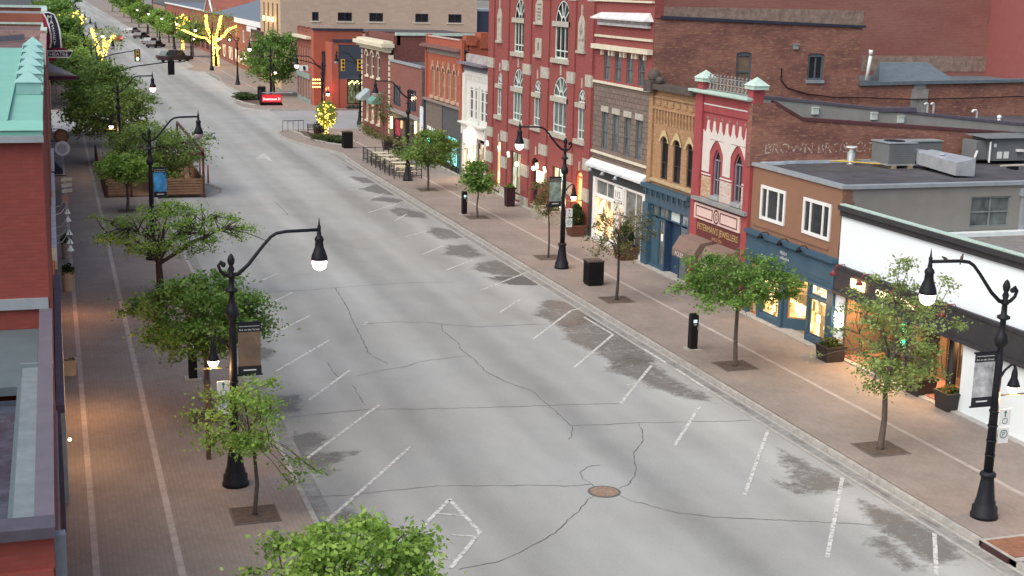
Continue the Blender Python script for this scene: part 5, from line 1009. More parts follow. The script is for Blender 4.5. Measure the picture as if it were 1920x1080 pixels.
# ------------------------------------------------------------ foliage
LG1=leafmat('maple_leaf',(.071,.148,.029),(.159,.293,.059),(.317,.470,.129))
LG2=leafmat('spring_leaf',(.140,.246,.046),(.282,.447,.089),(.447,.610,.152))
LG3=leafmat('young_leaf',(.165,.246,.071),(.293,.387,.117),(.447,.540,.211))
LG4=leafmat('dull_leaf',(.100,.176,.041),(.200,.305,.071),(.328,.447,.117))
LG5=leafmat('budding_leaf',(.10,.09,.035),(.17,.17,.06),(.27,.27,.12))
SHR=leafmat('shrub_leaf',(.02,.045,.015),(.05,.09,.025),(.10,.15,.05))
FLW=leafmat('orange_flower',(.06,.11,.03),(.13,.15,.04),(.60,.22,.05))
BARK=mat('bark',(.10,.078,.065),var=.35,scale=8,bump=.3); BARKD=mat('dark_bark',(.05,.04,.038),var=.3,scale=8)
def leaves(name,P,m,parent,size,rng,flat=.5,asp=.62):
    """P: n x 3 leaf centres in world space"""
    n=len(P); loc=np.array(parent.location)
    nrm=rng.normal(size=(n,3)); nrm[:,2]=np.abs(nrm[:,2])+flat; nrm/=np.linalg.norm(nrm,axis=1)[:,None]
    a=rng.normal(size=(n,3)); a-=nrm*(a*nrm).sum(1)[:,None]; a/=np.linalg.norm(a,axis=1)[:,None]; b=np.cross(nrm,a)
    s=size*rng.uniform(.65,1.3,n)[:,None]
    # a leaf is five-cornered, bent along its midrib
    V=np.stack([P-a*s*.5,P-a*s*.05+b*s*asp*.55-nrm*s*.10,P+a*s*.5-nrm*s*.12,P-a*s*.05-b*s*asp*.55-nrm*s*.10],1)-loc
    me=bpy.data.meshes.new(name); me.vertices.add(n*4); me.vertices.foreach_set('co',V.reshape(-1).astype(np.float32))
    me.loops.add(n*4); me.loops.foreach_set('vertex_index',np.arange(n*4,dtype=np.int32)); me.polygons.add(n); me.polygons.foreach_set('loop_start',np.arange(0,n*4,4,dtype=np.int32)); me.polygons.foreach_set('loop_total',np.full(n,4,dtype=np.int32))
    me.materials.append(m); me.update(calc_edges=True); o=bpy.data.objects.new(name,me); COL.objects.link(o); o.parent=parent; return o
def tree(label,base,cc,rr,nl,lm,ls,seed,tr=.08,fork=None,nt_=60,group='street trees along the pavements',name='street_tree',cl=.32,open_=0,bark=BARK,extra=(),limbs=7,cut=-.75,low=0,tw=.012,z0=SZ,twigs=True):
    """base (x,y); crown centre cc, half sizes rr; branch tips carry clumps of leaves"""
    rng=np.random.default_rng(seed); t=thing(name,label,'tree',(base[0],base[1],z0),group=group)
    cc=np.array(cc,float); rr=np.array(rr,float)
    tips=[]
    while len(tips)<nt_:
        v=rng.normal(size=3); v/=np.linalg.norm(v); q=v*(rng.uniform(.25,1)**.45)
        if q[2]<cut: continue
        lump=1+.22*math.sin(3.1*math.atan2(q[1],q[0])+seed)+.13*math.sin(5.3*math.atan2(q[1],q[0])+2*seed+3*q[2])
        q=q*np.array([lump,lump,1]); q=q if q[2]>-.45 else q*np.array([.85,.85,1])
        tips.append(cc+q*rr*(.88 if rng.uniform()>.14 else rng.uniform(.98,1.14)))
    for e in extra: tips.append(np.array(e,float))
    tips=np.array(tips); fork=fork or (cc[2]-rr[2]*.8); fork=max(fork,1.0)
    mb=MB(); bx,by=base; top=np.array([cc[0],cc[1],cc[2]+rr[2]*.55]); f0=np.array([bx+rng.normal()*.04,by,fork])
    j=lambda s:rng.normal(size=3)*s
    mb.tube([(bx,by,z0-.02),(bx,by,z0+.1),tuple((np.array([bx,by,z0])+f0)/2+j(.03)),tuple(f0),tuple(f0*.6+top*.4+j(.06)),tuple(f0*.25+top*.75+j(.06)),tuple(top)],[tr*1.5,tr*1.1,tr*.92,tr*.8,tr*.5,tr*.3,tr*.1],8)
    mains=[]
    for i in range(limbs):
        an=2*math.pi*(i+rng.uniform(-.25,.25))/limbs; s=rng.uniform(.0,.45); st=f0*(1-s)+top*s
        en=cc+np.array([math.cos(an)*rr[0]*.62,math.sin(an)*rr[1]*.62,rng.uniform(-.25,.35)*rr[2]])
        md=st*.5+en*.5+np.array([0,0,.08*rr[2]])+j(.08); P=[st,st*.75+md*.25+j(.03),md,md*.5+en*.5+j(.05),en]
        mb.tube([tuple(p) for p in P],[tr*.5,tr*.42,tr*.32,tr*.24,tr*.14],6); mains+= [st*.5+md*.5,md,md*.5+en*.5,en]
    mains.append(top); M=np.array(mains)
    if twigs:
        for q in tips:
            k=np.argmin(((M-q)**2).sum(1)+rng.uniform(0,.15,len(M))); a=M[k]; md=(a+q)/2+j(.07)+np.array([0,0,.04]); mb.tube([tuple(a),tuple(md),tuple(q)],[tr*.2,tr*.13,tw],4,False)
    mb.build('trunk',bark,t,True)
    w_=rng.uniform(.3,1.5,len(tips)); w_/=w_.sum(); idx=rng.choice(len(tips),nl,p=w_)
    d=rng.normal(size=(nl,3))*cl*np.array([1,1,.5])*rng.uniform(.5,1.15,(nl,1)); P=tips[idx]+d
    P[:,2]-=.25*(d[:,0]**2+d[:,1]**2)
    leaves('crown',P,lm,t,ls,rng)
    return t
def pit(base,s=.62,m=None):
    x,y=base; mb=MB(); mb.box(x-s,x+s,y-s,y+s,SZ-.01,SZ+.012); o=mb.build('tree_pit',m or DIRT,None,kind='structure')
    mb=MB()
    for a,c,d,e in ((x-s-.05,x+s+.05,y-s-.05,y-s),(x-s-.05,x+s+.05,y+s,y+s+.05),(x-s-.05,x-s,y-s,y+s),(x+s,x+s+.05,y-s,y+s)): mb.box(a,c,d,e,SZ-.01,SZ+.02)
    mb.build('tree_pit_edge',mat('pit_frame',(.13,.11,.10)),None,kind='structure')
tree('sapling-like street tree with thin yellow-green foliage in front of the white panelled shop',(23.32,34.49),(23.55,34.5,3.55),(1.95,1.8,1.95),6400,LG3,.11,1,tr=.095,fork=2.0,nt_=130,cl=.21,limbs=9,cut=-.9,extra=[(23.3,34.4,5.6),(23.6,34.4,5.95),(23.8,34.5,5.75),(22.6,34.4,5.5),(25.0,34.4,5.35),(25.3,34.5,5.1),(21.6,34.4,4.6),(25.7,34.4,3.9),(23.4,34.4,5.8)])
tree('umbrella-shaped dense green street tree in front of the blue shopfront',(23.38,44.18),(23.3,44.2,3.25),(2.3,2.0,1.15),10000,LG1,.125,2,tr=.085,fork=2.2,nt_=150,cl=.24,cut=-.5,group='street trees along the pavements')
tree('nearly bare street tree beside the tall black bin',(23.32,55.5),(23.4,55.5,3.1),(1.75,1.6,1.5),1500,LG5,.12,3,tr=.07,fork=1.9,nt_=80,cl=.2,limbs=9,bark=BARKD)
tree('thin budding street tree behind the second lamp post on the right',(23.66,65.48),(23.5,65.5,3.2),(.9,.9,1.35),1100,LG5,.13,4,tr=.05,fork=1.9,nt_=36,cl=.2,bark=BARKD)
tree('small round green street tree beside the far parking post',(23.72,78.31),(23.7,78.3,2.55),(1.15,1.1,1.1),3600,LG1,.16,5,tr=.06,fork=1.5,nt_=45,cl=.26)
tree('broad green street tree beside the fenced patio on the right',(23.71,89.91),(23.8,90,2.9),(2.0,1.8,1.45),5500,LG4,.18,6,tr=.085,fork=1.6,nt_=70,cl=.33)
tree('bare young tree with pale buds behind the patio fence',(24.9,108.5),(24.9,108.5,4.1),(.9,.9,1.5),650,LG5,.16,7,tr=.05,fork=2.4,nt_=36,cl=.2)
tree('big dark green tree across the crossing in front of the beige stone block',(26.3,176),(26.0,172,4.7),(4.5,4.0,3.7),9500,LG1,.30,8,tr=.22,fork=2.2,nt_=120,cl=.6,group='large trees past the crossing')
# left row
tree('lush bright green street tree at the bottom edge of the view, nearest the camera',(4.7,23.5),(4.9,23.5,2.72),(1.9,1.7,1.2),13000,LG2,.125,11,tr=.08,fork=1.5,nt_=80,cl=.25,cut=-.6)
tree('sparse young street tree with one drooping branch over the left kerb',(4.44,33.93),(4.15,33.9,2.75),(1.15,1.2,1.15),4200,LG2,.10,12,tr=.055,fork=1.75,nt_=70,cl=.2,extra=[(5.2,33.7,1.65),(5.5,33.7,1.55),(5.75,33.6,1.5),(6.0,33.6,1.3),(5.4,33.7,1.2),(5.3,33.7,1.0),(3.2,33.8,2.2)])
tree('large dense dark green street tree beside the nearest left lamp post',(4.24,42.56),(4.0,42.6,3.4),(2.3,2.1,1.6),12500,LG1,.13,13,tr=.10,fork=1.9,nt_=165,cl=.26,cut=-.75)
tree('wide airy yellow-green street tree with spreading bare twigs on the left',(4.01,60.64),(4.45,60.6,3.0),(3.85,2.6,1.3),7000,LG2,.12,14,tr=.17,fork=1.5,nt_=190,cl=.22,limbs=11,bark=BARKD,cut=-.8)
tree('small bright green street tree with a low crown before the timber parklet',(3.89,84.31),(3.9,84.3,2.7),(1.75,1.6,1.0),5200,LG2,.18,15,tr=.09,fork=1.5,nt_=60,cl=.3)
tree('mid green street tree arching over the timber parklet',(4.3,95.5),(6.2,93.2,2.75),(3.6,3.4,1.95),12500,LG4,.17,16,tr=.14,fork=1.5,nt_=150,cut=-.95,extra=[(7.8,91,1.6),(7.2,90.5,1.4),(6.5,90.6,1.5),(8.2,91.5,2.2)],cl=.42,limbs=9)
tree('tall mid green street tree, second behind the timber parklet',(4.3,107),(4.0,107,4.0),(3.3,3.0,2.2),8200,LG4,.24,17,tr=.14,fork=1.9,nt_=100,cl=.48)
tree('tall bushy street tree, third behind the timber parklet',(4.3,118.5),(4.3,118.5,4.6),(3.2,2.8,2.6),7500,LG4,.26,18,tr=.14,fork=2,nt_=90,cl=.5)
tree('street tree at the left corner before the crossing',(3.2,127.5),(3.4,127.5,4.0),(2.9,2.6,2.3),6000,LG1,.28,19,tr=.14,fork=2,nt_=80,cl=.5)
g2='trees lining the far left pavement'
for i,(x,y,h,r,lm,lb) in enumerate(((2.6,160,3.7,3.2,LG4,'dark green tree just past the crossing on the left'),(3.0,172,4.0,2.8,LG2,'yellow-green tree behind the dark one past the crossing'),(1.9,196,4.4,3.2,LG4,'green tree left of the lit branches'),(2.6,212,4.2,2.8,LG2,'light green tree behind the lit left tree'),(1.6,230,5.4,3.4,LG1,'dark tree standing over the far left pavement'),(2.4,255,5.4,3.2,LG1,'dark tree behind the far left row, below the amber lights'),(1.2,290,6.5,4.0,LG1,'tall dark tree near the top left of the view'),(1.2,335,7.0,4.5,LG1,'second tall dark tree near the top left'),(1.6,390,7.5,5,LG4,'hazy green tree at the far left end'),(1.6,450,8.5,6,LG1,'farthest dark tree on the left'))):
    tree(lb,(x,y),(x,y,h),(r,r,h*.52),3300 if i<5 else 2300,lm,.36+.0016*(y-150),30+i,tr=.16,fork=1.9,nt_=60,cl=.62,group=g2,twigs=i<4)
g3='trees lining the far right pavement'
for i,(x,y,h,r,lm,lb) in enumerate(((24.6,262,4.6,2.7,LG4,'green tree behind the parked pickup'),(24.2,300,4.3,2.8,LG2,'light green tree left of the amber-lit young tree'),(25.0,322,4.6,3.0,LG2,'yellow-green tree near the red car'),(24.6,352,4.8,3.2,LG2,'bright green tree at the top of the right row'),(24.6,385,5.0,3.4,LG4,'mid green tree far along the right row'),(24.6,425,5.2,3.8,LG2,'pale green tree far along the right row'),(25,470,6,4.6,LG4,'hazy tree near the end of the right row'),(26,540,7,6,LG1,'dark tree mass at the far right end'),(26,640,9,8,LG1,'farthest tree on the right'),)):
    tree(lb,(x,y),(x,y,h),(r,r,h*.45),2300,lm,.42+.0016*(y-200),50+i,tr=.16,fork=2.2,nt_=50,cl=.7,group=g3,twigs=i<3)
tree('green tree top showing above the beige block beside the red hall',(57,215),(57,215,9.5),(7,6,4.0),3000,LG1,.6,70,tr=.3,nt_=60,cl=1,group='large trees past the crossing')
for p in ((23.32,34.49),(23.38,44.18),(23.32,55.5),(23.66,65.48),(23.72,78.31),(23.71,89.91),(4.7,23.5),(4.44,33.93),(4.24,42.56),(4.01,60.64),(3.89,84.31)): pit(p,.6 if p[0]>20 else .55)
# trees wound with strings of lights
FLB=emis('string_light',(1,.60,.10),3.6)
def lit_tree(label,base,paths,rad,crown=None,nl=0,seed=1,ls=.2,dens=9,rb=.09,pts=0,name='lit_tree'):
    rng=np.random.default_rng(seed); t=thing(name,label,'tree',(base[0],base[1],SZ))
    mb=MB()
    for P,r in paths: mb.tube(P,[r*(1-.6*i/(len(P)-1)) for i in range(len(P))],7)
    mb.build('trunk',BARKD,t,True)
    lb=MB()
    for P,r in paths:
        for i in range(len(P)-1):
            a=np.array(P[i]); c=np.array(P[i+1]); L=np.linalg.norm(c-a); k=max(2,int(L*dens)); rr_=r*(1-.6*i/(len(P)-1))+.03
            for s in range(k):
                an=s*2.1; q=a+(c-a)*s/k+np.array([math.cos(an),math.sin(an),0])*rr_+rng.normal(size=3)*.03; lb.box(q[0]-rb,q[0]+rb,q[1]-rb,q[1]+rb,q[2]-rb,q[2]+rb)
    if crown is not None:
        cc,r_=np.array(crown[0]),np.array(crown[1])
        for i in range(pts):
            v=rng.normal(size=3); v/=np.linalg.norm(v); q=cc+v*r_*rng.uniform(.5,1)**.5; s=rb*.85; lb.box(q[0]-s,q[0]+s,q[1]-s,q[1]+s,q[2]-s,q[2]+s)
        v=rng.normal(size=(nl,3)); v/=np.linalg.norm(v,axis=1)[:,None]; leaves('crown',cc+v*r_*(rng.uniform(.1,1,(nl,1))**.4),LG4,t,ls,rng)
    lb.build('string_lights',FLB,t,kind='stuff'); return t
lit_tree('leafy young tree wound with yellow string lights in the planted bed at the crossing',(22.97,122.7),[([(22.97,122.7,SZ),(22.97,122.7,1.2),(22.98,122.7,2.3),(23,122.7,3.1)],.1),([(22.97,122.7,1.2),(22.4,122.6,1.5),(22.1,122.5,1.9)],.05),([(22.97,122.7,1.2),(23.5,122.6,1.4),(23.85,122.6,1.6)],.05),([(22.98,122.7,2.0),(23.4,122.6,2.35),(23.7,122.6,2.5)],.04),([(22.98,122.7,1.9),(22.4,122.6,2.3),(22.2,122.6,2.8)],.04)],1,crown=((22.98,122.7,2.25),(1.0,.95,1.25)),nl=1400,seed=5,dens=12,rb=.045,pts=45)
warm((22.97,122.0,1.2),18,c=(1,.6,.2))
X0,Y0=25.38,233.7
br=[(20.3,5.9),(24.1,8.3),(26.5,8.1),(29.3,6.6)]
pth=[([(X0,Y0,SZ),(X0,Y0,1.8),(X0+.05,Y0,3.4)],.55),([(X0,Y0,3.2),(X0-1.2,Y0,4.6),(X0-2.6,Y0,4.8),(20.3,Y0,5.9)],.2),([(X0,Y0,3.3),(X0-.7,Y0,5.2),(X0-1.2,Y0,6.4),(24.1,Y0,8.4)],.18),([(X0,Y0,3.3),(X0+.4,Y0,5.2),(26.2,Y0,6.6),(26.5,Y0,8.2)],.18),([(X0+.4,Y0,4.2),(26.9,Y0,5.0),(27.6,Y0,6.0),(29.3,Y0,6.7)],.15),([(X0,Y0,2.4),(X0+.8,Y0,3.2)],.12)]
lit_tree('big old tree with trunk and limbs wrapped in golden string lights past the crossing',(X0,Y0),pth,1,crown=((25.0,Y0,6.8),(5,3.5,2.6)),nl=900,seed=9,dens=10,rb=.115,ls=.35)
X1,Y1=5.6,178
lit_tree('tree on the far left with three branches wrapped in golden lights',(X1,Y1),[([(X1,Y1,SZ),(X1,Y1,3),(X1-.0,Y1,4.6)],.3),([(X1,Y1,4.6),(5.2,Y1,6.2),(4.7,Y1,7.8)],.12),([(6.1,Y1,4.6),(6.3,Y1,5.5),(7.4,Y1,7.1)],.16),([(6.1,Y1,5.2),(6.15,Y1,6.7)],.1)],1,crown=((6.5,Y1,6.5),(2.6,2.2,1.6)),nl=500,seed=10,dens=9,rb=.09,ls=.3)
lit_tree('young tree wrapped in amber lights far along the right pavement',(25.2,290),[([(25.2,290,SZ),(25.2,290,3),(25.2,290,4.2)],.16)],1,crown=((25.2,290,5.3),(1.6,1.6,2)),nl=500,seed=12,dens=7,rb=.1,ls=.4,pts=60)
lit_tree('round tree dotted with pale amber lights at the far left',(3.6,262),[([(3.6,262,SZ),(3.6,262,4.5)],.18)],1,crown=((3.6,262,6.4),(2.6,2.2,2.0)),nl=900,seed=13,dens=3,rb=.13,ls=.4,pts=60)
# hedge planting in the beds
def shrubs(name,label,pts,zc,h,n,lm,ls,seed,cat='shrub'):
    rng=np.random.default_rng(seed); c=np.mean(pts,axis=0); t=thing(name,label,cat,(c[0],c[1],zc)); P=[]
    while len(P)<n:
        i,j=rng.integers(len(pts),size=2); s=rng.uniform(); q=np.array(pts[i])*(1-s)+np.array(pts[j])*s+rng.normal(size=2)*.25; P.append((q[0],q[1],zc+h*rng.uniform(0,1)**.6))
    leaves('foliage',np.array(P),lm,t,ls,rng,flat=.8)
    part(t,'stems',BARKD,lambda m:[m.tube([(p[0],p[1],zc-.05),(p[0]+.05,p[1],zc+h*.5)],.02,4) for p in pts]); return t
shrubs('low_hedge','low clipped green ground hedge round the lit tree in the bed',[(21.6,121.5),(22.5,119),(23.4,118),(23.9,118.4),(23.7,120.5),(23,122),(22.2,122.5)],SZ,.45,2600,SHR,.16,1)
shrubs('low_hedge','low green hedge in the bed on the far side of the crossing',[(20.6,164),(21.5,164),(22.5,165),(22,169),(21,169)],SZ,.6,1800,SHR,.2,2)
shrubs('rough_planting','pale straggly planting at the foot of the cream corner block',[(28.3,131.5),(29,132.5),(27.4,126),(27.3,122),(27.5,118)],SZ,.6,1300,LG5,.2,3)
# ------------------------------------------------------------ street lamps (built at the origin, arm towards +X)
LBK=mat('lamp_black',(.014,.015,.02),rough=.5,var=.2,spec=.2); GLOBE=emis('lamp_globe',(1,.80,.70),4.0); GLOBEOFF=mat('lamp_globe_dull',(.35,.3,.32),rough=.2)
def lamp_proto(lit=True,small=True,banner=None,street=True):
    t=thing('street_lamp','x','street lamp',(0,0,0),group='tall black street lamps along both kerbs')
    part(t,'base',LBK,lambda m:m.lathe([(.36,0),(.36,.1),(.33,.13),(.33,.3),(.27,.36),(.27,.44),(.24,.5),(.17,1.05),(.17,1.12),(.21,1.15),(.21,1.22),(.15,1.27)],(0,0,0),16),True)
    part(t,'post',LBK,lambda m:(m.lathe([(.125,1.27),(.10,4.2),(.10,4.35),(.085,4.4),(.08,4.62),(.16,4.70),(.185,4.82),(.15,4.96),(.09,5.04),(.075,5.35),(.17,5.40),(.17,5.45),(.08,5.5),(.07,5.75),(.11,5.78),(.11,5.84),(.06,5.9),(.09,6.0),(.05,6.08),(.085,6.15),(.10,6.24),(.06,6.36),(.001,6.42)],(0,0,0),14),[m.lathe([(.135,z),(.135,z+.04)],(0,0,0),14) for z in (1.7,2.1,2.5,2.9)]),True)
    part(t,'arm',LBK,lambda m:(m.tube([(0,0,5.82),(.18,0,5.86),(.45,0,6.1),(.85,0,6.6),(1.05,0,6.82),(1.2,0,6.91),(1.45,0,6.95),(2.3,0,6.97)],[.06,.055,.05,.045,.045,.045,.045,.045],8),
        m.tube([(0,0,5.82),(-.15,0,5.84),(-.28,0,5.95),(-.33,0,6.1),(-.26,0,6.2),(-.18,0,6.15),(-.2,0,6.08)],[.055,.05,.045,.045,.045,.045,.05],7),m.ball((-.2,0,6.12),.07,6)),True)
    part(t,'lantern',LBK,lambda m:m.lathe([(.001,7.32),(.018,7.2),(.03,7.1),(.05,7.06),(.045,6.95),(.06,6.86),(.06,6.82),(.11,6.76),(.13,6.7),(.11,6.66),(.12,6.5),(.16,6.40),(.21,6.26),(.225,6.18),(.22,6.15)],(2.34,0,0),16),True)
    o=part(t,'globe',GLOBE if lit else GLOBEOFF,lambda m:m.lathe([(.20,6.15),(.205,6.07),(.18,5.97),(.13,5.90),(.06,5.865),(.001,5.86)],(2.34,0,0),16),True)
    if lit: warm((2.34,0,5.7),10 if street else 4,c=(1,.82,.66),rad=.2,parent=t)
    if small:
        part(t,'side_arm',LBK,lambda m:m.tube([(-.05,0,3.75),(-.2,0,4.0),(-.4,0,4.15),(-.5,0,4.1),(-.52,0,4.0)],[.035,.035,.03,.03,.03],6),True)
        part(t,'side_lantern',LBK,lambda m:m.lathe([(.001,4.15),(.04,4.05),(.07,3.95),(.085,3.85),(.085,3.78),(.15,3.62),(.17,3.55)],(-.52,0,0),12),True)
        part(t,'side_globe',GLOBE if lit else GLOBEOFF,lambda m:m.lathe([(.15,3.55),(.15,3.48),(.10,3.39),(.001,3.35)],(-.52,0,0),12),True)
        part(t,'flower_bracket',mat('bracket',(.25,.22,.12)),lambda m:m.tube([(-.1,0,3.33),(-1.0,0,3.33)],.022,6),True)
        if lit: warm((-.52,0,3.1),90,c=(1,.55,.25),rad=.12,parent=t)
    if banner:
        part(t,'banner_bar',LBK,lambda m:(m.box(.08,.78,-.02,.02,4.5,4.54),m.box(.08,.78,-.02,.02,3.06,3.1)))
        def arms(m):pass
        part(t,'banner',banner,lambda m:m.box(.14,.74,-.008,.008,3.1,4.5))
    return t
def finish_banner(t,face,sg,words=True):
    """writing on the banner face seen from down the street (reads left to right for the viewer)"""
    T0=lambda u,w,d:(u*sg,-sg*0+d*1.0,w)
    S=(lambda u,w,d:(u,d,w)) if sg>0 else (lambda u,w,d:(-u,-d,w))
    part(t,'banner_band',mat('banner_black',(.02,.02,.025)),lambda m:(m.tbox(S,.13,.75,4.27,4.51,-.014,-.0095) if sg>0 else m.tbox(S,-.75,-.13,4.27,4.51,-.014,-.0095),m.tbox(S,.13,.75,3.09,3.33,-.014,-.0095) if sg>0 else m.tbox(S,-.75,-.13,3.09,3.33,-.014,-.0095)))
    x0=.17 if sg>0 else -.71
    text(t,'Art on the Street',S,x0,4.31,.075,WHITE,d=-.018,width=.54); part(t,'banner_rule',WHITE,lambda m:(m.tbox(S,x0,x0+.54,4.42,4.43,-.018,-.0145),m.tbox(S,x0+.1,x0+.44,3.2,3.235,-.018,-.0145)))
BN1=mat('brown_banner',(.20,.135,.09),var=.25,scale=2.5); BN2=mat('misty_banner',(.45,.46,.47),var=.7,scale=1.8); BN3=mat('landscape_banner',(.20,.26,.22),var=.7,scale=3); BN4=mat('bright_blue_banner',(.06,.30,.62),var=.7,scale=2.2)
def psign(t,y,sg,z=2.9,side=-1):
    T0=TS(y) if sg>0 else (lambda u,w,d:(-u,-y-d,w))
    xs=(-.44,-.12) if sg>0 else (.12,.44)
    c=(xs[0]+xs[1])/2
    part(t,'parking_sign',WHITE,lambda m:(m.tbox(T0,xs[0],xs[1],2.55,2.98,0,.01),m.tbox(T0,xs[0],xs[1],2.05,2.48,0,.01)))
    def f(m):
        for z0,r in ((2.66,.085),(2.30,.12)):
            P=[(c+r*math.cos(i*.3927),z0+r*math.sin(i*.3927)) for i in range(16)]; Q=[(c+r*.8*math.cos(i*.3927),z0+r*.8*math.sin(i*.3927)) for i in range(16)]
            for i in range(16): j=(i+1)%16; m.add([T0(*P[i],-.006),T0(*P[j],-.006),T0(*Q[j],-.006),T0(*Q[i],-.006)],[(0,1,2,3)])
        m.tbox(T0,c-.015,c+.015,2.77,2.92,-.006,-.001); m.prism(T0,[(c-.05,2.88),(c+.05,2.88),(c,2.95)],-.007,-.001)
    part(t,'sign_mark',mat('sign_green',(.05,.16,.12)),f); text(t,'P',T0,c,2.23,.19,mat('sign_green',(.05,.16,.12)),d=-.007,center=True)
LL=[]
L1=lamp_proto(banner=BN1); finish_banner(L1,BN1,1); psign(L1,-.1,1); part(L1,'oval_figure',mat('banner_oval',(.17,.115,.08)),lambda m:m.prism(TS(-.0085),[(.44+.2*math.cos(i*.5236),3.85+.33*math.sin(i*.5236)) for i in range(12)],-.003,0))
L1.location=(4.24,36.27,SZ); L1['label']='nearest lit street lamp on the left, with a plain brown banner on its post'
# right hand lamps: turned half round
R1=lamp_proto(banner=BN2); finish_banner(R1,BN2,-1); psign(R1,-.1,-1); R1.location=(22.88,28.9,SZ); R1.rotation_euler=(0,0,math.pi); R1['label']='nearest lit street lamp on the right, with a misty picture banner'
part_=None
R2=lamp_proto(banner=BN3); finish_banner(R2,BN3,-1); psign(R2,-.1,-1); R2.location=(23.38,62.75,SZ); R2.rotation_euler=(0,0,math.pi); R2['label']='lit street lamp in front of the tall red hall, with a green landscape banner'
R3=lamp_proto(lit=False,small=False); R3.location=(23.5,94.68,SZ); R3.rotation_euler=(0,0,math.pi); R3['label']='unlit street lamp standing at the near end of the fenced patio'
L2_=lamp_proto(lit=False,small=False,banner=BN4); finish_banner(L2_,BN4,1); L2_.location=(4.3,69,SZ); L2_['label']='unlit street lamp on the left with a bright blue banner'
D=dup(R2,(0,0,0),'x'); 
for c in list(D.children):
    if c.name.split('.')[0] in ('banner','banner_band','banner_rule','lettering','banner_bar','parking_sign','sign_mark'): bpy.data.objects.remove(c)
D.location=(23.6,128,SZ); D['label']='lit street lamp whose globe shows in front of the big dark tree across the crossing'
for (x,y,lb) in ((23.6,160,'lit street lamp past the crossing, left of the big dark tree'),(23.6,190,'lit street lamp right of the gold-lit tree'),(23.6,222,'lit street lamp beside the limbs of the gold-lit tree'),(23.6,255,'lit street lamp above the green tree behind the pickup'),(23.6,290,'lit street lamp over the far right kerb, second above the pickup'),(23.6,330,'lit street lamp over the far right kerb, third above the pickup'),(23.6,372,'lit street lamp high in the far right trees')):
    dup(D,(x,y,SZ),lb)
D3=dup(D,(4.2,99.5,SZ),'lit street lamp on the left whose globe hangs beyond the parklet trees',rz=0); D4=dup(D,(4.2,195,SZ),'lit street lamp hanging between the gold-wrapped branches on the left',rz=0)
for (y,lb) in ((163,'unlit street lamp on the left past the crossing, in front of the red car'),(222,'unlit street lamp far left, lowest of the hanging row'),(252,'unlit street lamp far left, second of the hanging row'),(290,'unlit street lamp far left, third of the hanging row'),(334,'unlit street lamp far left, fourth of the hanging row'),(387,'unlit street lamp far left, topmost of the hanging row')):
    dup(L2_,(4.2,y,SZ),lb)
for o in [o for o in bpy.data.objects if o.name.startswith('street_lamp') and o.location.y>160 and not o.location.x>20 and 'unlit' in o.get('label','')]:
    for c in list(o.children):
        if c.name.split('.')[0] in ('banner','banner_band','banner_rule','lettering','banner_bar'): bpy.data.objects.remove(c)
# lamp at the restaurant corner
dup(R3,(28.6,134.8,SZ),'unlit street lamp with its arm in front of the flat brownish-red building')
# ------------------------------------------------------------ traffic signals
SIGY=mat('signal_yellow',(.55,.32,.04)); SG=emis('signal_green',(.25,1,.75),12); SR=emis('signal_red',(1,.15,.08),10)
def signal(label,base,z,armx,heads,back=False,lit='green',away=False):
    t=thing('traffic_signal',label,'traffic light',(base[0],base[1],SZ)); x,y=base
    part(t,'pole',LBK,lambda m:m.lathe([(.25,0),(.25,.5),(.12,.7),(.08,z+.6)],(x,y,SZ),12),True)
    part(t,'arm',LBK,lambda m:m.tube([(x,y,z-.7),(x+(armx-x)*.4,y,z-.1),(armx,y,z+.35)],[.07,.06,.045],7),True)
    for hx in heads:
        h=part(t,'signal_head',BLACK if away else SIGY,lambda m:m.box(hx-.17,hx+.17,y-.32,y-.05,z-.75,z+.35))
        part(t,'backplate',BLACK,lambda m:m.box(hx-.3,hx+.3,y-.04,y-.01,z-.85,z+.45)) if back else None
        if not away:
            for i,k in enumerate(('r','a','g')):
                zz=z+.17-i*.36; on=(k=='g' and lit=='green') or (k=='r' and lit=='red')
                sub(h,'lens',(SG if k=='g' else SR) if on else GLASSD,lambda m:m.prism(TS(y-.33),[(hx+.12*math.cos(j*.6283),zz+.12*math.sin(j*.6283)) for j in range(10)],-.01,0))
    return t
signal('dark-backed traffic light hanging over the road, seen from behind on the left of the crossing',(5.0,132.3),5.95,10.4,(10.4,),back=True,away=True)
signal('green traffic light on its arm beyond the crossing on the left',(4.5,155),5.9,8.7,(8.7,),back=True)
signal('traffic light at the gold-lit tree across the crossing, showing green',(23.6,221),5.4,21.5,(26.3,),back=True)
signal('amber-cased traffic light on the tall pole before the cream corner block',(29.1,133.5),6.2,26.6,(26.6,28.2),lit='none')
signal('traffic light pole at the far restaurant corner',(28.3,152.6),5.3,24.6,(25.4,),lit='none')
s=thing('walk_signal','small white pedestrian signal box at the restaurant corner','pedestrian signal',(26,152.2,4.6)); part(s,'case',WHITE,lambda m:m.box(25.6,26.5,152.1,152.3,4.3,4.9)); part(s,'lens',GLASSD,lambda m:m.box(25.95,26.2,152.0,152.1,4.4,4.8))
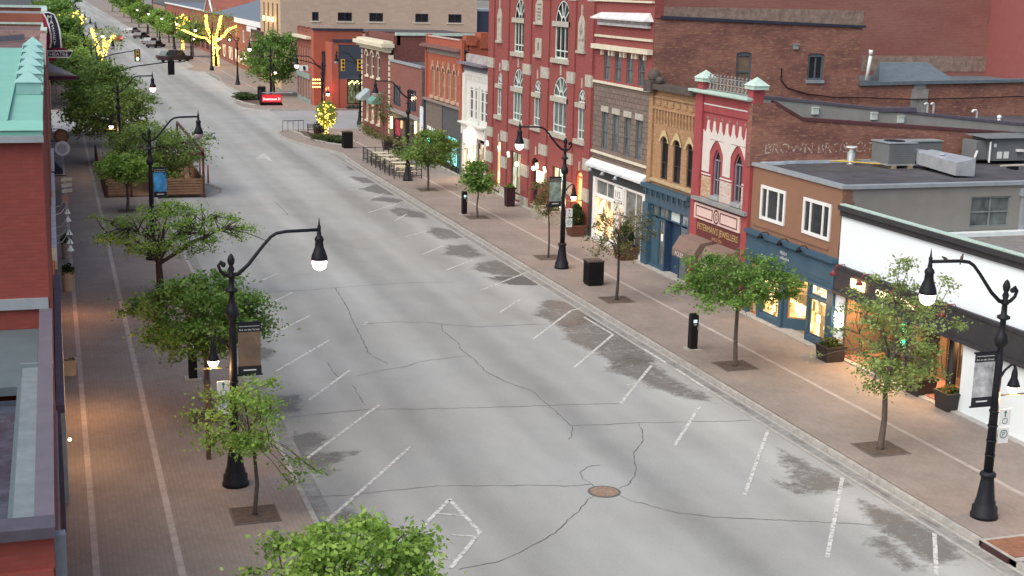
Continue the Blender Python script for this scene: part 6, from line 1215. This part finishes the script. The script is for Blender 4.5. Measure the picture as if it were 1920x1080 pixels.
# ------------------------------------------------------------ bins, pay stations
def binn(label,x,y,s=.36,h=1.15):
    t=thing('litter_bin',label,'litter bin',(x,y,SZ),group='black pavement bins')
    part(t,'body',BLACK,lambda m:(m.box(x-s,x+s,y-s,y+s,SZ+.06,SZ+h),m.box(x-s+.04,x+s-.04,y-s+.04,y+s-.04,SZ,SZ+.06),[m.box(x-s-.012,x-s,y-s+.06+i*.09,y-s+.1+i*.09,SZ+.12,SZ+h-.1) for i in range(7)],[m.box(x-s+.06+i*.09,x-s+.1+i*.09,y-s-.012,y-s,SZ+.12,SZ+h-.1) for i in range(7)]))
    part(t,'lid',mat('bin_lid',(.09,.075,.065)),lambda m:(m.box(x-s-.02,x+s+.02,y-s-.02,y+s+.02,SZ+h,SZ+h+.05),m.box(x-s+.12,x+s-.12,y-s+.12,y+s-.12,SZ+h+.05,SZ+h+.07))); return t
binn('square black litter bin beside the nearly bare tree',23.5,58.8,.37,1.12); binn('black litter bin at the corner of the hedge bed by the crossing',23.3,115.0,.4,1.35); binn('black bin against the bright red corner sign across the crossing',23.1,164,.42,1.6)
def pay(label,x,y,face=1):
    t=thing('pay_station',label,'parking meter',(x,y,SZ),group='black parking pay stations')
    part(t,'body',BLACK,lambda m:m.prism(TF(x-.14),[(y-.15,SZ+.04),(y+.15,SZ+.04),(y+.15,SZ+1.3),(y+.08,SZ+1.42),(y-.08,SZ+1.42),(y-.15,SZ+1.3)],0,.28))
    part(t,'plinth',CONC,lambda m:m.box(x-.28,x+.28,y-.3,y+.3,SZ,SZ+.045)); part(t,'screen',emis('pay_screen',(.5,.75,.9),.7),lambda m:m.box(x-.07,x+.07,y-.162,y-.15,SZ+1.08,SZ+1.2)); part(t,'pay_panel',METAL,lambda m:(m.box(x-.06,x+.06,y-.17,y-.15,SZ+.98,SZ+1.04),m.box(x+.1,x+.18,y-.18,y-.02,SZ+.8,SZ+.95)))
    return t
pay('black parking pay station on a small pale plinth before the jeweller',22.87,46.76); pay('black parking pay station before the white ornate shop, beside the small round tree',23.24,79.5)
pay('black parking pay station under the large dense tree on the left',4.13,47.1)
# ------------------------------------------------------------ planters
def planter(label,x,y,s,h,m_,fol,n,fh,ls,seed,tall=False,taper=.85,name='planter',flowers=False,rnd=False):
    t=thing(name,label,'planter',(x,y,SZ)); mb=MB()
    if rnd: mb.lathe([(s*.75,0),(s*.8,.05),(s,h),(s*.88,h)],(x,y,SZ),12)
    else:
        k=s*taper; mb.add([(x-k,y-k,SZ),(x+k,y-k,SZ),(x+k,y+k,SZ),(x-k,y+k,SZ),(x-s,y-s,SZ+h),(x+s,y-s,SZ+h),(x+s,y+s,SZ+h),(x-s,y+s,SZ+h)],[(0,3,2,1),(0,1,5,4),(1,2,6,5),(2,3,7,6),(3,0,4,7)])
        mb.box(x-s-.03,x+s+.03,y-s-.03,y-s+.04,SZ+h-.02,SZ+h+.05); mb.box(x-s-.03,x+s+.03,y+s-.04,y+s+.03,SZ+h-.02,SZ+h+.05); mb.box(x-s-.03,x-s+.04,y-s+.04,y+s-.04,SZ+h-.02,SZ+h+.05); mb.box(x+s-.04,x+s+.03,y-s+.04,y+s-.04,SZ+h-.02,SZ+h+.05)
    mb.build('pot',m_,t); part(t,'soil',DIRT,lambda m:m.box(x-s*.85,x+s*.85,y-s*.85,y+s*.85,SZ+h-.1,SZ+h-.03))
    rng=np.random.default_rng(seed); v=rng.normal(size=(n,3)); v/=np.linalg.norm(v,axis=1)[:,None]; r=rng.uniform(.2,1,(n,1))**.4
    if tall: P=np.array([x,y,SZ+h+fh*.5])+v*r*np.array([s*.95,s*.95,fh*.55]); P[:,:2]=np.array([x,y])+(P[:,:2]-[x,y])*(1.15-.45*np.clip((P[:,2:3]-SZ-h)/fh,0,1))
    else: P=np.array([x,y,SZ+h])+v*r*np.array([s*1.05,s*1.05,fh]); P[:,2]=np.maximum(P[:,2],SZ+h-.02)
    leaves('foliage',P,fol,t,ls,rng,flat=.2)
    if flowers: P=np.array([x,y,SZ+h+fh*.6])+rng.normal(size=(160,3))*np.array([s*.3,s*.3,.05]); leaves('flowers',P,FLW,t,ls*1.1,rng)
    return t
POTD=mat('dark_planter',(.035,.03,.03),rough=.5); POTB=mat('brown_planter',(.11,.05,.035),rough=.7); POTC=mat('cream_planter',(.42,.38,.30))
planter('dark planter of yellow flowers and a small conifer by the white side panel',27.3,44.1,.42,.55,POTD,SHR,500,.35,.1,1,flowers=True)
for (x,y,lb,sd_) in ((28.2,41.7,'dark box planter of orange flowers in the recess, farthest of the three',2),(28.0,39.35,'dark box planter of orange flowers between the two black columns',3),(27.95,37.55,'dark box planter of orange flowers against the near white wall',4)): planter(lb,x,y,.4,.58,POTD,FLW,420,.2,.09,sd_,flowers=True)
planter('big brown planter with a bushy shrub left of the lit boutique window',27.35,71.3,.5,.6,POTB,SHR,1700,1.15,.12,5,tall=True,taper=.75)
planter('big brown planter with an upright shrub right of the boutique door',27.4,64.3,.5,.62,POTB,SHR,1700,1.3,.12,6,tall=True,taper=.8)
planter('tall dark maroon planter with yellow flowers before the red hall',27.0,82.2,.3,1.15,mat('maroon_planter',(.04,.015,.02)),LG2,380,.3,.11,7,flowers=True)
for (x,y,lb,s_) in ((27.4,75.4,'pale concrete planter before the red hall doorway, right of two',8),(27.4,77.6,'pale concrete planter before the red hall, left of two',9)): planter(lb,x,y,.45,.75,STONE,LG5,500,.5,.12,s_)
for (x,y,lb,s_) in ((.28,70,'tall cream planter with dark foliage against the left shops, farther one',10),(.25,62.5,'tall cream planter with dark foliage against the left shops, nearer one',11)): planter(lb,x,y,.28,.85,POTC,SHR,420,.4,.12,s_,rnd=True)
planter('cream box planter against the left shopfront beside the near glow',.12,48.6,.22,.5,POTC,SHR,60,.1,.08,12)
for (x,y,lb,s_) in ((26.6,110.5,'dark planter by the flat brown building, nearer of two',13),(26.4,113.5,'dark planter by the flat brown building, farther of two',14)): planter(lb,x,y,.4,.6,POTD,LG5,300,.6,.15,s_)
planter('round maroon pot behind the lit tree at the crossing',22.5,124.5,.4,.7,mat('maroon_planter',(.04,.015,.02)),SHR,350,.7,.14,15,rnd=True)
# ------------------------------------------------------------ fenced patio with tables
WOODP=mat('pale_tabletop',(.62,.56,.40),var=.12,scale=6); IRON=mat('black_iron',(.02,.02,.022),rough=.5)
t=thing('patio_fence','black metal patio fence round the picnic tables on the right pavement','fence',(23.6,101,SZ))
fx0,fx1,fy0,fy1=22.75,24.75,95.7,106.1
def f(m):
    for a,c in (((fx0,fy0),(fx0,fy1)),((fx0,fy1),(fx1,fy1)),((fx1,fy0),(fx1,fy1)),((fx0,fy0),(fx1,fy0))):
        for z in (1.05,.2,.62): m.tube([(a[0],a[1],SZ+z),(c[0],c[1],SZ+z)],.02,4)
part(t,'rail',IRON,f)
def f(m):
    for i in range(8):
        y=fy0+(fy1-fy0)*i/7; m.tube([(fx0,y,SZ),(fx0,y,SZ+1.1)],.035,5); m.tube([(fx1,y,SZ),(fx1,y,SZ+1.1)],.035,5)
    m.tube([(23.7,fy1,SZ),(23.7,fy1,SZ+1.1)],.03,5); m.tube([(23.7,fy0,SZ),(23.7,fy0,SZ+1.1)],.03,5)
part(t,'post',IRON,f)
def f(m):
    for i in range(60): y=fy0+(fy1-fy0)*i/60; m.tube([(fx0,y,SZ+.2),(fx0,y,SZ+1.05)],.009,3)
part(t,'mesh_panel',IRON,f)
t0=thing('picnic_table','x','table',(0,0,0),group='picnic tables inside the fenced patio')
part(t0,'tabletop',WOODP,lambda m:[m.box(-.72,.72,-.36+i*.15,-.23+i*.15,.74,.78) for i in range(5)])
for s in (-1,1):
    part(t0,'bench',WOODP,lambda m:(m.box(-.72,.72,s*.62-.13,s*.62-.01,.43,.47),m.box(-.72,.72,s*.62+.01,s*.62+.13,.43,.47)))
for s in (-1,1): part(t0,'leg',IRON,lambda m:(m.tube([(s*.5,-.62,0),(s*.5,-.1,.74)],.03,5),m.tube([(s*.5,.62,0),(s*.5,.1,.74)],.03,5),m.tube([(s*.5,-.65,.41),(s*.5,.65,.41)],.025,5)))
labs=['picnic table nearest the unlit lamp post, lowest in the fenced patio','second picnic table from the near end of the fenced patio','middle picnic table of the fenced patio','second picnic table from the far end of the fenced patio','picnic table at the far end of the fenced patio']
for i,y in enumerate((96.7,98.8,100.9,103.3,105.1)):
    if i==0: t0.location=(23.75,y,SZ); t0['label']=labs[0]
    else: dup(t0,(23.75,y,SZ),labs[i])
# cafe chairs etc beyond
c0=thing('cafe_chair','x','chair',(0,0,0),group='dark cafe chairs on the right pavement')
part(c0,'seat',IRON,lambda m:m.box(-.2,.2,-.2,.2,.43,.46)); part(c0,'backrest',IRON,lambda m:m.box(-.2,.2,.18,.21,.55,.85))
for a in (-1,1):
    for d_ in (-1,1): part(c0,'leg',IRON,lambda m:m.tube([(a*.18,d_*.18,0),(a*.17,d_*.17,.45 if d_<0 else .85)],.014,4))
for i,(x,y,lb) in enumerate(((26.2,100.0,'dark cafe chair in front of the teal poster window, nearest one'),(26.6,101.2,'dark cafe chair in front of the teal poster window, second one'),(26.2,103.2,'dark cafe chair outside the brown boarded front'),(25.6,105.0,'dark cafe chair beside the hanging poster'))):
    if i==0: c0.location=(x,y,SZ); c0['label']=lb
    else: dup(c0,(x,y,SZ),lb,rz=i*.7)
# bench and rack in the planted corner
t=thing('bench','black metal bench beside the lit tree at the crossing','bench',(21.6,128.6,SZ))
part(t,'seat',IRON,lambda m:[m.box(21.9+0,23.3,126.0+i*.12,126.09+i*.12,SZ+.43,SZ+.46) for i in range(4)]); part(t,'backrest',IRON,lambda m:[m.box(21.9,23.3,126.5,126.53,SZ+.55+i*.1,SZ+.6+i*.1) for i in range(4)])
for x in (21.95,23.25): part(t,'leg',IRON,lambda m:(m.tube([(x,126.0,SZ),(x,126.0,SZ+.65),(x,126.5,SZ+.65)],.025,5),m.tube([(x,126.5,SZ),(x,126.5,SZ+.95)],.025,5)))
t=thing('guard_rail','low metal railing at the tip of the planted bed','railing',(20.6,129.2,SZ)); part(t,'rail',IRON,lambda m:(m.tube([(20.0,128.6,SZ+1),(22.0,128.9,SZ+1.0)],.03,5),[m.tube([(20.0+i*.5,128.6+i*.07,SZ),(20.0+i*.5,128.6+i*.07,SZ+1)],.02,4) for i in range(5)]))
# red corner sign across the crossing
s=thing('corner_sign','low red gateway sign with white script across the crossing','sign',(23.2,157.2,SZ))
part(s,'panel',emis('red_sign_face',(.55,.02,.03),.55),lambda m:m.box(22.15,24.35,157.2,157.3,.5,1.35)); part(s,'frame',BLACK,lambda m:(m.box(22.1,24.4,157.3,157.4,.35,1.38),m.box(22.0,22.12,157.0,158.0,SZ,1.8),m.box(22.0,24.5,157.25,157.45,SZ,.35)))
part(s,'top_rail',METAL,lambda m:m.box(22.1,25.6,157.1,157.3,1.5,1.62)); text(s,'Downtown 21',TS(157.2),22.3,.72,.42,emis('white_script',(1,.85,.85),1.2),d=-.02,width=1.9)
# ------------------------------------------------------------ timber parklet on the left
TIM=mat('new_timber',(.27,.155,.09),var=.25,scale=3); TIMD=mat('red_brown_timber',(.10,.045,.035)) 
t=thing('parklet','timber patio deck with slatted sides in the left parking lane','parklet',(7,99,0))
part(t,'deck',TIM,lambda m:[m.box(2.9,8.8,90.0+i*.5,90.45+i*.5,.16,.22) for i in range(38)]); 
def f(m):
    for i in range(6): m.box(5.9,8.85,89.9,89.98,.25+i*.17,.37+i*.17)
    for i in range(6): m.box(2.9,4.4,89.9,89.98,.25+i*.17,.37+i*.17)
    for i in range(6): m.box(8.85,8.93,90,109,.25+i*.17,.37+i*.17)
part(t,'slat_side',TIM,f)
for (x,y,h) in ((8.88,89.85,2.9),(5.9,89.85,1.4),(2.9,89.85,1.35),(8.88,99,2.9),(8.88,109,2.9),(4.4,89.85,1.3)): part(t,'post',TIMD,lambda m:m.box(x-.07,x+.07,y-.07,y+.07,.0,h))
part(t,'top_beam',TIMD,lambda m:(m.box(8.81,8.95,89.8,109.1,2.9,3.05),m.box(8.0,8.95,89.78,89.92,2.75,2.9)))
for i in range(5): part(t,'bench',TIM,lambda m:m.box(5.2,8.2,92.5+i*3.4,93.0+i*3.4,.55,.62))
part(t,'side_screen',TIMD,lambda m:m.box(2.75,2.85,90,109,.2,1.3))
for i,(x,y,lb) in enumerate(((9.75,95.5,'red and white delineator post beside the parklet, nearer one'),(9.6,99.5,'red and white delineator post beside the parklet, farther one'))):
    p=thing('delineator_post',lb,'bollard',(x,y,0)); part(p,'post',mat('delineator_red',(.45,.10,.09)),lambda m:m.lathe([(.06,.05),(.05,1.35),(.03,1.4)],(x,y,0),8),True); part(p,'base',BLACK,lambda m:m.lathe([(.2,0),(.18,.06)],(x,y,.01),10))
for i,(a,c,lb) in enumerate((((9.0,90.2),(10.3,92.3),'pale concrete wheel stop at the near corner of the parklet'),((10.3,93.2),(9.4,96.4),'pale concrete wheel stop beside the delineator posts'))):
    w_=thing('wheel_stop',lb,'wheel stop',(a[0],a[1],0)); 
    def TW(u,w,d,a=a,c=c):
        L=math.hypot(c[0]-a[0],c[1]-a[1]); ux,uy=(c[0]-a[0])/L,(c[1]-a[1])/L; return (a[0]+ux*u-uy*d,a[1]+uy*u+ux*d,w)
    part(w_,'block',CONC,lambda m:m.add([TW(0,0.01,-.12),TW(2.2,.01,-.12),TW(2.2,.15,-.05),TW(0,.15,-.05),TW(0,.01,.12),TW(2.2,.01,.12),TW(2.2,.15,.05),TW(0,.15,.05)],[(0,1,2,3),(3,2,6,7),(4,7,6,5),(0,3,7,4),(1,5,6,2)]))
t=thing('wooden_post','weathered wooden post on the left pavement behind the sparse sapling','post',(3.75,38.6,SZ)); part(t,'post',mat('weathered_post',(.10,.062,.045),var=.2),lambda m:m.box(3.70,3.83,38.5,38.63,SZ,2.4)); part(t,'collar',BARKD,lambda m:m.box(3.67,3.86,38.47,38.66,2.4,2.48))
# ------------------------------------------------------------ iron in the road
t=thing('manhole_cover','round rusty manhole cover in the middle of the road','manhole cover',(13.95,33.55,0))
part(t,'rim',CRACK,lambda m:m.lathe([(.46,0),(.46,.011),(.39,.011)],(13.95,33.55,0),24)); part(t,'cover',mat('rusty_cover',(.27,.19,.14),var=.35,scale=8,bump=.3),lambda m:m.lathe([(.385,.0),(.385,.014)],(13.95,33.55,0),24))
t=thing('catch_basin','rusty catch basin lid set in the kerb at the lower right','drain',(22.1,26.95,0)); part(t,'surround',CONC,lambda m:m.box(21.75,23.2,26.1,27.55,.0,SZ+.03)); part(t,'lid',mat('rust_lid',(.24,.11,.065),var=.3,scale=6),lambda m:(m.box(21.85,22.95,26.3,27.4,SZ+.03,SZ+.05),m.lathe([(.13,0),(.13,.02)],(22.35,26.85,SZ+.05),12))); part(t,'inlet',mat('rust_dark',(.05,.02,.02)),lambda m:m.box(21.68,21.76,26.35,27.4,.02,SZ))
# ------------------------------------------------------------ birds on the lamp arm
for (x,z,lb,yaw) in ((20.97,7.13,'small brown bird perched by the lantern end of the near right lamp arm',0),(21.45,7.13,'small upright bird perched where the near right lamp arm bends',1.2)):
    t=thing('sparrow',lb,'bird',(0,0,0)); m_=mat('bird_brown',(.08,.06,.05),var=.5,scale=30)
    def f(m):
        m.lathe([(.004,-.11),(.018,-.09),(.034,-.04),(.04,.0),(.036,.04),(.024,.065),(.026,.08),(.024,.1),(.01,.118),(.002,.135)],(0,0,0),10)
        m.add([(0,-.015,-.09),(0,.015,-.09),(.012,.02,-.17),(.012,-.02,-.17),(-.01,0,-.1)],[(0,1,2,3),(0,3,4),(1,4,2)])
    o=part(t,'body',m_,f,True); o.rotation_euler=(0,R(60 if yaw==0 else 25),0)
    part(t,'leg',BLACK,lambda m:(m.tube([(0,.012,0),(0,.012,-.055)],.003,3),m.tube([(0,-.012,0),(0,-.012,-.055)],.003,3))); t.location=(x,28.9,z+.035); t.rotation_euler=(0,0,math.pi if yaw==0 else .5)
# ------------------------------------------------------------ rooftop plant on the tan building
ZR=6.5
t=thing('rooftop_condenser','square grey condenser unit on the tan building roof','air conditioner',(33.7,50.6,ZR)); GU=mat('unit_grey',(.15,.16,.165),var=.1)
part(t,'case',GU,lambda m:(m.box(33.05,34.35,50.0,51.3,ZR+.18,ZR+1.05),[m.box(33.1,34.3,49.985,50.0,ZR+.25+i*.09,ZR+.28+i*.09) for i in range(8)])); part(t,'rim',METAL,lambda m:(m.box(33.0,34.4,49.95,51.35,ZR+1.05,ZR+1.09),m.box(33.0,34.4,49.95,51.35,ZR+.13,ZR+.18))); part(t,'skid',mat('timber_skid',(.32,.24,.15)),lambda m:(m.box(33.2,33.4,49.9,51.4,ZR,ZR+.13),m.box(34.0,34.2,49.9,51.4,ZR,ZR+.13))); part(t,'fan',BLACK,lambda m:m.lathe([(.45,0),(.45,.02)],(33.7,50.65,ZR+1.09),14))
t=thing('rooftop_duct','shiny bent metal duct box on the tan building roof','duct',(34.6,47.8,ZR)); SIL=mat('galvanised',(.62,.66,.68),rough=.35,metal=.6,var=.15,scale=2)
part(t,'elbow',SIL,lambda m:(m.add([(34.15,46.9,ZR+.1),(35.05,46.9,ZR+.05),(35.05,49.9,ZR+.2),(34.35,49.9,ZR+.2),(34.15,46.9,ZR+.62),(35.05,46.9,ZR+.78),(35.05,49.9,ZR+.8),(34.35,49.9,ZR+.7)],[(0,1,5,4),(1,2,6,5),(2,3,7,6),(3,0,4,7),(4,5,6,7)]),m.box(34.4,34.9,49.9,50.6,ZR+.3,ZR+.75),m.tube([(34.6,48.5,ZR+.75),(34.6,48.5,ZR+.85)],.12,8)))
part(t,'support',BLACK,lambda m:(m.box(34.25,34.4,47.2,47.35,ZR,ZR+.12),m.box(34.8,34.95,47.2,47.35,ZR,ZR+.08),m.box(34.5,34.65,49.4,49.6,ZR,ZR+.22)))
t=thing('rooftop_unit','large grey packaged air unit with a folded lid at the back of the tan roof','air conditioner',(39.7,51.2,ZR))
part(t,'case',GU,lambda m:(m.box(38.6,41.0,50.7,52.0,ZR+.15,ZR+1.15),m.add([(38.2,50.5,ZR+1.15),(41.1,50.5,ZR+1.15),(41.1,52.1,ZR+1.2),(38.2,52.1,ZR+1.2),(39.6,51.2,ZR+1.32)],[(0,1,4),(1,2,4),(2,3,4),(3,0,4),(0,3,2,1)]),m.box(38.0,38.6,50.9,51.9,ZR+.2,ZR+1.0)))
part(t,'access_panel',WHITE,lambda m:(m.box(38.95,39.2,50.68,50.7,ZR+.25,ZR+.55),m.box(39.3,39.55,50.68,50.7,ZR+.25,ZR+.55),m.box(38.75,38.88,50.68,50.7,ZR+.75,ZR+.9),m.box(39.9,40.2,50.5,50.7,ZR+.55,ZR+.65))); part(t,'conduit',WHITE,lambda m:(m.tube([(38.5,50.6,ZR+.1),(38.5,50.6,ZR+1.0)],.04,5),m.tube([(37.9,50.8,ZR+.3),(38.0,50.8,ZR+.6)],.05,5)))
t=thing('rooftop_unit','low grey duct cabinet behind the condenser on the tan roof','air conditioner',(36,51.7,ZR)); part(t,'case',GU,lambda m:m.box(34.9,36.6,51.4,52.05,ZR+.1,ZR+.95)); part(t,'lid',METAL,lambda m:m.box(34.85,36.65,51.35,52.1,ZR+.95,ZR+1.0)); part(t,'skid',mat('timber_skid',(.32,.24,.15)),lambda m:(m.box(35,35.2,51.4,52,ZR,ZR+.1),m.box(36.3,36.5,51.4,52,ZR,ZR+.1)))
t=thing('rooftop_flue','round galvanised flue with a flat cap near the ghost lettering','flue',(32.25,51.6,ZR)); part(t,'pipe',METAL,lambda m:(m.lathe([(.2,0),(.17,.05),(.17,.55)],(32.25,51.6,ZR),12)),True); part(t,'cap',mat('bright_cap',(.7,.8,.78),rough=.3),lambda m:(m.lathe([(.24,.72),(.24,.77)],(32.25,51.6,ZR),12),m.lathe([(.1,.5),(.1,.72)],(32.25,51.6,ZR),8)))
t=thing('gas_pipe','yellow gas pipe running across the tan building roof','pipe',(38,49.5,ZR)); part(t,'pipe',mat('yellow_pipe',(.6,.4,.08)),lambda m:(m.tube([(31.5,52.0,ZR+.1),(32.9,51.9,ZR+.15)],.03,5),m.tube([(31.8,51.9,ZR+.12),(33.0,50.5,ZR+.15)],.03,5))); part(t,'pale_pipe',mat('cream_pipe',(.55,.5,.4)),lambda m:(m.tube([(37.8,48.9,ZR+.18),(46,49.3,ZR+.2)],.04,5),m.tube([(41.2,51.5,ZR+.35),(46,51.6,ZR+.35)],.04,5)))
part(t,'support',BLACK,lambda m:[m.box(x,x+.15,48.8,49.4,ZR,ZR+.14) for x in (38.5,41,43.5)])
t=thing('roof_vents','pair of tall curved white vent pipes behind the brick parapet','vent',(41,58.6,7.6)); VP=mat('white_vent',(.7,.75,.72),rough=.4)
for x in (40.85,41.2): part(t,'vent_pipe',VP,lambda m:m.tube([(x,58.8,7.6),(x,58.8,8.35),(x-.05,58.75,8.46),(x-.18,58.7,8.48),(x-.25,58.7,8.42)],.05,7),True)
t=thing('roof_vents','single curved white vent pipe behind the brick parapet, right of the pair','vent',(43.6,58.8,7.4)); part(t,'vent_pipe',VP,lambda m:m.tube([(43.75,58.8,7.4),(43.75,58.8,8.0),(43.65,58.75,8.12),(43.45,58.7,8.12),(43.38,58.7,8.02)],.055,7),True); 
t=thing('roof_vents','stubby white roof vent farthest right behind the parapet','vent',(45,58.8,7.4)); part(t,'vent_pipe',VP,lambda m:(m.tube([(45.1,58.8,7.4),(45.1,58.8,7.72)],.08,8),m.ball((45.1,58.8,7.76),.12,6)),True)
# ------------------------------------------------------------ vehicles
def car(label,x,y,rz,col,L=4.7,W=1.85,Hh=1.45,pickup=False,tail=False,name='parked_car',cat='car'):
    t=thing(name,label,cat,(0,0,0)); pm=mat('car_paint_'+str(col),col,rough=.3,var=.03,spec=.6)
    hb=.95 if pickup else .82
    side=[(-L/2,.35),(-L/2+.05,hb),(-L*.22 if pickup else -L*.36,hb),(-L*.2 if pickup else -L*.27,Hh),(L*.12,Hh),(L*.24,hb+.02),(L/2-.08,hb-.12),(L/2,.4),(L/2-.1,.25),(-L/2+.1,.25)]
    if pickup: side=[(-L/2,.45),(-L/2,hb+.1),(-L*.12,hb+.1),(-L*.1,Hh),(L*.14,Hh),(L*.24,hb+.12),(L/2-.08,hb+.02),(L/2,.5),(L/2-.1,.35),(-L/2+.1,.35)]
    part(t,'body',pm,lambda m:m.prism(lambda u,w,d:(d*(1-.12*max(0,w-hb)/(Hh-hb+.01)),u,w),side,-W/2,W/2))
    gl=[(side[2][0]+.12,hb+.1 if not pickup else hb+.2),(side[3][0]+.08,Hh-.1),(L*.11,Hh-.1),(L*.2,hb+.12 if not pickup else hb+.2)]
    part(t,'side_window',GLASSD,lambda m:(m.prism(lambda u,w,d:(d,u,w),gl,-W/2+.0-.004,-W/2+.02),m.prism(lambda u,w,d:(d,u,w),gl,W/2-.02,W/2+.004)))
    for a in (-1,1):
        for b_ in (-1,1):
            def f(m):
                m.prism(lambda u,w,d:(d,u,w),[(b_*L*.31+.34*math.cos(i*.4488),.34+.34*math.sin(i*.4488)) for i in range(14)],a*(W/2-.18)-.06,a*(W/2-.02)+.05*a if False else a*(W/2-.18)+.2)
            part(t,'wheel',BLACK,lambda m:m.prism(lambda u,w,d:(d,u,w),[(b_*L*.31+.34*math.cos(i*.4488),.34+.34*math.sin(i*.4488)) for i in range(14)],min(a*(W/2-.22),a*(W/2+.01)),max(a*(W/2-.22),a*(W/2+.01))))
    for a in (-1,1): part(t,'taillight',emis('tail_light_on',(1,.06,.05),9) if tail else mat('tail_red',(.25,.01,.01)),lambda m:m.box(a*W*.38-.16,a*W*.38+.16,-L/2-.02,-L/2+.02,hb-.22,hb-.02))
    for a in (-1,1): part(t,'headlight',WHITE,lambda m:m.box(a*W*.38-.16,a*W*.38+.16,L/2-.06,L/2+.01,hb-.3,hb-.16))
    t.location=(x,y,0.0); t.rotation_euler=(0,0,rz); return t
car('black pickup truck parked at an angle before the gold-lit tree',20.2,247.5,R(-52),(.015,.017,.022),L=6.2,W=2.1,Hh=2.0,pickup=True,name='parked_pickup',cat='pickup truck')
car('silver-green car half hidden by the black pickup, on its far side',19.8,254.5,R(-52),(.10,.14,.13),L=4.9)
car('red car driving away with tail lights glowing on the far left of the road',14.3,331,R(2),(.30,.05,.05),tail=True,name='moving_car')
for (x,y,c,lb) in ((20.6,300,(.03,.035,.04),'dark car parked under the far right trees, nearest of the row'),(20.7,316,(.18,.19,.2),'grey car parked under the far right trees beside the amber-lit tree'),(20.6,348,(.05,.05,.06),'dark car parked far along the right kerb'),(20.6,384,(.3,.31,.32),'pale car parked high on the right kerb')): car(lb,x,y,R(-35),c)
